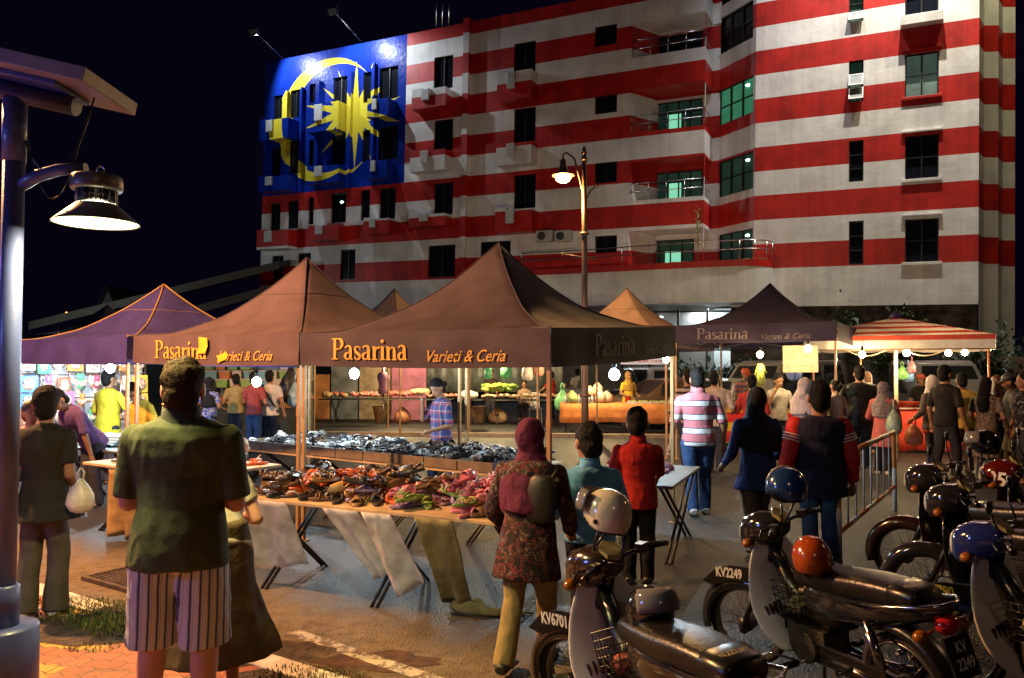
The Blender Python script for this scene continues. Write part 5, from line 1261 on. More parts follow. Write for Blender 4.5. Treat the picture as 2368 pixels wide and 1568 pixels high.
person('man in a pink and white striped polo walking away down the lane',at(1615,1188),R(-4),1.76,('down','down'),polost,C_('blue_jeans',(.03,.06,.15)),build=1.12,stride=.2,hem=.47,sleeve=.95,shoes=mat('white_shoe'),turn=-8,collar=(C_('pink_collar',(.4,.14,.15)),C_('pink_collar',(.4,.14,.15))))
person('woman in a long black scarf and blue top walking away past the parked motorcycles',at(1752,1282),R(15),1.58,('bent_low','bent_low'),C_('blue_top',(.012,.03,.12)),C_('taupe_trousers',(.075,.055,.05)),scarf=C_('black_scarf',(.008,.008,.01)),sleeve=1.9,hem=.4,stride=.22,flare=.02,build=1.12,shoes=mat('brown_shoe',(.08,.04,.03),.6))
person('boy in a navy tracksuit top with red striped sleeves',V((2.78,7.1,0)),R(-4),1.66,('down','down'),C_('navy_top',(.012,.014,.035)),C_('blue_jeans2',(.03,.08,.17)),kid=.9,turn=3,sleeve=.3,sleeve_m=C_('red_sleeve',(.42,.025,.02)),hem=.38,loose=.018,build=1.15,style='trousers',shoes=mat('white_shoe'))
# ---- across the lane
person('man in a brown striped shirt standing behind the striped polo man',atd(1590,13.6),R(20),1.72,('bent','bent'),bands('brown_striped',.09,[(0,(.4,.3,.22)),(.55,(.03,.02,.02))],2),C_('dark_trousers'),hem=.45,sleeve=.95)
person('man in a beige shirt facing the stall under the lettered canopy',atd(1652,13.4),R(-30),1.7,('bent','bent'),C_('beige_shirt',(.42,.32,.24)),C_('dark_trousers'),build=1.2,hem=.45,sleeve=.95)
person('man in a dark red shirt at the stall with the striped cloth',atd(1738,13.2),R(-10),1.63,('chest','bent'),C_('dark_red_shirt',(.35,.035,.025)),C_('taupe_trousers'),hem=.47,sleeve=1.6,shoes=mat('black_shoe'))
def capx(col):
    def f(root,h,S,FS,HP,armj,lj):
        t=MB(); rr=[]
        for z,k in ((.02,.062),(.045,.061),(.07,.045),(.082,.015)): rr.append([HP(k*.92*math.cos(.3927*q),-.004+k*math.sin(.3927*q),z) for q in range(16)])
        t.loft(rr,0,True); t.add([HP(-.045,.04,.024),HP(-.03,.1,.012),HP(.03,.1,.012),HP(.045,.04,.024),HP(-.045,.04,.032),HP(-.03,.1,.018),HP(.03,.1,.018),HP(.045,.04,.032)],[(0,1,2,3),(4,7,6,5),(0,4,5,1),(1,5,6,2),(2,6,7,3),(3,7,4,0)])
        t.build('cap',mat('cap_%d'%int(col[0]*1000),col,.6),root)
    return f
person('vendor in an orange cap and striped shirt behind the striped-cloth table',atd(1722,18.9),R(185),1.72,('bent','chest'),bands('pinkgrey_striped',.12,[(0,(.5,.16,.13)),(.55,(.12,.12,.16))],2),C_('dark_trousers'),extra=capx((.6,.1,.04)),nod=15)
person('woman with her hand to her face beside the cardboard sign',atd(1798,14.6),R(175),1.64,('bent','face'),C_('grey_tee',(.3,.27,.24)),C_('dark_trousers'),hair='bun',nod=15,turn=15)
person('woman in a white headscarf and grey shirt looking down at the stall',atd(1852,13.0),R(-75),1.6,('bent','bent_low'),C_('pale_grey_shirt',(.3,.26,.28)),C_('dark_trousers'),scarf=C_('white_scarf',(.55,.48,.46)),nod=30,hem=.36,sleeve=.95)
person('woman in a pale blouse with tied hair left of the man in the black jacket',atd(1930,13.6),R(20),1.55,('bent','bent'),C_('pale_blouse',(.32,.24,.2)),C_('taupe_trousers'),hair='bun',hem=.4,sleeve=1.5)
person('man in a black jacket under the striped umbrella, back to us',atd(1986,13.8),R(-10),1.78,('bent','bent'),C_('black_jacket',(.012,.012,.012),rough=.4),C_('dark_trousers'),build=1.3,sleeve=1.9,hem=.4,loose=.01)
person('vendor in a white head cloth behind the man in the black jacket',atd(2004,16.2),R(170),1.66,('bent','bent'),C_('white_smock',(.5,.42,.36)),C_('dark_trousers'),scarf=C_('white_scarf'))
person('woman in a pink tunic and grey patterned headscarf at the red table',atd(2040,13.0),R(-40),1.52,('bent','bent_low'),C_('pink_tunic',(.5,.14,.13)),C_('black_trousers'),scarf=blotch('grey_pattern_scarf',[(0,(.22,.18,.18)),(.5,(.1,.08,.09)),(.56,(.26,.22,.22))],14),hem=.3,flare=.015,sleeve=1.9,nod=10,shoes=mat('white_shoe'))
bag('pale green plastic bag carried by the woman in the pink tunic',P(2066,975,12.8),.17,(.35,.5,.42),squash=1.3,al=.8)
def redhem(root,h,S,FS,HP,armj,lj):
    MB().loft([[S(.107*math.cos(k*.2618),.088*math.sin(k*.2618)-.006,z) for k in range(24)] for z in (.4,.435,.46)],0,True).build('red_hem',mat('red_hem',(.5,.05,.03),.8),root)
person('woman in a white headscarf, grey top and jeans carrying an orange bag',atd(2152,13.4),R(25),1.62,('bent_low','down'),C_('dark_grey_top',(.11,.09,.1)),C_('grey_jeans',(.07,.08,.1)),scarf=C_('white_scarf'),hem=.44,sleeve=1.8,stride=.3,shoes=mat('white_shoe'),extra=redhem)
bag('orange plastic bag of fruit carried by the woman in jeans',P(2112,1005,13.1),.15,(.6,.2,.08),squash=1.2,al=.9)
person('man in a black T-shirt walking past the red table, side on',atd(2184,12.6),R(-65),1.79,('down','down'),C_('black_shirt'),C_('dark_trousers'),stride=.3,hem=.46,sleeve=.9,turn=0)
person('man in a yellow polo shirt with his back turned, right of the red table',atd(2222,13.2),R(-12),1.66,('bent','down'),C_('pale_yellow_shirt',(.6,.46,.12)),C_('taupe_trousers'),build=1.25,hem=.45,sleeve=1.0)
person('vendor in an orange cap under the striped umbrella',atd(2128,17.6),R(180),1.6,('bent','bent'),C_('black_shirt'),C_('dark_trousers'),extra=capx((.62,.12,.06)))
def longhair(l,x,Y,rz,h,top,**k): return person(l,atd(x,Y),R(rz),h,('bent_low','bent_low'),top,C_('dark_trousers'),hair='long',**k)
longhair('woman with long black hair and a patterned dress near the right edge',2278,12.4,-55,1.6,blotch('batik_dress',[(0,(.03,.025,.02)),(.45,(.35,.27,.2)),(.5,(.04,.03,.03)),(.56,(.3,.22,.16)),(.6,(.04,.03,.025))],22),hem=.22,flare=.02,turn=0)
longhair('woman with long brown hair in a black top beside the one in the batik dress',2304,13.2,-30,1.62,C_('black_shirt'),hairm=mat('brown_long_hair',(.09,.03,.015),.5,var=.3,nscale=60),sleeve=1.9)
person('young man in a cap, grey T-shirt and shorts near the right edge',atd(2338,12.6),R(60),1.66,('down','bent_low'),C_('grey_tshirt',(.13,.13,.15)),C_('beige_shorts',(.3,.22,.16)),style='shorts',extra=capx((.02,.02,.025)),nod=15,stride=.2)
person('young man in a black printed T-shirt at the very right edge',atd(2366,12.0),R(75),1.68,('down','down'),blotch('black_print',[(0,(.012,.012,.014)),(.6,(.3,.3,.3)),(.63,(.014,.014,.016))],12),C_('dark_trousers'),turn=0)
# ---- deep background
person('girl with a black headscarf and blue flowered dress behind the tourist',atd(486,15.8),R(-20),1.55,('bent','bent'),blotch('blue_flower',[(0,(.03,.03,.06)),(.45,(.35,.38,.5)),(.52,(.04,.06,.3))],12),C_('black_trousers'),scarf=C_('black_scarf'),hem=.3)
person('boy with black hair and yellowish shirt before the bucket stall',atd(546,17.2),R(20),1.6,('bent','bent'),C_('mustard_shirt',(.3,.24,.1)),C_('dark_jeans'))
person('man in a blue and red shirt beside the hanging bulb of the second canopy',atd(588,16.2),R(-10),1.66,('chest','bent'),C_('red_blue_shirt',(.25,.05,.05)),C_('blue_jeans'),hem=.47)
def strap(root,h,S,FS,HP,armj,lj):
    t=MB(); t.tube([FS(-.075,-.055,.83),FS(-.03,-.082,.75),FS(.04,-.085,.65),FS(.1,-.06,.55)],.012*h,6); t.build('bag_strap',mat('black_leather'),root)
person('man in a white shirt with a black bag strap across his back',atd(624,16.6),R(-5),1.68,('bent','down'),C_('white_shirt',(.5,.46,.42)),C_('dark_jeans'),extra=strap,hem=.44,build=1.1)
person('woman in a yellow dress with blue spots behind the orange-cloth table',atd(1452,20.9+1.6),R(205),1.62,('bent','bent'),blotch('yellow_spot',[(0,(.2,.35,.5)),(.12,(.55,.36,.03))],9,kind='VORONOI'),C_('dark_trousers'),scarf=C_('yellow_dark_scarf',(.3,.17,.04)),hem=.2,flare=.03)
person('person in a red shirt far behind the long trestle',atd(1274,25.6),R(60),1.6,('reach','bent'),C_('red_shirt'),C_('dark_trousers'))
person('small child in red seated among the bags behind the trestle',atd(1304,24.9),R(190),1.15,('bent','bent'),C_('red_shirt'),C_('dark_trousers'),kid=.5,sit=True,tz=.1)
person('woman sitting on the grey chair behind the long trestle',atd(1212,24.9),R(170),1.5,('bent_low','bent'),C_('taupe_blouse',(.3,.2,.14)),C_('dark_trousers'),hair='bun',sit=True,tz=-.2)
person('man in a dark shirt standing behind the long trestle near the pale bags',atd(1135,25.2),R(185),1.66,('bent','bent'),C_('dark_brown_top'),C_('dark_trousers'))
person('person in a white shirt and dark trousers among the vans at the back',atd(1335,27.5),R(0),1.68,('down','bent'),C_('white_shirt'),C_('dark_trousers'))
# ================================================================ motorcycles, helmets, vehicles
m_tyre=mat('tyre_rubber',(.018,.018,.018),.8,var=.2,nscale=20); m_rim=mat('steel_rim',(.2,.2,.21),.3,.9,var=.15); m_blackp=mat('black_plastic',(.005,.005,.0055),.3,var=.1,spec=.5)
m_vinyl=mat('black_vinyl',(.007,.0055,.005),.33,var=.3,nscale=12,bump=.15,bscale=60,spec=.6); m_chrome=mat('chrome',(.4,.4,.42),.18,1,var=.1); m_eng=mat('engine_alloy',(.06,.055,.05),.5,.6,var=.3,nscale=15,bump=.4)
m_amber=mat('amber_lens',(.2,.06,.005),.15,var=0); m_redlens=mat('red_lens',(.3,.01,.01),.12,var=0); m_lens=mat('lamp_lens',(.3,.32,.34),.08,var=0); m_num=mat('number_paint',(.55,.55,.52),.6,var=.1)
def wheel(root,y,rad=.28):
    T=Matrix.Translation((0,y,rad))@Matrix.Rotation(R(90),4,'Y')
    w=thing_part('wheel',root)
    t=MB(); n=36
    t.loft([[T@Vector(((rad-.03+.03*math.cos(b))*math.cos(a),(rad-.03+.03*math.cos(b))*math.sin(a),.032*math.sin(b))) for b in [k*.628 for k in range(10)]] for a in [2*math.pi*q/n for q in range(n+1)]],0,True,False)
    t.build('tyre',m_tyre,w)
    r=MB(); r.loft([[T@Vector(((rad-.062+dr)*math.cos(a),(rad-.062+dr)*math.sin(a),dz)) for dr,dz in ((0,-.02),(.012,-.022),(.012,.022),(0,.02))] for a in [2*math.pi*q/n for q in range(n+1)]],0,True,False); r.build('rim',m_rim,w)
    s=MB(); 
    for k in range(18):
        a=2*math.pi*k/18; b=a+(.35 if k%2 else -.35); s.tube([T@Vector((.03*math.cos(b),.03*math.sin(b),.025*(1 if k%4<2 else -1))),T@Vector(((rad-.06)*math.cos(a),(rad-.06)*math.sin(a),0))],.0018,4)
    s.build('spokes',m_rim,w)
    turned.append(w) if y==0 else None
    h=MB(); h.lathe([(.001,-.06),(.03,-.058),(.055,-.04),(.055,.02),(.03,.05),(.001,.06)],16,M=T); h.build('hub',m_eng,w)
turned=[]
def thing_part(name,parent):
    o=bpy.data.objects.new(name,None); COL.objects.link(o); o.parent=parent; return o
def bike(label,pos,fwd,shield,body,cowl,plate=None,rear=None,sc=.92,steer=24,basket=True,seat_text=None,plate_m=None,style='cub',tilt=6,load=(.25,.05,.03),mirrors=True):
    rz=math.atan2(fwd[1],fwd[0])-math.pi/2
    root=thing('motorcycle',label,'motorcycle',pos,rz,'motorcycles parked at the kerb'); root.scale=(sc,)*3
    root.rotation_euler=(0,R(-tilt),rz); turned.clear()
    wheel(root,0); wheel(root,-1.2)
    f=MB()
    for s in (-1,1): f.tube([(s*.075,0,.28),(s*.075,-.12,.52),(s*.06,-.24,.78)],.018,8); f.tube([(s*.075,.0,.24),(s*.075,-.02,.34)],.028,8)
    f.tube([(0,-.25,.78),(0,-.3,.98)],.03,8); turned.append(f.build('fork',m_chrome if style!='cub' else m_blackp,root))
    # front mudguard with beak
    g=MB(); n=16; rr=[]
    for k in range(n+1):
        a=R(-12+140*k/n); r=.315
        rr.append([Vector((x,-.0+r2*math.cos(a),.28+r2*math.sin(a))) for x,r2 in ((-.072,r-.07),(-.066,r-.01),(-.03,r+.014),(.03,r+.014),(.066,r-.01),(.072,r-.07),(.066,r-.07),(.06,r-.015),(-.06,r-.015),(-.066,r-.07))])
    g.loft(rr,0,True); turned.append(g.build('mudguard',body,root))
    if plate:
        p=MB(); poly=[(.27,.55),(.17,.64),(.05,.685),(-.2,.69),(-.2,.585),(.05,.575),(.19,.53)]
        p.loft([[Vector((x,y,z)) for y,z in poly] for x in (-.09,-.078)],0,False); pl=p.build('number_plate',m_blackp,root,bevel=.004); turned.append(pl)
        me=text_mesh(plate,.09,offset=.003,align='CENTER',sx=.66); stand_text(me,lambda x,y:Vector((-.0925,.0-x+.06,.603+y+.0*x-.02*max(0,-x)*2))); mesh_obj('lettering',me,plate_m or m_num,pl)
    # leg shield
    l=MB(); rows=[]; 
    for z,w,y0,cv in ((.9,.1,-.22,.0),(.82,.17,-.24,.02),(.7,.22,-.27,.05),(.55,.25,-.31,.09),(.42,.25,-.36,.11),(.3,.21,-.42,.1),(.24,.15,-.47,.07)):
        rows.append([Vector((w*u,y0+cv*.45*(abs(u)**2.2),z)) for u in [q/8-1 for q in range(17)]])
    m_=17; vs=[p for r in rows for p in r]; fs=[(j*m_+i,(j+1)*m_+i,(j+1)*m_+i+1,j*m_+i+1) for j in range(len(rows)-1) for i in range(m_-1)]
    o=MB().add(vs,fs,0,True).build('leg_shield',shield,root,fixn=False); md=o.modifiers.new('t','SOLIDIFY'); md.thickness=.014; sb=o.modifiers.new('s','SUBSURF'); sb.levels=1; sb.render_levels=1
    if style=='cub':
        for s in (-1,1):
            for k in range(4): MB().cbox((s*(.07+.03*k),-.345+.006*k,.47-.01*k),(.009,.02,.11),0,None,0,0,s*.2).build('vent_slot',m_blackp,o)
    # backbone, engine, footpegs
    b=MB(); b.loft([[Vector((w*math.cos(k*.7854),y,z+h*math.sin(k*.7854))) for k in range(8)] for y,z,w,h in ((-.26,.8,.05,.07),(-.38,.62,.06,.09),(-.52,.5,.07,.08),(-.72,.5,.08,.1),(-.9,.58,.07,.09))],0,True); b.build('backbone',m_blackp if style=='cub' else body,root)
    e=MB(); e.cbox((0,-.58,.33),(.2,.3,.2)); e.tube([(-.13,-.58,.31),(.13,-.58,.31)],.1,16); e.tube([(0,-.5,.36),(0,-.36,.36)],[.07,.06],12)
    for k in range(5): e.cbox((0,-.36-.026*k,.36),(.17,.008,.15))
    e.build('engine',m_eng,root,bevel=.008)
    MB().tube([(-.3,-.6,.24),(.3,-.6,.24)],.012,6).build('footrest_bar',m_chrome,root)
    for s in (-1,1):
        MB().tube([(s*.2,-.6,.24),(s*.32,-.6,.24)],.022,8).build('footpeg',m_blackp,root); MB().tube([(s*.17,-1.0,.34),(s*.3,-1.0,.34)],.018,8).build('pillion_peg',m_chrome,root); MB().tube([(s*.15,-.55,.22),(s*.17,-.38,.21),(s*.2,-.36,.22)],.009,6).build('pedal',m_chrome,root)
    ex=MB(); ex.tube([(.1,-.4,.3),(.14,-.5,.2),(.16,-.8,.22),(.17,-1.5,.33)],[.018,.018,.035,.045],12); ex.build('exhaust_pipe',m_chrome,root)
    sa=MB()
    for s in (-1,1): sa.tube([(s*.12,-1.2,.3),(s*.12,-1.08,.62)],.016,8); sa.tube([(s*.12,-1.17,.38),(s*.12,-1.1,.57)],.028,10); sa.tube([(s*.1,-.66,.3),(s*.11,-1.22,.28)],.018,6)
    sa.build('shock_absorber',m_chrome,root)
    ch=MB(); ch.loft([[Vector((x,y,z)) for y,z in ((-.62,.25),(-1.26,.21),(-1.3,.29),(-1.24,.36),(-.62,.36))] for x in (-.105,-.075)],0,False); ch.build('chain_case',m_blackp,root,bevel=.006)
    # body panels, seat and tail
    t=MB(); t.loft([[Vector((w*math.cos(k*.524),y,z+h*math.sin(k*.524))) for k in range(12)] for y,z,w,h in ((-.5,.58,.06,.1),(-.62,.6,.1,.13),(-.85,.62,.125,.13),(-1.1,.66,.12,.1),(-1.35,.73,.09,.07),(-1.5,.77,.05,.04))],0,True); t.build('side_panel',body,root)
    s=MB(); sp=[(-.47,.7,.06,.03),(-.52,.735,.095,.05),(-.66,.755,.125,.06),(-.85,.76,.135,.06),(-1.0,.79,.135,.06),(-1.2,.805,.13,.055),(-1.33,.805,.115,.05),(-1.37,.8,.1,.035)]
    s.loft([[Vector((w*math.copysign(abs(math.cos(k*.3927))**.6,math.cos(k*.3927)),y,z+h*math.copysign(abs(math.sin(k*.3927))**.7,math.sin(k*.3927))*(1 if math.sin(k*.3927)>0 else 1.5))) for k in range(16)] for y,z,w,h in sp],0,True)
    se=s.build('seat',m_vinyl,root); sb=se.modifiers.new('s','SUBSURF'); sb.levels=1; sb.render_levels=1
    bd=MB(); bd.loft([[Vector((w*math.copysign(abs(math.cos(k*.3927))**.6,math.cos(k*.3927)),y,.806+h*math.copysign(abs(math.sin(k*.3927))**.7,math.sin(k*.3927))*(1 if math.sin(k*.3927)>0 else 1.4))) for k in range(16)] for y,w,h in ((-1.245,.131,.056),(-1.25,.134,.059),(-1.38,.112,.05),(-1.4,.1,.04))],0,True); bb=bd.build('seat_band',m_blackp,se)
    if seat_text:
        me=text_mesh(seat_text,.046,offset=.001,align='CENTER',sx=.9); stand_text(me,lambda x,y:Vector((x,-1.285+y*.0-.052+ y*.9,.872-.012-abs(x)*.07+ y*.12))); mesh_obj('lettering',me,mat('dull_gold',(.3,.24,.15),.5),bb)
    gr=MB(); gr.tube([(-.12,-.95,.7),(-.16,-1.2,.74),(-.14,-1.45,.8),(-.06,-1.52,.81),(.06,-1.52,.81),(.14,-1.45,.8),(.16,-1.2,.74),(.12,-.95,.7)],.011,8); gr.build('grab_rail',m_chrome,root)
    rf=MB(); rr=[]
    for k in range(13):
        a=R(60+115*k/12); r=.335; rr.append([Vector((x,-1.2+r2*math.cos(a),.28+r2*math.sin(a))) for x,r2 in ((-.08,r-.03),(-.05,r+.01),(.05,r+.01),(.08,r-.03),(.07,r-.035),(-.07,r-.035))])
    rf.loft(rr,0,True); rf.cbox((0,-1.56,.56),(.17,.015,.2),0,None,0,R(-18)); fd=rf.build('rear_mudguard',m_blackp,root)
    if rear:
        for i,ln in enumerate(rear):
            me=text_mesh(ln,.075,align='CENTER',sx=.8,offset=.001); Mr=Matrix.Translation((0,-1.562-.025*i,.585-.075*i))@Matrix.Rotation(R(-18),4,'X'); stand_text(me,lambda x,y:Mr@Vector((x,-.006,y))); mesh_obj('lettering',me,m_num,fd)
    tl=MB(); tl.ell((0,-1.5,.7),(.075,.05,.05),12,8); tl.build('tail_lamp',m_redlens,root)
    for s in (-1,1):
        i_=MB(); i_.ell((s*.15,-1.46,.66),(.045,.035,.035),10,7); i_.tube([(s*.06,-1.46,.67),(s*.13,-1.46,.66)],.01,6); i_.build('indicator',m_amber,root)
    # headlamp cowl, bars, mirrors
    hd=thing_part('handlebar_unit',root); 
    c=MB(); c.loft([[Vector((w*math.copysign(abs(math.cos(k*.3927))**.75,math.cos(k*.3927)),y,z+h*math.copysign(abs(math.sin(k*.3927))**.75,math.sin(k*.3927)))) for k in range(16)] for y,z,w,h in ((-.04,.9,.075,.07),(-.07,.91,.11,.105),(-.16,.93,.125,.12),(-.26,.95,.115,.1),(-.33,.965,.075,.055))],0,True); cc=c.build('headlamp_cowl',cowl,hd)
    hl=MB(); hl.ell((0,-.05,.905),(.085,.03,.08),16,10); hl.build('headlight',m_lens,hd)
    dp=MB(); dp.loft([[Vector((.075*math.cos(k*1.0472+.5236)*q,-.3+.055*math.sin(k*1.0472+.5236)*q,1.035+.035*math.sin(k*1.0472+.5236)*q-.012*(1-q)*0+dz)) for k in range(6)] for q,dz in ((1,-.012),(1,.006),(.92,.012))],0,False); dp.build('speedometer',mat('dial_face',(.25,.22,.1),.25,var=.3,nscale=18),hd)
    hb=MB(); hb.tube([(-.36,-.4,.99),(-.24,-.36,1.0),(-.1,-.29,.97),(.1,-.29,.97),(.24,-.36,1.0),(.36,-.4,.99)],.012,8); hb.build('handlebar',m_chrome,hd)
    for s in (-1,1):
        gp=MB(); gp.tube([(s*.25,-.362,1.0),(s*.37,-.404,.99)],.019,10); gp.tube([(s*.24,-.34,1.0),(s*.26,-.29,.995),(s*.36,-.33,.985)],.006,6); gp.cbox((s*.21,-.35,1.0),(.06,.05,.05)); gp.build('grip',m_blackp,hd)
        if mirrors:
            mi=MB(); mi.tube([(s*.21,-.34,1.01),(s*.25,-.3,1.12),(s*.3,-.3,1.2)],.006,6); mi.ell((s*.33,-.3,1.22),(.06,.018,.042),14,8); mi.build('mirror',m_blackp,hd)
        i_=MB(); i_.ell((s*.15,-.13,.87),(.04,.035,.03),10,7); i_.build('indicator',m_amber,hd)
    # wire basket in the step-through
    if basket:
        k_=MB()
        for q in range(6):
            z=.45+.045*q; w=.13+.008*q; d0=-.39; d1=-.56-.005*q; k_.tube([(-w,d0,z),(w,d0,z),(w,d1,z),(-w,d1,z),(-w,d0,z)],.0035,5)
        for q in range(9):
            x=-.13+.0325*q; k_.tube([(x*1.3,-.585,.68),(x,-.56,.45),(x,-.39,.45)],.003,4)
        for q in range(5):
            y=-.4-.04*q
            for s in (-1,1): k_.tube([(s*.13,y,.45),(s*.17,y,.68)],.003,4)
        bk=k_.build('basket',m_blackp,root)
        if load: MB().ell((0,-.475,.52),(.11,.07,.07),12,8).build('basket_load',mat('basket_rag_%d'%int(load[0]*100),load,.7,var=.5,nscale=18,bump=1,bscale=20),bk)
    st=MB(); st.tube([(-.08,-.7,.25),(-.2,-.78,.02)],.011,6); st.tube([(-.2,-.78,.02),(-.25,-.74,.015)],.014,6); st.build('side_stand',m_blackp,root)
    turned.append(hd); q=V((0,-.2,0)); Rm=Matrix.Rotation(R(steer),3,'Z')
    for o in turned: o.rotation_euler=(0,0,R(steer)); o.location=q-Rm@q
    return root
def helmet(label,pos,rz,col,visor=True,tilt=(0,0),stripe=None,sc=.85):
    root=thing('helmet',label,'helmet',pos,rz); root.scale=(sc,)*3; root.rotation_euler=(tilt[0],tilt[1],rz)
    n=28; rr=[]
    for z,r in ((-.1,.108),(-.085,.116),(-.04,.126),(.0,.128),(.05,.118),(.09,.095),(.115,.062),(.128,.025),(.13,.002)):
        rr.append([Vector((r*.93*math.cos(2*math.pi*k/n),r*1.08*math.sin(2*math.pi*k/n),z+(.055*max(0,math.sin(2*math.pi*k/n))**2 if z<-.06 else 0)+(.02*max(0,math.sin(2*math.pi*k/n)) if z<-.06 else 0))) for k in range(n)])
    s=MB(); s.loft(rr,0,True,False); o=s.build('shell',col,root); 
    md=o.modifiers.new('t','SOLIDIFY'); md.thickness=.018; md.offset=-1
    e=MB(); e.tube([p*1.0 for p in rr[0]]+[rr[0][0]],.006,6); e.build('edge_trim',m_blackp,root)
    li=MB(); li.ell((0,0,-.01),(.098,.115,.1),16,10); li.build('lining',m_blackp,root)
    for s_ in (-1,1): MB().ell((s_*.118,.02,-.045),(.006,.014,.014),10,6).build('visor_button',m_blackp,root)
    if visor:
        v=MB(); vs=[]
        for z,rad in ((.02,.15),(.06,.152),(.1,.142),(.135,.125)):
            for k in range(15):
                a=R(25+130*k/14); vs.append(Vector((rad*.9*math.cos(a),rad*1.12*math.sin(a)+.02,z-.02)))
        v.add(vs,[(j*15+i,j*15+i+1,(j+1)*15+i+1,(j+1)*15+i) for j in range(3) for i in range(14)],0,True)
        vo=v.build('visor',mat('smoked_visor',(.12,.12,.13),.08,var=0),root,fixn=False); vo.modifiers.new('t','SOLIDIFY').thickness=.003
    stp=MB(); stp.tube([(-.1,.0,-.09),(-.06,.03,-.17),(-.02,.05,-.22),(.02,.04,-.25)],.008,6); stp.tube([(.1,0,-.09),(.05,.03,-.15),(.02,.05,-.2)],.008,6); stp.build('chin_strap',m_blackp,root)
    if stripe:
        q=MB(); q.tube([(0.004,-.132*math.cos(a)+.002,.0+.134*math.sin(a)) for a in [R(10+16*k) for k in range(10)]],.007,6); q.build('stripe',stripe,root)
    return root
pnt_white=mat('grey_white_paint',(.55,.54,.54),.35,var=.15,nscale=6); pnt_black=mat('gloss_black_paint',(.012,.012,.015),.12,var=0,coat=1); pnt_brown=mat('dark_bronze_paint',(.02,.012,.008),.18,var=.1,coat=1)
pnt_blue=mat('dark_blue_paint',(.012,.02,.12),.12,var=0,coat=1); pnt_red=mat('dark_red_paint',(.08,.005,.006),.14,var=0,coat=1); pnt_maroon=mat('maroon_paint',(.014,.003,.004),.2,var=.1,coat=1)
AX=(-.38,.92)
bike('dark motorcycle with plate KV6701 and a white helmet on its handlebar, nearest the camera',V((.42,3.98,0)),AX,pnt_white,pnt_brown,pnt_brown,'KV6701',None,.9,seat_text='SUZUKI',mirrors=False)
bike('motorcycle with plate KV2249, blue and orange helmets and a pale leg shield',V((1.52,4.85,0)),AX,pnt_white,pnt_black,pnt_black,'KV2249',('KV','2249'),.9,seat_text='SUZUKI',load=(.35,.33,.2),mirrors=False)
bike('motorcycle at the right edge with a blue headlamp cowl and plate ending 7790',V((2.55,4.45,0)),(-.42,.9),mat('white_shield_paint',(.6,.56,.52),.3,var=.1),pnt_blue,pnt_blue,'KV7790',None,.92,plate_m=mat('yellow_number',(.5,.42,.05),.6),load=(.35,.15,.03))
bike('dark maroon scooter standing behind the one with the orange helmet',V((3.3,6.45,0)),(-.45,.89),pnt_maroon,pnt_maroon,pnt_black,None,None,.98,basket=False,load=None)
bike('red and black motorcycle in the back row with a white number on its cowl',V((3.95,6.55,0)),(-.5,.87),pnt_red,pnt_black,pnt_red,None,None,1.0,basket=False,load=None)
bike('all-black motorcycle between the blue-cowled one and the maroon scooter',V((3.0,5.6,0)),(-.5,.87),pnt_black,pnt_black,pnt_black,None,None,.95,basket=False,load=None)
bike('dark red motorcycle at the right edge of the back row',V((4.85,6.9,0)),(-.5,.87),pnt_maroon,pnt_red,pnt_black,None,None,1.0,basket=False,load=None)
me=text_mesh('85',.16,offset=.004,shear=.2); o=mesh_obj('lettering',me,m_num)
rb=bpy.data.objects['motorcycle.004']; o.parent=rb
stand_text(me,lambda x,y:Vector((-.135,-.12-x,.86+y)))
gl=lambda n,c:mat(n,c,.18,var=.08,nscale=5,coat=.8)
helmet('white open-face helmet with a raised visor hung on the nearest motorcycle',P(1404,1184,3.72),R(62),gl('white_gloss',(.5,.46,.37)),tilt=(R(6),R(4)))
helmet('dark blue helmet with a pale stripe on the second motorcycle',P(1817,1125,4.45),R(95),gl('blue_gloss',(.012,.04,.13)),visor=False,tilt=(R(-4),R(8)),stripe=mat('pale_stripe',(.4,.33,.2),.4,var=0))
helmet('orange helmet resting tilted in the basket of the second motorcycle',P(1876,1288,4.18),R(150),gl('orange_gloss',(.3,.05,.008)),visor=False,tilt=(R(-30),R(12)))
helmet('glossy black helmet hung behind the leg shield of the nearest motorcycle',P(1502,1412,3.42),R(200),gl('black_gloss',(.008,.008,.009)),visor=True,tilt=(R(15),R(0)))
helmet('black helmet with a clear visor on the red and black motorcycle',P(2278,1025,6.5),R(80),gl('black_gloss',(.008,.008,.009)),tilt=(0,R(5)))
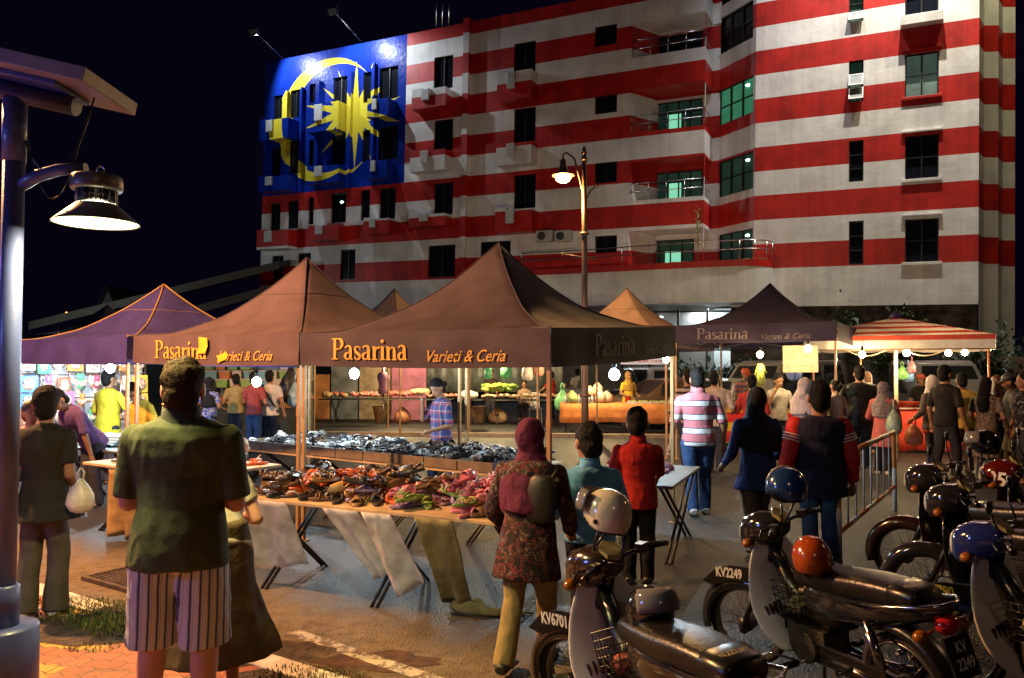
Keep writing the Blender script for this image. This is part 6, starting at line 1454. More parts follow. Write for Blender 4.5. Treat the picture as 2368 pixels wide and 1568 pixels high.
# ---- cars at the back
def car(label,pos,rz,paint,kind='car',cat='car'):
    root=thing('parked_'+kind,label,cat,pos,rz)
    if kind=='van': L_,W_,Hh=4.4,1.7,1.95; prof=[(2.2,.35),(2.25,.75),(1.95,.98),(1.25,1.85),(1.0,1.93),(-2.05,1.95),(-2.2,1.7),(-2.2,.35)]; gls=[((1.86,1.06),(1.3,1.78)),]
    elif kind=='truck': L_,W_,Hh=4.9,1.75,1.75; prof=[(2.4,.45),(2.42,.85),(2.2,1.0),(1.15,1.08),(.55,1.68),(.2,1.74),(-.55,1.72),(-.75,1.1),(-2.4,1.1),(-2.42,.5)]; gls=[((1.08,1.12),(.6,1.62))]
    else: L_,W_,Hh=4.2,1.66,1.42; prof=[(2.08,.3),(2.12,.62),(1.9,.76),(1.0,.9),(.35,1.36),(-.1,1.42),(-.9,1.38),(-1.6,.95),(-2.08,.88),(-2.12,.35)]; gls=[((.93,.95),(.4,1.32))]
    belt=1.0 if kind!='car' else .88
    def hw(z): return W_/2*(1-(.0 if z<belt else .2*(z-belt)/(Hh-belt))-(.06 if z<.45 else 0))
    b=MB(); n=len(prof)
    vs=[Vector((hw(z),y,z)) for y,z in prof]+[Vector((-hw(z),y,z)) for y,z in prof]
    b.add(vs,[tuple(range(n)),tuple(reversed(range(n,2*n)))]+[(i,n+i,n+(i+1)%n,(i+1)%n) for i in range(n)],0)
    bo=b.build('body',paint,root,bevel=.07)
    def front_glass(y0,z0,y1,z1,nm):
        g=MB(); e=.012; d=Vector((0,z1-z0,-(y1-y0))).normalized(); d=d if d.y*(1 if y0>y1 else -1)>0 else -d
        w0,w1=hw(z0)-.1,hw(z1)-.12
        vs=[Vector((-w0,y0,z0))+d*e,Vector((w0,y0,z0))+d*e,Vector((w1,y1,z1))+d*e,Vector((-w1,y1,z1))+d*e]
        g.add(vs+[v-d*.03 for v in vs],[(0,1,2,3),(7,6,5,4),(0,4,5,1),(1,5,6,2),(2,6,7,3),(3,7,4,0)]); g.build(nm,m_glass2,bo)
    (y0,z0),(y1,z1)=gls[0]; front_glass(y0,z0,y1,z1,'windscreen')
    if kind=='car': front_glass(-1.55,.99,-.96,1.35,'rear_window')
    if kind=='van': front_glass(-2.2,1.1,-2.19,1.72,'rear_window')
    if kind=='truck': front_glass(-.74,1.16,-.58,1.64,'rear_window')
    for s in (-1,1):
        segs={'car':[(.3,-.42),(-.5,-1.15)],'van':[(1.2,.45),(.35,-.7),(-.8,-1.9)],'truck':[(.5,-.45)]}[kind]
        for a,c in segs:
            zt=Hh-.14; g=MB(); q=[(a+(.12 if kind!='van' else .2)*(a==segs[0][0]),belt+.05),(a-.12,zt),(c+.08,zt),(c-.05,belt+.05)]
            vs=[Vector((s*(hw(z)+.006),y,z)) for y,z in q]+[Vector((s*(hw(z)-.02),y,z)) for y,z in q]
            g.add(vs,[(0,1,2,3),(7,6,5,4),(0,4,5,1),(1,5,6,2),(2,6,7,3),(3,7,4,0)]); g.build('side_window',m_glass2,bo)
        yf=prof[1][0]; hl=MB(); hl.ell((s*(W_/2-.28),yf-.08,prof[1][1]-.04),(.2,.1,.09),12,8); hl.build('headlight',m_lens,root)
        t=MB(); t.box((s*(W_/2-.3)-.12,prof[-1][0]-.02,.75),(s*(W_/2-.3)+.12,prof[-1][0]+.05,.95)); t.build('tail_lamp',m_redlens,root,bevel=.02)
        for y in (L_*.31,-L_*.3):
            w=thing_part('wheel',root); T=Matrix.Translation((s*(W_/2-.1),y,.31))@Matrix.Rotation(R(90),4,'Y')
            MB().lathe([(.2,-.09),(.29,-.1),(.31,-.06),(.31,.06),(.29,.1),(.2,.09)],24,M=T).build('tyre',m_tyre,w); MB().lathe([(.001,-.085),(.2,-.07),(.21,.0),(.2,.07),(.001,.085)],18,M=T).build('rim',m_rim,w)
    bp=MB(); bp.box((-W_/2+.03,prof[0][0]-.05,.3),(W_/2-.03,prof[0][0]+.1,.52)); bp.build('bumper',m_blackp,root,bevel=.03)
    bp=MB(); bp.box((-W_/2+.03,prof[-1][0]-.1,.32),(W_/2-.03,prof[-1][0]+.05,.54)); bp.build('bumper',m_blackp,root,bevel=.03)
    gr=MB()
    for k in range(4): gr.box((-.45,prof[1][0]-.01,.56+.05*k),(.45,prof[1][0]+.012,.58+.05*k))
    gr.build('grille',m_chrome,root)
    return root
m_glass2=mat('car_glass',(.02,.022,.025),.08,var=0)
car('white van facing us behind the striped umbrella',atd(2158,21.5),R(165),mat('van_white',(.26,.255,.25),.25,var=.06,coat=.6),'van','van')
car('silver pickup truck parked side-on below the white banner',atd(1500,29.0),R(-60),mat('silver_paint',(.4,.4,.42),.3,.4,var=.05,coat=.6),'truck','pickup truck')
car('dark pickup truck beside the silver one, its tail towards the stalls',atd(1405,26.2),R(-25),mat('dark_truck_paint',(.03,.03,.035),.25,var=.05,coat=.6),'truck','pickup truck')
car('sand-coloured saloon car with its rear window towards the stalls',atd(1672,22.5),R(-35),mat('sand_paint',(.35,.27,.2),.25,.2,var=.05,coat=.6))
car('dark saloon car between the pole and the sand-coloured car',atd(1575,23.5),R(-70),mat('bronze_paint',(.14,.08,.05),.25,.3,var=.05,coat=.6))
car('grey van with slanted windscreen behind the woman covering her face',atd(1812,22.0),R(130),mat('grey_paint',(.25,.23,.22),.25,.2,var=.05,coat=.6),'van','van')
b=MB(); b.lathe([(.18,0),(.16,.06),(.09,.5),(.05,.75),(.001,.76)],18,0); 
for z,r in ((.25,.137),(.5,.096)): b.lathe([(r+.004,z),(r-.014,z+.12),(r-.016,z+.12),(r-.02,z)],18,1,True,False)
o=b.build('traffic_cone',[mat('cone_orange',(.6,.1,.02),.5),mat('cone_white',(.65,.65,.65),.5)]); o.location=P(1541,895,22.6)-V((0,0,.35)); o.location.z=0; tag(o,'orange and white traffic cone beside the dark saloon car','traffic cone')
# ================================================================ ground, kerb, lamp posts and the rest of the street
def ground_mat():
    m=bpy.data.materials.new('asphalt_sand'); N,L,b=nt(m); tc=N.new('ShaderNodeTexCoord'); ps=tc.outputs['Object']
    sp=N.new('ShaderNodeSeparateXYZ'); L.new(ps,sp.inputs[0])
    # distance from the kerb line, in metres across the street
    k0=G(159,1369,.12); dv=math_node(N,L,'ADD',math_node(N,L,'MULTIPLY',math_node(N,L,'SUBTRACT',sp.outputs[0],k0.x),.552),math_node(N,L,'MULTIPLY',math_node(N,L,'SUBTRACT',sp.outputs[1],k0.y),.834))
    n1=N.new('ShaderNodeTexNoise'); n1.inputs['Scale'].default_value=1.3; n1.inputs['Detail'].default_value=8; n1.inputs['Roughness'].default_value=.65; L.new(ps,n1.inputs['Vector'])
    n2=N.new('ShaderNodeTexNoise'); n2.inputs['Scale'].default_value=9; n2.inputs['Detail'].default_value=8; n2.inputs['Roughness'].default_value=.75; L.new(ps,n2.inputs['Vector'])
    n3=N.new('ShaderNodeTexNoise'); n3.inputs['Scale'].default_value=90; n3.inputs['Detail'].default_value=6; L.new(ps,n3.inputs['Vector'])
    vo=N.new('ShaderNodeTexVoronoi'); vo.inputs['Scale'].default_value=55; L.new(ps,vo.inputs['Vector'])
    e=math_node(N,L,'ADD',dv,math_node(N,L,'MULTIPLY',math_node(N,L,'SUBTRACT',n1.outputs['Fac'],.5),1.1))
    e=math_node(N,L,'ADD',e,math_node(N,L,'MULTIPLY',math_node(N,L,'SUBTRACT',n2.outputs['Fac'],.5),.9))
    mr=N.new('ShaderNodeMapRange'); mr.inputs[1].default_value=.8; mr.inputs[2].default_value=1.45; mr.inputs[3].default_value=1; mr.inputs[4].default_value=0; L.new(e,mr.inputs[0])
    # sand thins out to the right of the scene
    xr=N.new('ShaderNodeMapRange'); xr.inputs[1].default_value=.3; xr.inputs[2].default_value=1.6; xr.inputs[3].default_value=1; xr.inputs[4].default_value=.25; L.new(sp.outputs[0],xr.inputs[0])
    sand=math_node(N,L,'MULTIPLY',mr.outputs[0],xr.outputs[0])
    asp=ramp(N,L,vo.outputs['Distance'],[(0,(.048,.048,.056)),(.35,(.025,.025,.03)),(.8,(.01,.01,.013))])
    pat=ramp(N,L,n1.outputs['Fac'],[(.35,(.6,.6,.6)),(.65,(1.25,1.22,1.18))])
    ma=N.new('ShaderNodeMix'); ma.data_type='RGBA'; ma.blend_type='MULTIPLY'; ma.inputs[0].default_value=1; L.new(asp,ma.inputs[6]); L.new(pat,ma.inputs[7])
    sd=ramp(N,L,n2.outputs['Fac'],[(.32,(.07,.05,.031)),(.5,(.15,.108,.064)),(.7,(.21,.158,.097))])
    sd2=N.new('ShaderNodeMix'); sd2.data_type='RGBA'; sd2.blend_type='MULTIPLY'; sd2.inputs[0].default_value=.6; L.new(sd,sd2.inputs[6]); L.new(ramp(N,L,n3.outputs['Fac'],[(.3,(.45,.45,.45)),(.65,(1.2,1.2,1.2))]),sd2.inputs[7])
    mx=N.new('ShaderNodeMix'); mx.data_type='RGBA'; L.new(sand,mx.inputs[0]); L.new(ma.outputs[2],mx.inputs[6]); L.new(sd2.outputs[2],mx.inputs[7])
    L.new(mx.outputs[2],b.inputs['Base Color'])
    rr=N.new('ShaderNodeMapRange'); rr.inputs[3].default_value=.55; rr.inputs[4].default_value=.95; L.new(sand,rr.inputs[0]); L.new(rr.outputs[0],b.inputs['Roughness'])
    bp=N.new('ShaderNodeBump'); bp.inputs['Strength'].default_value=.7; bp.inputs['Distance'].default_value=.012
    L.new(math_node(N,L,'ADD',vo.outputs['Distance'],n3.outputs['Fac']),bp.inputs['Height']); L.new(bp.outputs['Normal'],b.inputs['Normal'])
    return m
g=MB(); g.quad((-160,-40,0),(160,-40,0),(160,260,0),(-160,260,0)); struct(g.build('ground',ground_mat(),None,fixn=False))
KA=G(159,1369,.12); KD=V((.834,-.552,0)); KN=V((.552,.834,0))   # kerb line: point, direction to the right, direction to the street
KA=V((KA.x,KA.y,0))
def kp(s,n,z): return KA+KD*s+KN*n+V((0,0,z))
# brick pavement
def brick_mat():
    m=bpy.data.materials.new('interlocking_bricks'); N,L,b=nt(m); tc=N.new('ShaderNodeTexCoord'); mp=N.new('ShaderNodeMapping'); L.new(tc.outputs['Object'],mp.inputs[0]); mp.inputs['Rotation'].default_value=(0,0,R(12))
    wv=N.new('ShaderNodeSeparateXYZ'); L.new(mp.outputs[0],wv.inputs[0])
    zig=math_node(N,L,'MULTIPLY',math_node(N,L,'PINGPONG',wv.outputs[0],.055),.55); yy=math_node(N,L,'ADD',wv.outputs[1],zig); cb=N.new('ShaderNodeCombineXYZ'); L.new(wv.outputs[0],cb.inputs[0]); L.new(yy,cb.inputs[1])
    br=N.new('ShaderNodeTexBrick'); L.new(cb.outputs[0],br.inputs['Vector']); br.inputs['Scale'].default_value=1; br.inputs['Brick Width'].default_value=.225; br.inputs['Row Height'].default_value=.112; br.inputs['Mortar Size'].default_value=.005; br.inputs['Mortar Smooth'].default_value=.3
    br.inputs['Color1'].default_value=(.3,.1,.05,1); br.inputs['Color2'].default_value=(.36,.13,.065,1); br.inputs['Mortar'].default_value=(.12,.08,.05,1)
    yl=N.new('ShaderNodeTexBrick'); L.new(cb.outputs[0],yl.inputs['Vector']); 
    for q,v in (('Scale',1),('Brick Width',.225),('Row Height',.112),('Mortar Size',.005)): yl.inputs[q].default_value=v
    yl.inputs['Color1'].default_value=(.4,.25,.045,1); yl.inputs['Color2'].default_value=(.45,.29,.055,1); yl.inputs['Mortar'].default_value=(.12,.08,.05,1)
    # a band of yellow bricks
    band=math_node(N,L,'FRACT',math_node(N,L,'MULTIPLY_ADD',math_node(N,L,'ADD',math_node(N,L,'FLOOR',math_node(N,L,'DIVIDE',yy,.112)),0),.25,.12))
    bx=math_node(N,L,'FRACT',math_node(N,L,'MULTIPLY_ADD',wv.outputs[0],.55,.25))
    msk=math_node(N,L,'MULTIPLY',math_node(N,L,'LESS_THAN',band,.6),math_node(N,L,'LESS_THAN',bx,.42))
    mx=N.new('ShaderNodeMix'); mx.data_type='RGBA'; L.new(msk,mx.inputs[0]); L.new(br.outputs['Color'],mx.inputs[6]); L.new(yl.outputs['Color'],mx.inputs[7])
    n=N.new('ShaderNodeTexNoise'); n.inputs['Scale'].default_value=3.5; n.inputs['Detail'].default_value=8; n.inputs['Roughness'].default_value=.7; L.new(tc.outputs['Object'],n.inputs['Vector'])
    m2=N.new('ShaderNodeMix'); m2.data_type='RGBA'; L.new(ramp(N,L,n.outputs['Fac'],[(.5,(0,0,0)),(.66,(1,1,1))]),m2.inputs[0]); L.new(mx.outputs[2],m2.inputs[6]); m2.inputs[7].default_value=(.13,.085,.045,1)
    L.new(m2.outputs[2],b.inputs['Base Color']); b.inputs['Roughness'].default_value=.9
    bp=N.new('ShaderNodeBump'); bp.inputs['Strength'].default_value=.8; bp.inputs['Distance'].default_value=.01; bp.invert=True; L.new(br.outputs['Fac'],bp.inputs['Height']); L.new(bp.outputs['Normal'],b.inputs['Normal'])
    return m
pv=MB(); pv.add([kp(-14,-.19,PAV),kp(7,-.19,PAV),kp(7,-9,PAV),kp(-14,-9,PAV)],[(0,3,2,1)]); struct(pv.build('pavement',brick_mat(),None,fixn=False))
# kerb stones painted black and white
kb=MB(); stops=[-8,-6.5,-5.2,-3.8,-2.4,-1.4,-.35,.64,2.22,3.2,4.6,5.6]
for k,s in enumerate(stops):
    ln=(stops[k+1] if k+1<len(stops) else s+1)-s; mi=0 if k%2==0 else 1
    A_=[kp(s,0,0),kp(s+ln-.006,0,0),kp(s+ln-.006,-.185,0),kp(s,-.185,0)]; B2=[kp(s,-.025,.14),kp(s+ln-.006,-.025,.14),kp(s+ln-.006,-.185,.14),kp(s,-.185,.14)]
    kb.add(A_+B2,[(4,5,6,7),(0,1,5,4),(1,2,6,5),(3,0,4,7),(2,3,7,6)],mi)
struct(kb.build('kerb',[mat('kerb_white',(.58,.54,.46),.85,var=.25,nscale=7,bump=.3),mat('kerb_black',(.05,.04,.035),.85,var=.4,nscale=7,bump=.3)],None,bevel=.008))
# worn white road line
def worn():
    m=mat('worn_line',(.42,.38,.3),.85,var=.2); N,L,b=nt(m); tc=N.new('ShaderNodeTexCoord'); n=N.new('ShaderNodeTexNoise'); n.inputs['Scale'].default_value=7; n.inputs['Detail'].default_value=9; n.inputs['Roughness'].default_value=.75; L.new(tc.outputs['Object'],n.inputs['Vector'])
    mr=N.new('ShaderNodeMapRange'); mr.inputs[1].default_value=.43; mr.inputs[2].default_value=.53; L.new(n.outputs['Fac'],mr.inputs[0]); L.new(mr.outputs[0],b.inputs['Alpha']); return m
a=G(672,1461); b_=G(1000,1572); d=(b_-a).normalized(); q=V((-d.y,d.x,0))*.055
ln=MB(); 
for k in range(8): ln.quad(a+d*(k*.5)-q+V((0,0,.004)),a+d*(k*.5+.49)-q+V((0,0,.004)),a+d*(k*.5+.49)+q+V((0,0,.004)),a+d*(k*.5)+q+V((0,0,.004)))
struct(ln.build('road_line',worn(),None,fixn=False))
sp_=G(870,1530); st=MB(); st.add([(sp_.x+.36*math.cos(k*.35)*(1+.2*math.sin(k*2.3)),sp_.y+.17*math.sin(k*.35)*(1+.2*math.cos(k*1.7)),.003) for k in range(18)],[tuple(range(18))]); 
struct(st.build('road_stain',mat('brown_stain',(.07,.03,.015),.9,var=.4,nscale=12),None,fixn=False))
# raised edge beyond the lane
lk=MB(); A_=G(690,1000); lk.box((0,0,0),(26,.25,.09)); o=lk.build('lane_kerb',mat('concrete_edge',(.3,.24,.17),.85,var=.2)); o.location=A_+V((-8,0,0)); o.rotation_euler=(0,0,-.1); struct(o)
# drain grating
GR=[G(205,1338,.006),G(303,1309,.006)]
dr=MB(); o_=kp(.22,.02,.004); n_=16
c0,c1=.0,1.15
for k in range(n_): 
    y=.05+.55*k/(n_-1)+.44; dr.add([kp(-.65,y,.03),kp(.45,y,.03),kp(.45,y+.016,.03),kp(-.65,y+.016,.03),kp(-.65,y,.005),kp(.45,y,.005),kp(.45,y+.016,.005),kp(-.65,y+.016,.005)],[(0,1,2,3),(0,4,5,1),(1,5,6,2),(2,6,7,3),(3,7,4,0)])
for (s0,s1,y0,y1) in ((.31,1.49,.01,.045),(.31,1.49,.62,.655),(.31,.345,.046,.619),(1.455,1.49,.046,.619)): dr.add([kp(s0-1.0,y0+.44,.034),kp(s1-1.0,y0+.44,.034),kp(s1-1.0,y1+.44,.034),kp(s0-1.0,y1+.44,.034),kp(s0-1.0,y0+.44,.004),kp(s1-1.0,y0+.44,.004),kp(s1-1.0,y1+.44,.004),kp(s0-1.0,y1+.44,.004)],[(0,1,2,3),(0,4,5,1),(1,5,6,2),(2,6,7,3),(3,7,4,0)])
o=dr.build('drain_grate',mat('rusty_iron',(.09,.06,.04),.7,.4,var=.4,nscale=20)); tag(o,'rusty iron drain grate at the kerb left of the tourist','drain grate')
dp=MB(); dp.add([kp(-.654,.486,.006),kp(.454,.486,.006),kp(.454,1.059,.006),kp(-.654,1.059,.006)],[(0,1,2,3)]); dp.build('drain_pit',m_dark,o,fixn=False)
# grass tufts along the kerb
gs=MB(); gr=random.Random(3)
def tuft(cx,cy,n,r,hh):
    for k in range(n):
        a=gr.uniform(0,6.283); q=r*math.sqrt(gr.random()); x=cx+q*math.cos(a)*1.7; y=cy+q*math.sin(a)*.8; h=hh*.62*gr.uniform(.4,1); b=gr.uniform(0,6.283); dx,dy=.5*h*math.cos(b),.5*h*math.sin(b); w=.0035
        z0=PAV+.002; gs.add([(x-w*math.sin(b),y+w*math.cos(b),z0),(x+w*math.sin(b),y-w*math.cos(b),z0),(x+dx*.5+w*.7*math.sin(b),y+dy*.5-w*.7*math.cos(b),z0+h*.7),(x+dx,y+dy,z0+h),(x+dx*.5-w*.7*math.sin(b),y+dy*.5+w*.7*math.cos(b),z0+h*.7)],[(0,1,2,4),(4,2,3)],gr.choice((0,0,1)))
for (px,py,n,r,hh) in ((225,1425,700,.24,.07),(262,1440,600,.2,.08),(200,1400,300,.16,.06),(285,1462,300,.14,.06),(250,1410,300,.2,.05),(690,1560,220,.14,.05),(740,1568,200,.14,.05),(150,1390,200,.14,.05),(215,1500,80,.1,.04),(480,1540,120,.12,.04)):
    c=G(px,py,PAV); tuft(c.x,c.y,n,r,hh)
o=gs.build('grass',[mat('grass_green',(.06,.1,.02),.8,var=.4,nscale=4),mat('grass_dry',(.2,.15,.04),.8,var=.3)],None,fixn=False); o['kind']='stuff'; 
ds=MB()
for (px,py,sx,sy) in ((235,1455,.75,.28),(580,1508,.5,.2),(690,1570,.4,.16)):
    c=G(px,py,PAV); ds.add([(c.x+sx*math.cos(k*.314)*(1+.25*noise.noise(V((k*.9,px,0)))),c.y+sy*math.sin(k*.314)*(1+.25*noise.noise(V((k*.9,py,3)))),PAV+.003) for k in range(20)],[tuple(range(20))])
o=ds.build('dirt',mat('brown_soil',(.06,.038,.02),.95,var=.5,nscale=12,bump=1,bscale=30),None,fixn=False); o['kind']='stuff'
# ---- near lamp post with solar panel and pendant lamp
PY=3.5; PX=(22-1183)/1805*PY; PS=PY/4.5; PZ=1.8*(1-PS)
m_post=mat('lavender_paint',(.045,.06,.2),.42,var=.1,nscale=5,bump=.08,bscale=60,coat=.2)
lp=thing('lamp_post','pale painted lamp post with a solar panel on top, at the left edge','lamp post',(PX,PY,PZ)); lp.scale=(PS,)*3
MB().lathe([(.18,-.3),(.178,.305),(.17,.318),(.06,.322)],40).build('concrete_base',m_post,lp)
MB().lathe([(.077,.322),(.077,.54),(.07,.548),(.058,.55)],32).build('sleeve',m_post,lp)
pm=MB(); pm.tube([(0,0,.5),(0,0,3.33)],.0575,28,0,True); pm.build('pole',m_post,lp)
MB().tube([(0,0,2.98),(0,0,3.34)],.064,28).build('pole_head',m_post,lp)
MB().tube([(.03,0,2.84),(.14,0,2.9),(.26,0,2.935),(.42,0,2.945)],[.04,.037,.034,.031],20).build('arm',m_post,lp)
Mp=Matrix.Translation((-.05,0,3.4))@Matrix.Rotation(R(13),4,'Y')
MB().tube([Mp@V((-.9,0,.0)),Mp@V((.42,0,.0))],.055,20).build('panel_arm',m_post,lp)
pn=MB(); pn.box((-1.2,-.3,.085),(.6,.3,.165),0,Mp); pn.box((-.9,-.18,.054),(.38,.18,.0845),1,Mp)
pn.build('solar_panel',[mat('panel_frame',(.2,.18,.22),.5),m_post],lp,bevel=.006)
wi=MB(); wi.tube([(.0+.46*t+.0,.0,3.3-.42*math.sin(math.pi*t)**.8+.06*t) for t in [k/14 for k in range(15)]],.006,6); wi.tube([(.02+.4*t,.02,3.28-.52*math.sin(math.pi*t)+.02*t) for t in [k/14 for k in range(15)]],.005,6); wi.build('cable',m_blackp,lp)
LX,LZ=-2.41*PS,PZ+2.62*PS
ld=thing('pendant_lamp','grey high-bay lamp with a flared reflector hanging from the lamp post arm','lamp',(LX,PY,LZ)); ld.scale=(PS,)*3
m_lampg=mat('lamp_grey_paint',(.13,.125,.125),.4,.3,var=.1)
MB().lathe([(.232,.0),(.23,.006),(.112,.112)],48,0,True,False).build('reflector',m_lampg,ld)
MB().lathe([(.224,.004),(.106,.108)],48,0,True,False).build('reflector_lining',mat('lamp_inside',(.9,.8,.45),.5,var=0,emit=5,ecol=(1,.86,.45)),ld)
MB().lathe([(.001,.1),(.105,.1)],32,0,True,False).build('led_panel',mat('led_glow',(1,.95,.7),.5,var=0,emit=30,ecol=(1,.9,.55)),ld)
fn=MB(); fn.lathe([(.001,.113),(.085,.113),(.085,.195),(.001,.195)],24)
for k in range(28):
    a=2*math.pi*k/28; fn.cbox((.096*math.cos(a),.096*math.sin(a),.154),(.03,.006,.08),0,None,a)
fn.build('heat_sink',m_chrome,ld)
MB().lathe([(.001,.196),(.135,.196),(.14,.21),(.136,.27),(.128,.278),(.001,.28)],40).build('housing',m_lampg,ld)
hk=MB(); hk.tube([(0.02+.022*math.cos(a),0,.315+.022*math.sin(a)) for a in [k*.4189 for k in range(16)]],.005,6); hk.tube([(.02,0,.28),(.02,0,.295)],.012,8); hk.ell((-.1,0,.285),(.025,.02,.018),8,6); hk.build('hook',m_chrome,ld)
# ---- tall street lamp in the lane
q=atd(1352,15.5); sl=thing('street_lamp','tall bronze street lamp with a lit lantern, between the tents and the hotel','street lamp',(q.x,q.y,0))
m_br=mat('bronze_pole',(.16,.1,.06),.45,.4,var=.2); zt=P(1352,355,15.5).z
MB().tube([(0,0,0),(0,0,1.2),(0,0,4.4),(0,0,zt)],[.075,.07,.055,.045],14).build('pole',m_br,sl)
for z,r in ((zt-.12,.065),(4.42,.1),(1.2,.11)): MB().lathe([(.02,-.04),(r,-.02),(r,.02),(.02,.05)],14,M=Matrix.Translation((0,0,z))).build('collar',m_br,sl)
f=MB(); f.lathe([(.02,-.04),(.06,-.02),(.06,.02),(.02,.05)],14,M=Matrix.Translation((0,0,zt))); f.ell((0,0,zt+.07),(.045,.045,.07),10,8); f.build('finial',m_br,sl)
f=MB(); f.tube([(-.45,0,4.02),(.18,0,3.93)],.01,6); f.ell((-.45,0,4.02),.03,8,6); f.ell((.18,0,3.93),.03,8,6); f.build('banner_bar',m_br,sl)
a=MB(); lx=(1305-1352)/FOC*15.5; lz=P(1305,385,15.5).z
a.tube([(0,0,zt-.95),(-.08,0,zt-.55),(-.2,0,zt-.1),(lx+.05,0,zt+.02),(lx-.02,0,zt-.02),(lx-.02,0,zt-.1)],.02,8); a.tube([(0,0,zt-1.0),(.12,0,zt-.75),(.24,0,zt-.66)],.016,8); a.ell((.25,0,zt-.66),.035,8,6); a.build('arm',m_br,sl)
lt=thing_part('lantern',sl); lt.location=(lx-.02,0,0)
MB().lathe([(.02,zt-.1),(.06,zt-.14),(.07,zt-.27),(.13,zt-.4),(.23,zt-.43),(.23,zt-.45),(.12,zt-.43)],24,0,True,False).build('lamp_hood',m_br,lt)
MB().lathe([(.165,zt-.44),(.16,zt-.5),(.12,zt-.56),(.05,zt-.595),(.001,zt-.6)],24,0,True,False).build('lamp_glass',mat('sodium_glow',(1,.7,.3),.5,var=0,emit=9,ecol=(1,.62,.2)),lt)
STREET=V((q.x+lx-.02,q.y,zt-.8))
# ---- hanging bulbs
BULBS=[]
def bulb(px,py,Y,label,col,r,power,cord=.35):
    p=P(px,py,Y); root=thing('hanging_bulb',label,'light bulb',p)
    r*=.78; MB().ell((0,0,0),(r,r,r*1.08),16,12).build('bulb_glass',mat('bulb_%s'%('warm' if col[2]<.7 else 'cool'),col,.5,var=0,emit=60 if col[2]>.7 else 40,ecol=col),root)
    MB().lathe([(.02,r*1.2),(.025,r*1.3),(.022,r*1.3+.08),(.001,r*1.3+.085)],10).build('socket',m_blackp,root)
    MB().tube([(0,0,r*1.3+.08),(0.01,0,r*1.3+.08+cord)],.006,5).build('cord',m_blackp,root)
    BULBS.append((p,col,power,r))
CO=(.72,.9,1.0); WA=(1,.74,.36)
bulb(255,852,11.0,'bright white bulb before the toy stall under the purple-blue canopy',CO,.075,75)
bulb(133,822,13.0,'white bulb hanging at the far left of the toy stall',CO,.06,60)
bulb(225,818,13.5,'white bulb high in the toy stall, right of the leftmost one',CO,.05,60)
bulb(593,883,10.2,'white bulb hanging lowest, beside the man in blue and red',CO,.075,55,.6)
bulb(819,864,9.6,'white bulb under the nearest canopy, left of the mannequin',CO,.075,75)
bulb(1420,866,9.0,'largest white bulb, beside the yellow dress with blue spots',CO,.08,85)
bulb(1540,831,9.2,'white bulb at the right rear leg of the nearest canopy',CO,.05,30,.1)
bulb(1757,820,14.0,'warm bulb above the leaf bundle under the lettered canopy',WA,.075,70,.15)
bulb(1868,806,13.9,'warm starry bulb above the cardboard sign',WA,.08,90,.1)
bulb(1993,820,14.4,'warm bulb at the left of the striped umbrella',WA,.075,70,.12)
bulb(2096,816,14.6,'warm bulb by the umbrella pole',WA,.08,80,.1)
bulb(2192,816,15.0,'warm bulb, left one of the pair at the umbrella right side',WA,.075,60,.1)
bulb(2230,815,15.1,'warm bulb, right one of the pair at the umbrella right side',WA,.075,60,.1)
for px,py,Y,l in ((930,806,23.4,'added unseen bulb brightening the red goods, behind the canopies'),(1140,806,22.9,'added unseen bulb brightening the long trestle, behind the canopies'),(1370,800,20.6,'added unseen bulb brightening the orange-cloth table')): bulb(px,py,Y,l,WA,.07,520)  # bulbs added out of sight to brighten the far stalls
# ---- crowd barrier
A_=V((2.93,7.05,0)); B_=V((4.75,9.75,0)); d=B_-A_; L_=d.length; rzb=math.atan2(d.y,d.x)
br_=thing('crowd_barrier','waist-high steel barrier with orange and white bands beside the motorcycles','barrier',A_,rzb)
bd=bands('barrier_bands',.9,[(0,(.55,.5,.45)),(.45,(.42,.14,.03))],0,rough=.5,off=.45); bz=bands('post_bands',1.0,[(0,(.55,.5,.45)),(.52,(.42,.14,.03))],2,rough=.5)
MB().tube([(-.03,0,.97),(L_+.03,0,.97)],.028,12).build('top_rail',bd,br_)
for x in (0,L_): MB().tube([(x,0,0),(x,0,.945)],.026,12).build('post',bz,br_)
MB().tube([(.03,0,.3),(L_-.03,0,.3)],.022,10).build('bottom_rail',bd,br_)
for k in range(1,8): MB().tube([(L_*k/8,0,.31),(L_*k/8,0,.96)],.009,6).build('bar',mat('barrier_bars',(.4,.38,.36),.5),br_)
# ---- dark houses at the left behind the market
def house(label,px0,px1,pyr,Y,depth,gable):
    a=P(px0,845,Y); b=P(px1,845,Y); zr=P((px0+px1)/2,pyr,Y).z
    h=thing('dark_house',label,'house',(a.x,Y,0)); w=b.x-a.x; ze=zr*.6
    if gable:
        g=MB(); g.loft([[V((0,y,0)),V((w,y,0)),V((w,y,ze)),V((w/2,y,zr)),V((0,y,ze))] for y in (0,depth)],0,False); g.build('wall',mat('pale_gable',(.2,.22,.2),.8,var=.1),h)
        rf=MB()
        for s in (0,1):
            xa=-.5 if s==0 else w+.5; za=ze-.5*(zr-ze)/(w/2)
            rf.add([V((xa,-.3,za)),V((w/2,-.3,zr)),V((w/2,depth,zr)),V((xa,depth,za)),V((xa,-.3,za+.22)),V((w/2,-.3,zr+.22)),V((w/2,depth,zr+.22)),V((xa,depth,za+.22))],[(0,1,2,3),(4,7,6,5),(0,4,5,1),(2,6,7,3),(0,3,7,4)],0)
        rf.build('roof',mat('dark_tile',(.03,.032,.035),.7,var=.3,nscale=3),h)
    return h
house('dark house with a pale triangular gable behind the purple-blue canopy',205,292,668,52,14,True)
h=thing('dark_house','long dark house with layered sloping roofs left of the hotel','house',(-22.5,44,0))
mr_=mat('dark_tile'); ms_=mat('pale_fascia',(.075,.065,.05),.8)
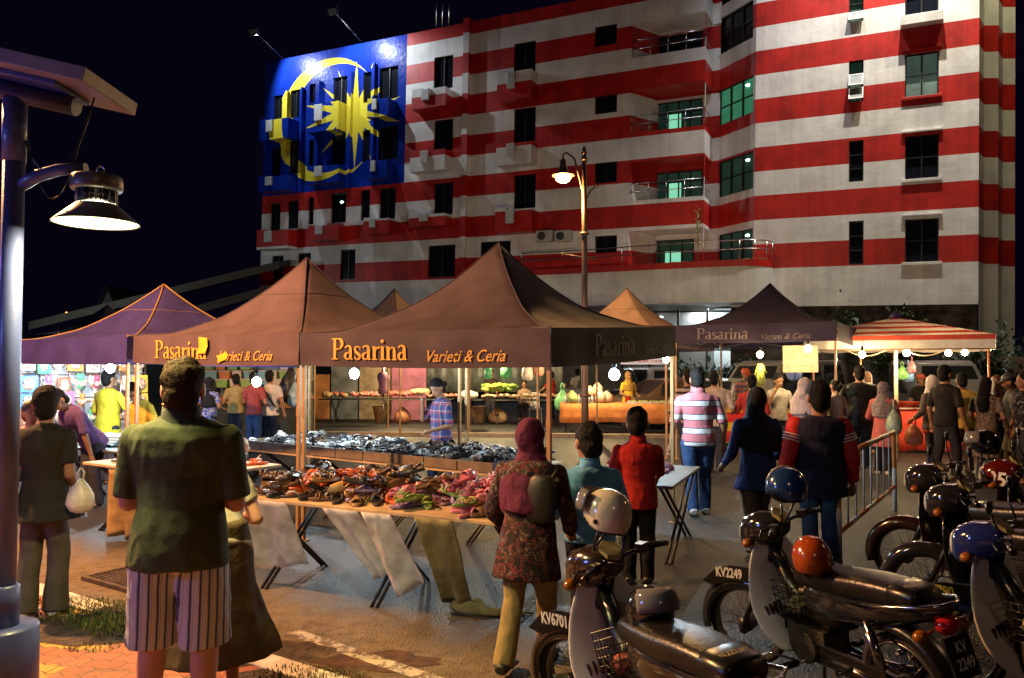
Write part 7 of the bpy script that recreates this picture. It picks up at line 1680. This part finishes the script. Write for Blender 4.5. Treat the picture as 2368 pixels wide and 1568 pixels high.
MB().box((0,0,0),(14,9,4.0)).build('wall',mat('dark_wall',(.02,.022,.025),.8),h)
for k,(x0,z0,x1,z1,y) in enumerate(((-4.4,4.2,9.5,7.6,-.6),(1.5,4.0,9.5,6.2,-1.5))):
    r=MB(); r.add([V((x0,y,z0)),V((x1,y,z1)),V((x1,y+7,z1+1.2)),V((x0,y+7,z0+1.2)),V((x0,y,z0-.35)),V((x1,y,z1-.35)),V((x1,y+7,z1+.85)),V((x0,y+7,z0+.85))],[(0,1,2,3),(4,7,6,5),(1,5,6,2),(2,6,7,3),(3,7,4,0)],0); r.quad(V((x0,y-.01,z0-.42)),V((x1,y-.01,z1-.42)),V((x1,y-.01,z1+.02)),V((x0,y-.01,z0+.02)),1); r.build('roof',[mr_,ms_],h)
o=MB().ell((0,0,0),.09,8,6).build('distant_lamp',mat('tiny_glow',(1,.4,.1),.5,var=0,emit=6,ecol=(1,.35,.08))); o.location=P(154,724,60); tag(o,'tiny orange lamp far off in the dark at the left','lamp')
# low wall and shrubs at the far right
wl=MB(); p=atd(2258,27); wl.box((0,0,0),(14,.3,1.95)); wl.box((-.05,-.06,1.951),(14.05,.36,2.1)); o=wl.build('boundary_wall',mat('cream_wall',(.4,.33,.25),.8,var=.2,nscale=1)); o.location=(p.x,27,0); tag(o,'cream boundary wall at the right beyond the umbrella','wall')
lf=random.Random(9)
def shrub(name,label,base,h,r,n,col,crown0=.3,trunk=True,cat='tree',size=.16):
    root=thing(name,label,cat,base)
    t=MB(); t.tube([(0,0,0),(.03,.02,h*.3),(-.02,.03,h*.6)],[.08*h/3,.05*h/3,.02],7)
    for k in range(6):
        a=k*1.05; t.tube([(0,.02,h*(.25+.06*k)),(r*.6*math.cos(a),r*.6*math.sin(a),h*(.5+.07*k))],[.025*h/3,.008],5)
    t.build('trunk',mat('bark',(.05,.035,.025),.9,var=.3),root)
    c=MB()
    cl=[(r*lf.uniform(-.7,.7),r*lf.uniform(-.7,.7),h*lf.uniform(crown0,.95)) for _ in range(14)]
    for k in range(n):
        q=lf.choice(cl); g_=lambda s:lf.gauss(0,s)
        x,y,z=q[0]+g_(r*.22),q[1]+g_(r*.22),q[2]+g_(h*.08); u=V((g_(1),g_(1),g_(1))).normalized(); v=u.cross(V((0,0,1))).normalized(); s=size*lf.uniform(.5,1.2); p=V((x,y,z))
        c.add([p-u*s,p+v*s*.4,p+u*s,p-v*s*.4],[(0,1,2,3)],lf.choice((0,0,1)))
    c.build('crown',[mat('leaf_%s'%name,col,.6,var=.4,nscale=3),mat('leaf_dark_%s'%name,[x*.5 for x in col],.6,var=.3)],root,fixn=False)
    return root
shrub('small_tree','leafy shrub between the van and the cream wall',atd(2236,24),2.6,1.0,900,(.04,.08,.05))
shrub('small_tree','small tree lit green beyond the cream wall at the right edge',atd(2362,30),3.2,1.2,700,(.03,.12,.03))
shrub('potted_shrub','green shrub at the lobby glass behind the beige-shirted man',atd(1690,30),1.9,.9,700,(.03,.09,.05),.25,cat='shrub')
shrub('potted_shrub','dark shrub by the lobby door left of the other shrub',atd(1600,29),2.1,.9,600,(.02,.05,.03),.2,cat='shrub')
for k,(px,h_,lab) in enumerate(((1965,3.0,'creeper climbing the stone base nearest the lettered canopy'),(2040,2.4,'short creeper on the stone base behind the umbrella peak'),(2085,2.8,'dark creeper on the stone base right of the umbrella peak'),(2130,2.2,'low creeper near the hotel corner'))):
    x,z=BP(px,760,-.15); p=BM@V((x,-.35,0)); shrub('creeper',lab,V((p.x,p.y,0)),h_+1.2,.5,420,(.05,.08,.02),.45,cat='plant',size=.13)
# white wall sign on the stone base
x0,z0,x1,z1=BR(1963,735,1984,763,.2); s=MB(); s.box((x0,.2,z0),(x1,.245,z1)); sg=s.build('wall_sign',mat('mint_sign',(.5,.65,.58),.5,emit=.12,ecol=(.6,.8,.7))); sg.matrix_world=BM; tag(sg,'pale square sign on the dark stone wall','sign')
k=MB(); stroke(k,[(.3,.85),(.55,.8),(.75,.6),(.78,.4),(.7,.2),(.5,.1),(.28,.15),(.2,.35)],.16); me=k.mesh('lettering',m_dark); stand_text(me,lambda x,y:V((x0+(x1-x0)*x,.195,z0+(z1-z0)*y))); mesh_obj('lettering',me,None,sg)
# potted plants on the terrace
for k,(px,h_,lab) in enumerate(((1612,2.6,'tall thin plant on the hotel terrace by the lit door'),(1742,1.0,'spiky plant at the rounded end of the hotel terrace'),(1570,.9,'small dark plant on the hotel terrace'))):
    x,z=BP(px,610,-.75); p=BM@V((x,-.6,ZB+1.45)); r=thing('potted_plant',lab,'plant',p); st=MB(); st.lathe([(.1,0),(.15,.25),(.13,.25),(.001,.22)],12); st.build('pot',mat('clay_pot',(.25,.12,.07),.8),r)
    l=MB()
    for q in range(14):
        a=q*2.4; z0_=.2+h_*(.35+.6*q/14 if k==0 else .0); rr=.22 if k==0 else .6*h_; l.tube([(0,0,z0_),(rr*.5*math.cos(a),rr*.5*math.sin(a),z0_+.25*min(1,h_)),(rr*math.cos(a),rr*math.sin(a),z0_+.22*min(1,h_))],[.02,.018,.004],4)
    if k==0: l.tube([(0,0,.2),(.02,0,h_)],.02,5)
    l.build('leaves',mat('plant_leaf',(.2,.25,.06),.6),r)
# ================================================================ light, sky and camera
W=bpy.data.worlds.new('World'); SC.world=W; W.use_nodes=True
bg=W.node_tree.nodes['Background']; bg.inputs[0].default_value=(.0016,.0010,.0045,1); bg.inputs[1].default_value=1
def lamp(name,kind,loc,power,col,size=.1,rot=None,target=None,angle=None,blend=.3):
    l=bpy.data.lights.new(name,kind); l.energy=power; l.color=col
    if kind=='SPOT': l.spot_size=R(angle or 90); l.spot_blend=blend; l.shadow_soft_size=size
    elif kind=='AREA': l.size=size; l.shape='DISK'
    else: l.shadow_soft_size=size
    o=bpy.data.objects.new(name,l); COL.objects.link(o); o.location=loc
    if target is not None: o.rotation_euler=(Vector(target)-Vector(loc)).to_track_quat('-Z','Y').to_euler()
    return o
lamp('led_light','AREA',(LX,PY,LZ-.012),80,(1,.82,.32),.3)
lamp('sodium_left','SPOT',(-6.3,6.6,5.6),5800,(1,.47,.17),.12,target=(-5.9,6.5,0),angle=156,blend=.12)
lamp('sodium_behind','SPOT',(3.5,-9,7.5),240,(1,.72,.55),.2,target=(3.3,-6,0),angle=150,blend=.12)
lamp('house_fill','POINT',(-24,38,7),600,(.8,.9,.9),.3)  # unseen fill, added so the dark roofs and gable show
lamp('blue_sign_light','POINT',(-6.0,1.2,2.4),260,(.2,.28,1),.5)
lamp('blue_tent_light','POINT',(-12,7.5,5.2),330,(.2,.16,1),.5)
lamp('street_light','POINT',STREET,620,(1,.56,.2),.12)
for p,col,pw,r in BULBS: lamp('bulb_light','POINT',p-Vector((0,0,r+.03)),pw*((2.0 if p.x<-3.5 else 1.7) if col[2]>.7 else .85),col,.025)
for i,p in enumerate(FLOODS):
    x,z=BP((735,850)[i],(215,200)[i]); lamp('corner_flood','SPOT',BM@V((p.x,p.y,p.z)),(1900,1700)[i],(.85,.93,1),.08,target=BM@V((x+.5,0,z)),angle=120,blend=.5)
for (xx,tx,pw,c) in ((-2.2,-2.2,15500,(1,.89,.76)),(-6.5,-5.2,3000,(.86,.9,1)),(1.2,1.4,4000,(1,.9,.5))):
    lamp('roof_flood','SPOT',BM@V((xx,-3.2,25.5)),pw,c,.06,target=BM@V((tx,0,13)),angle=85,blend=.8)
lamp('street_far','POINT',(16,9,8.5),500,(1,.6,.3),.2)
lamp('lobby_light','AREA',BM@V(((lobx0+lobx1)/2,1.6,ZB-.15)),260,(.85,.97,1),2.0,target=BM@V(((lobx0+lobx1)/2,1.4,0)))
cam=bpy.data.cameras.new('camera'); co=bpy.data.objects.new('camera',cam); COL.objects.link(co); SC.camera=co
cam.sensor_width=36; cam.lens=FOC/2367*36; co.location=CAM; co.rotation_euler=(math.pi/2+PITCH,0,0); cam.clip_end=1000; cam.clip_start=.05
SC.view_settings.view_transform='Standard'; SC.view_settings.look='None'; SC.view_settings.exposure=0; SC.view_settings.gamma=1
SC.cycles.use_denoising=True; SC.cycles.max_bounces=5; SC.cycles.sample_clamp_indirect=4; SC.cycles.transparent_max_bounces=12; SC.cycles.use_light_tree=True
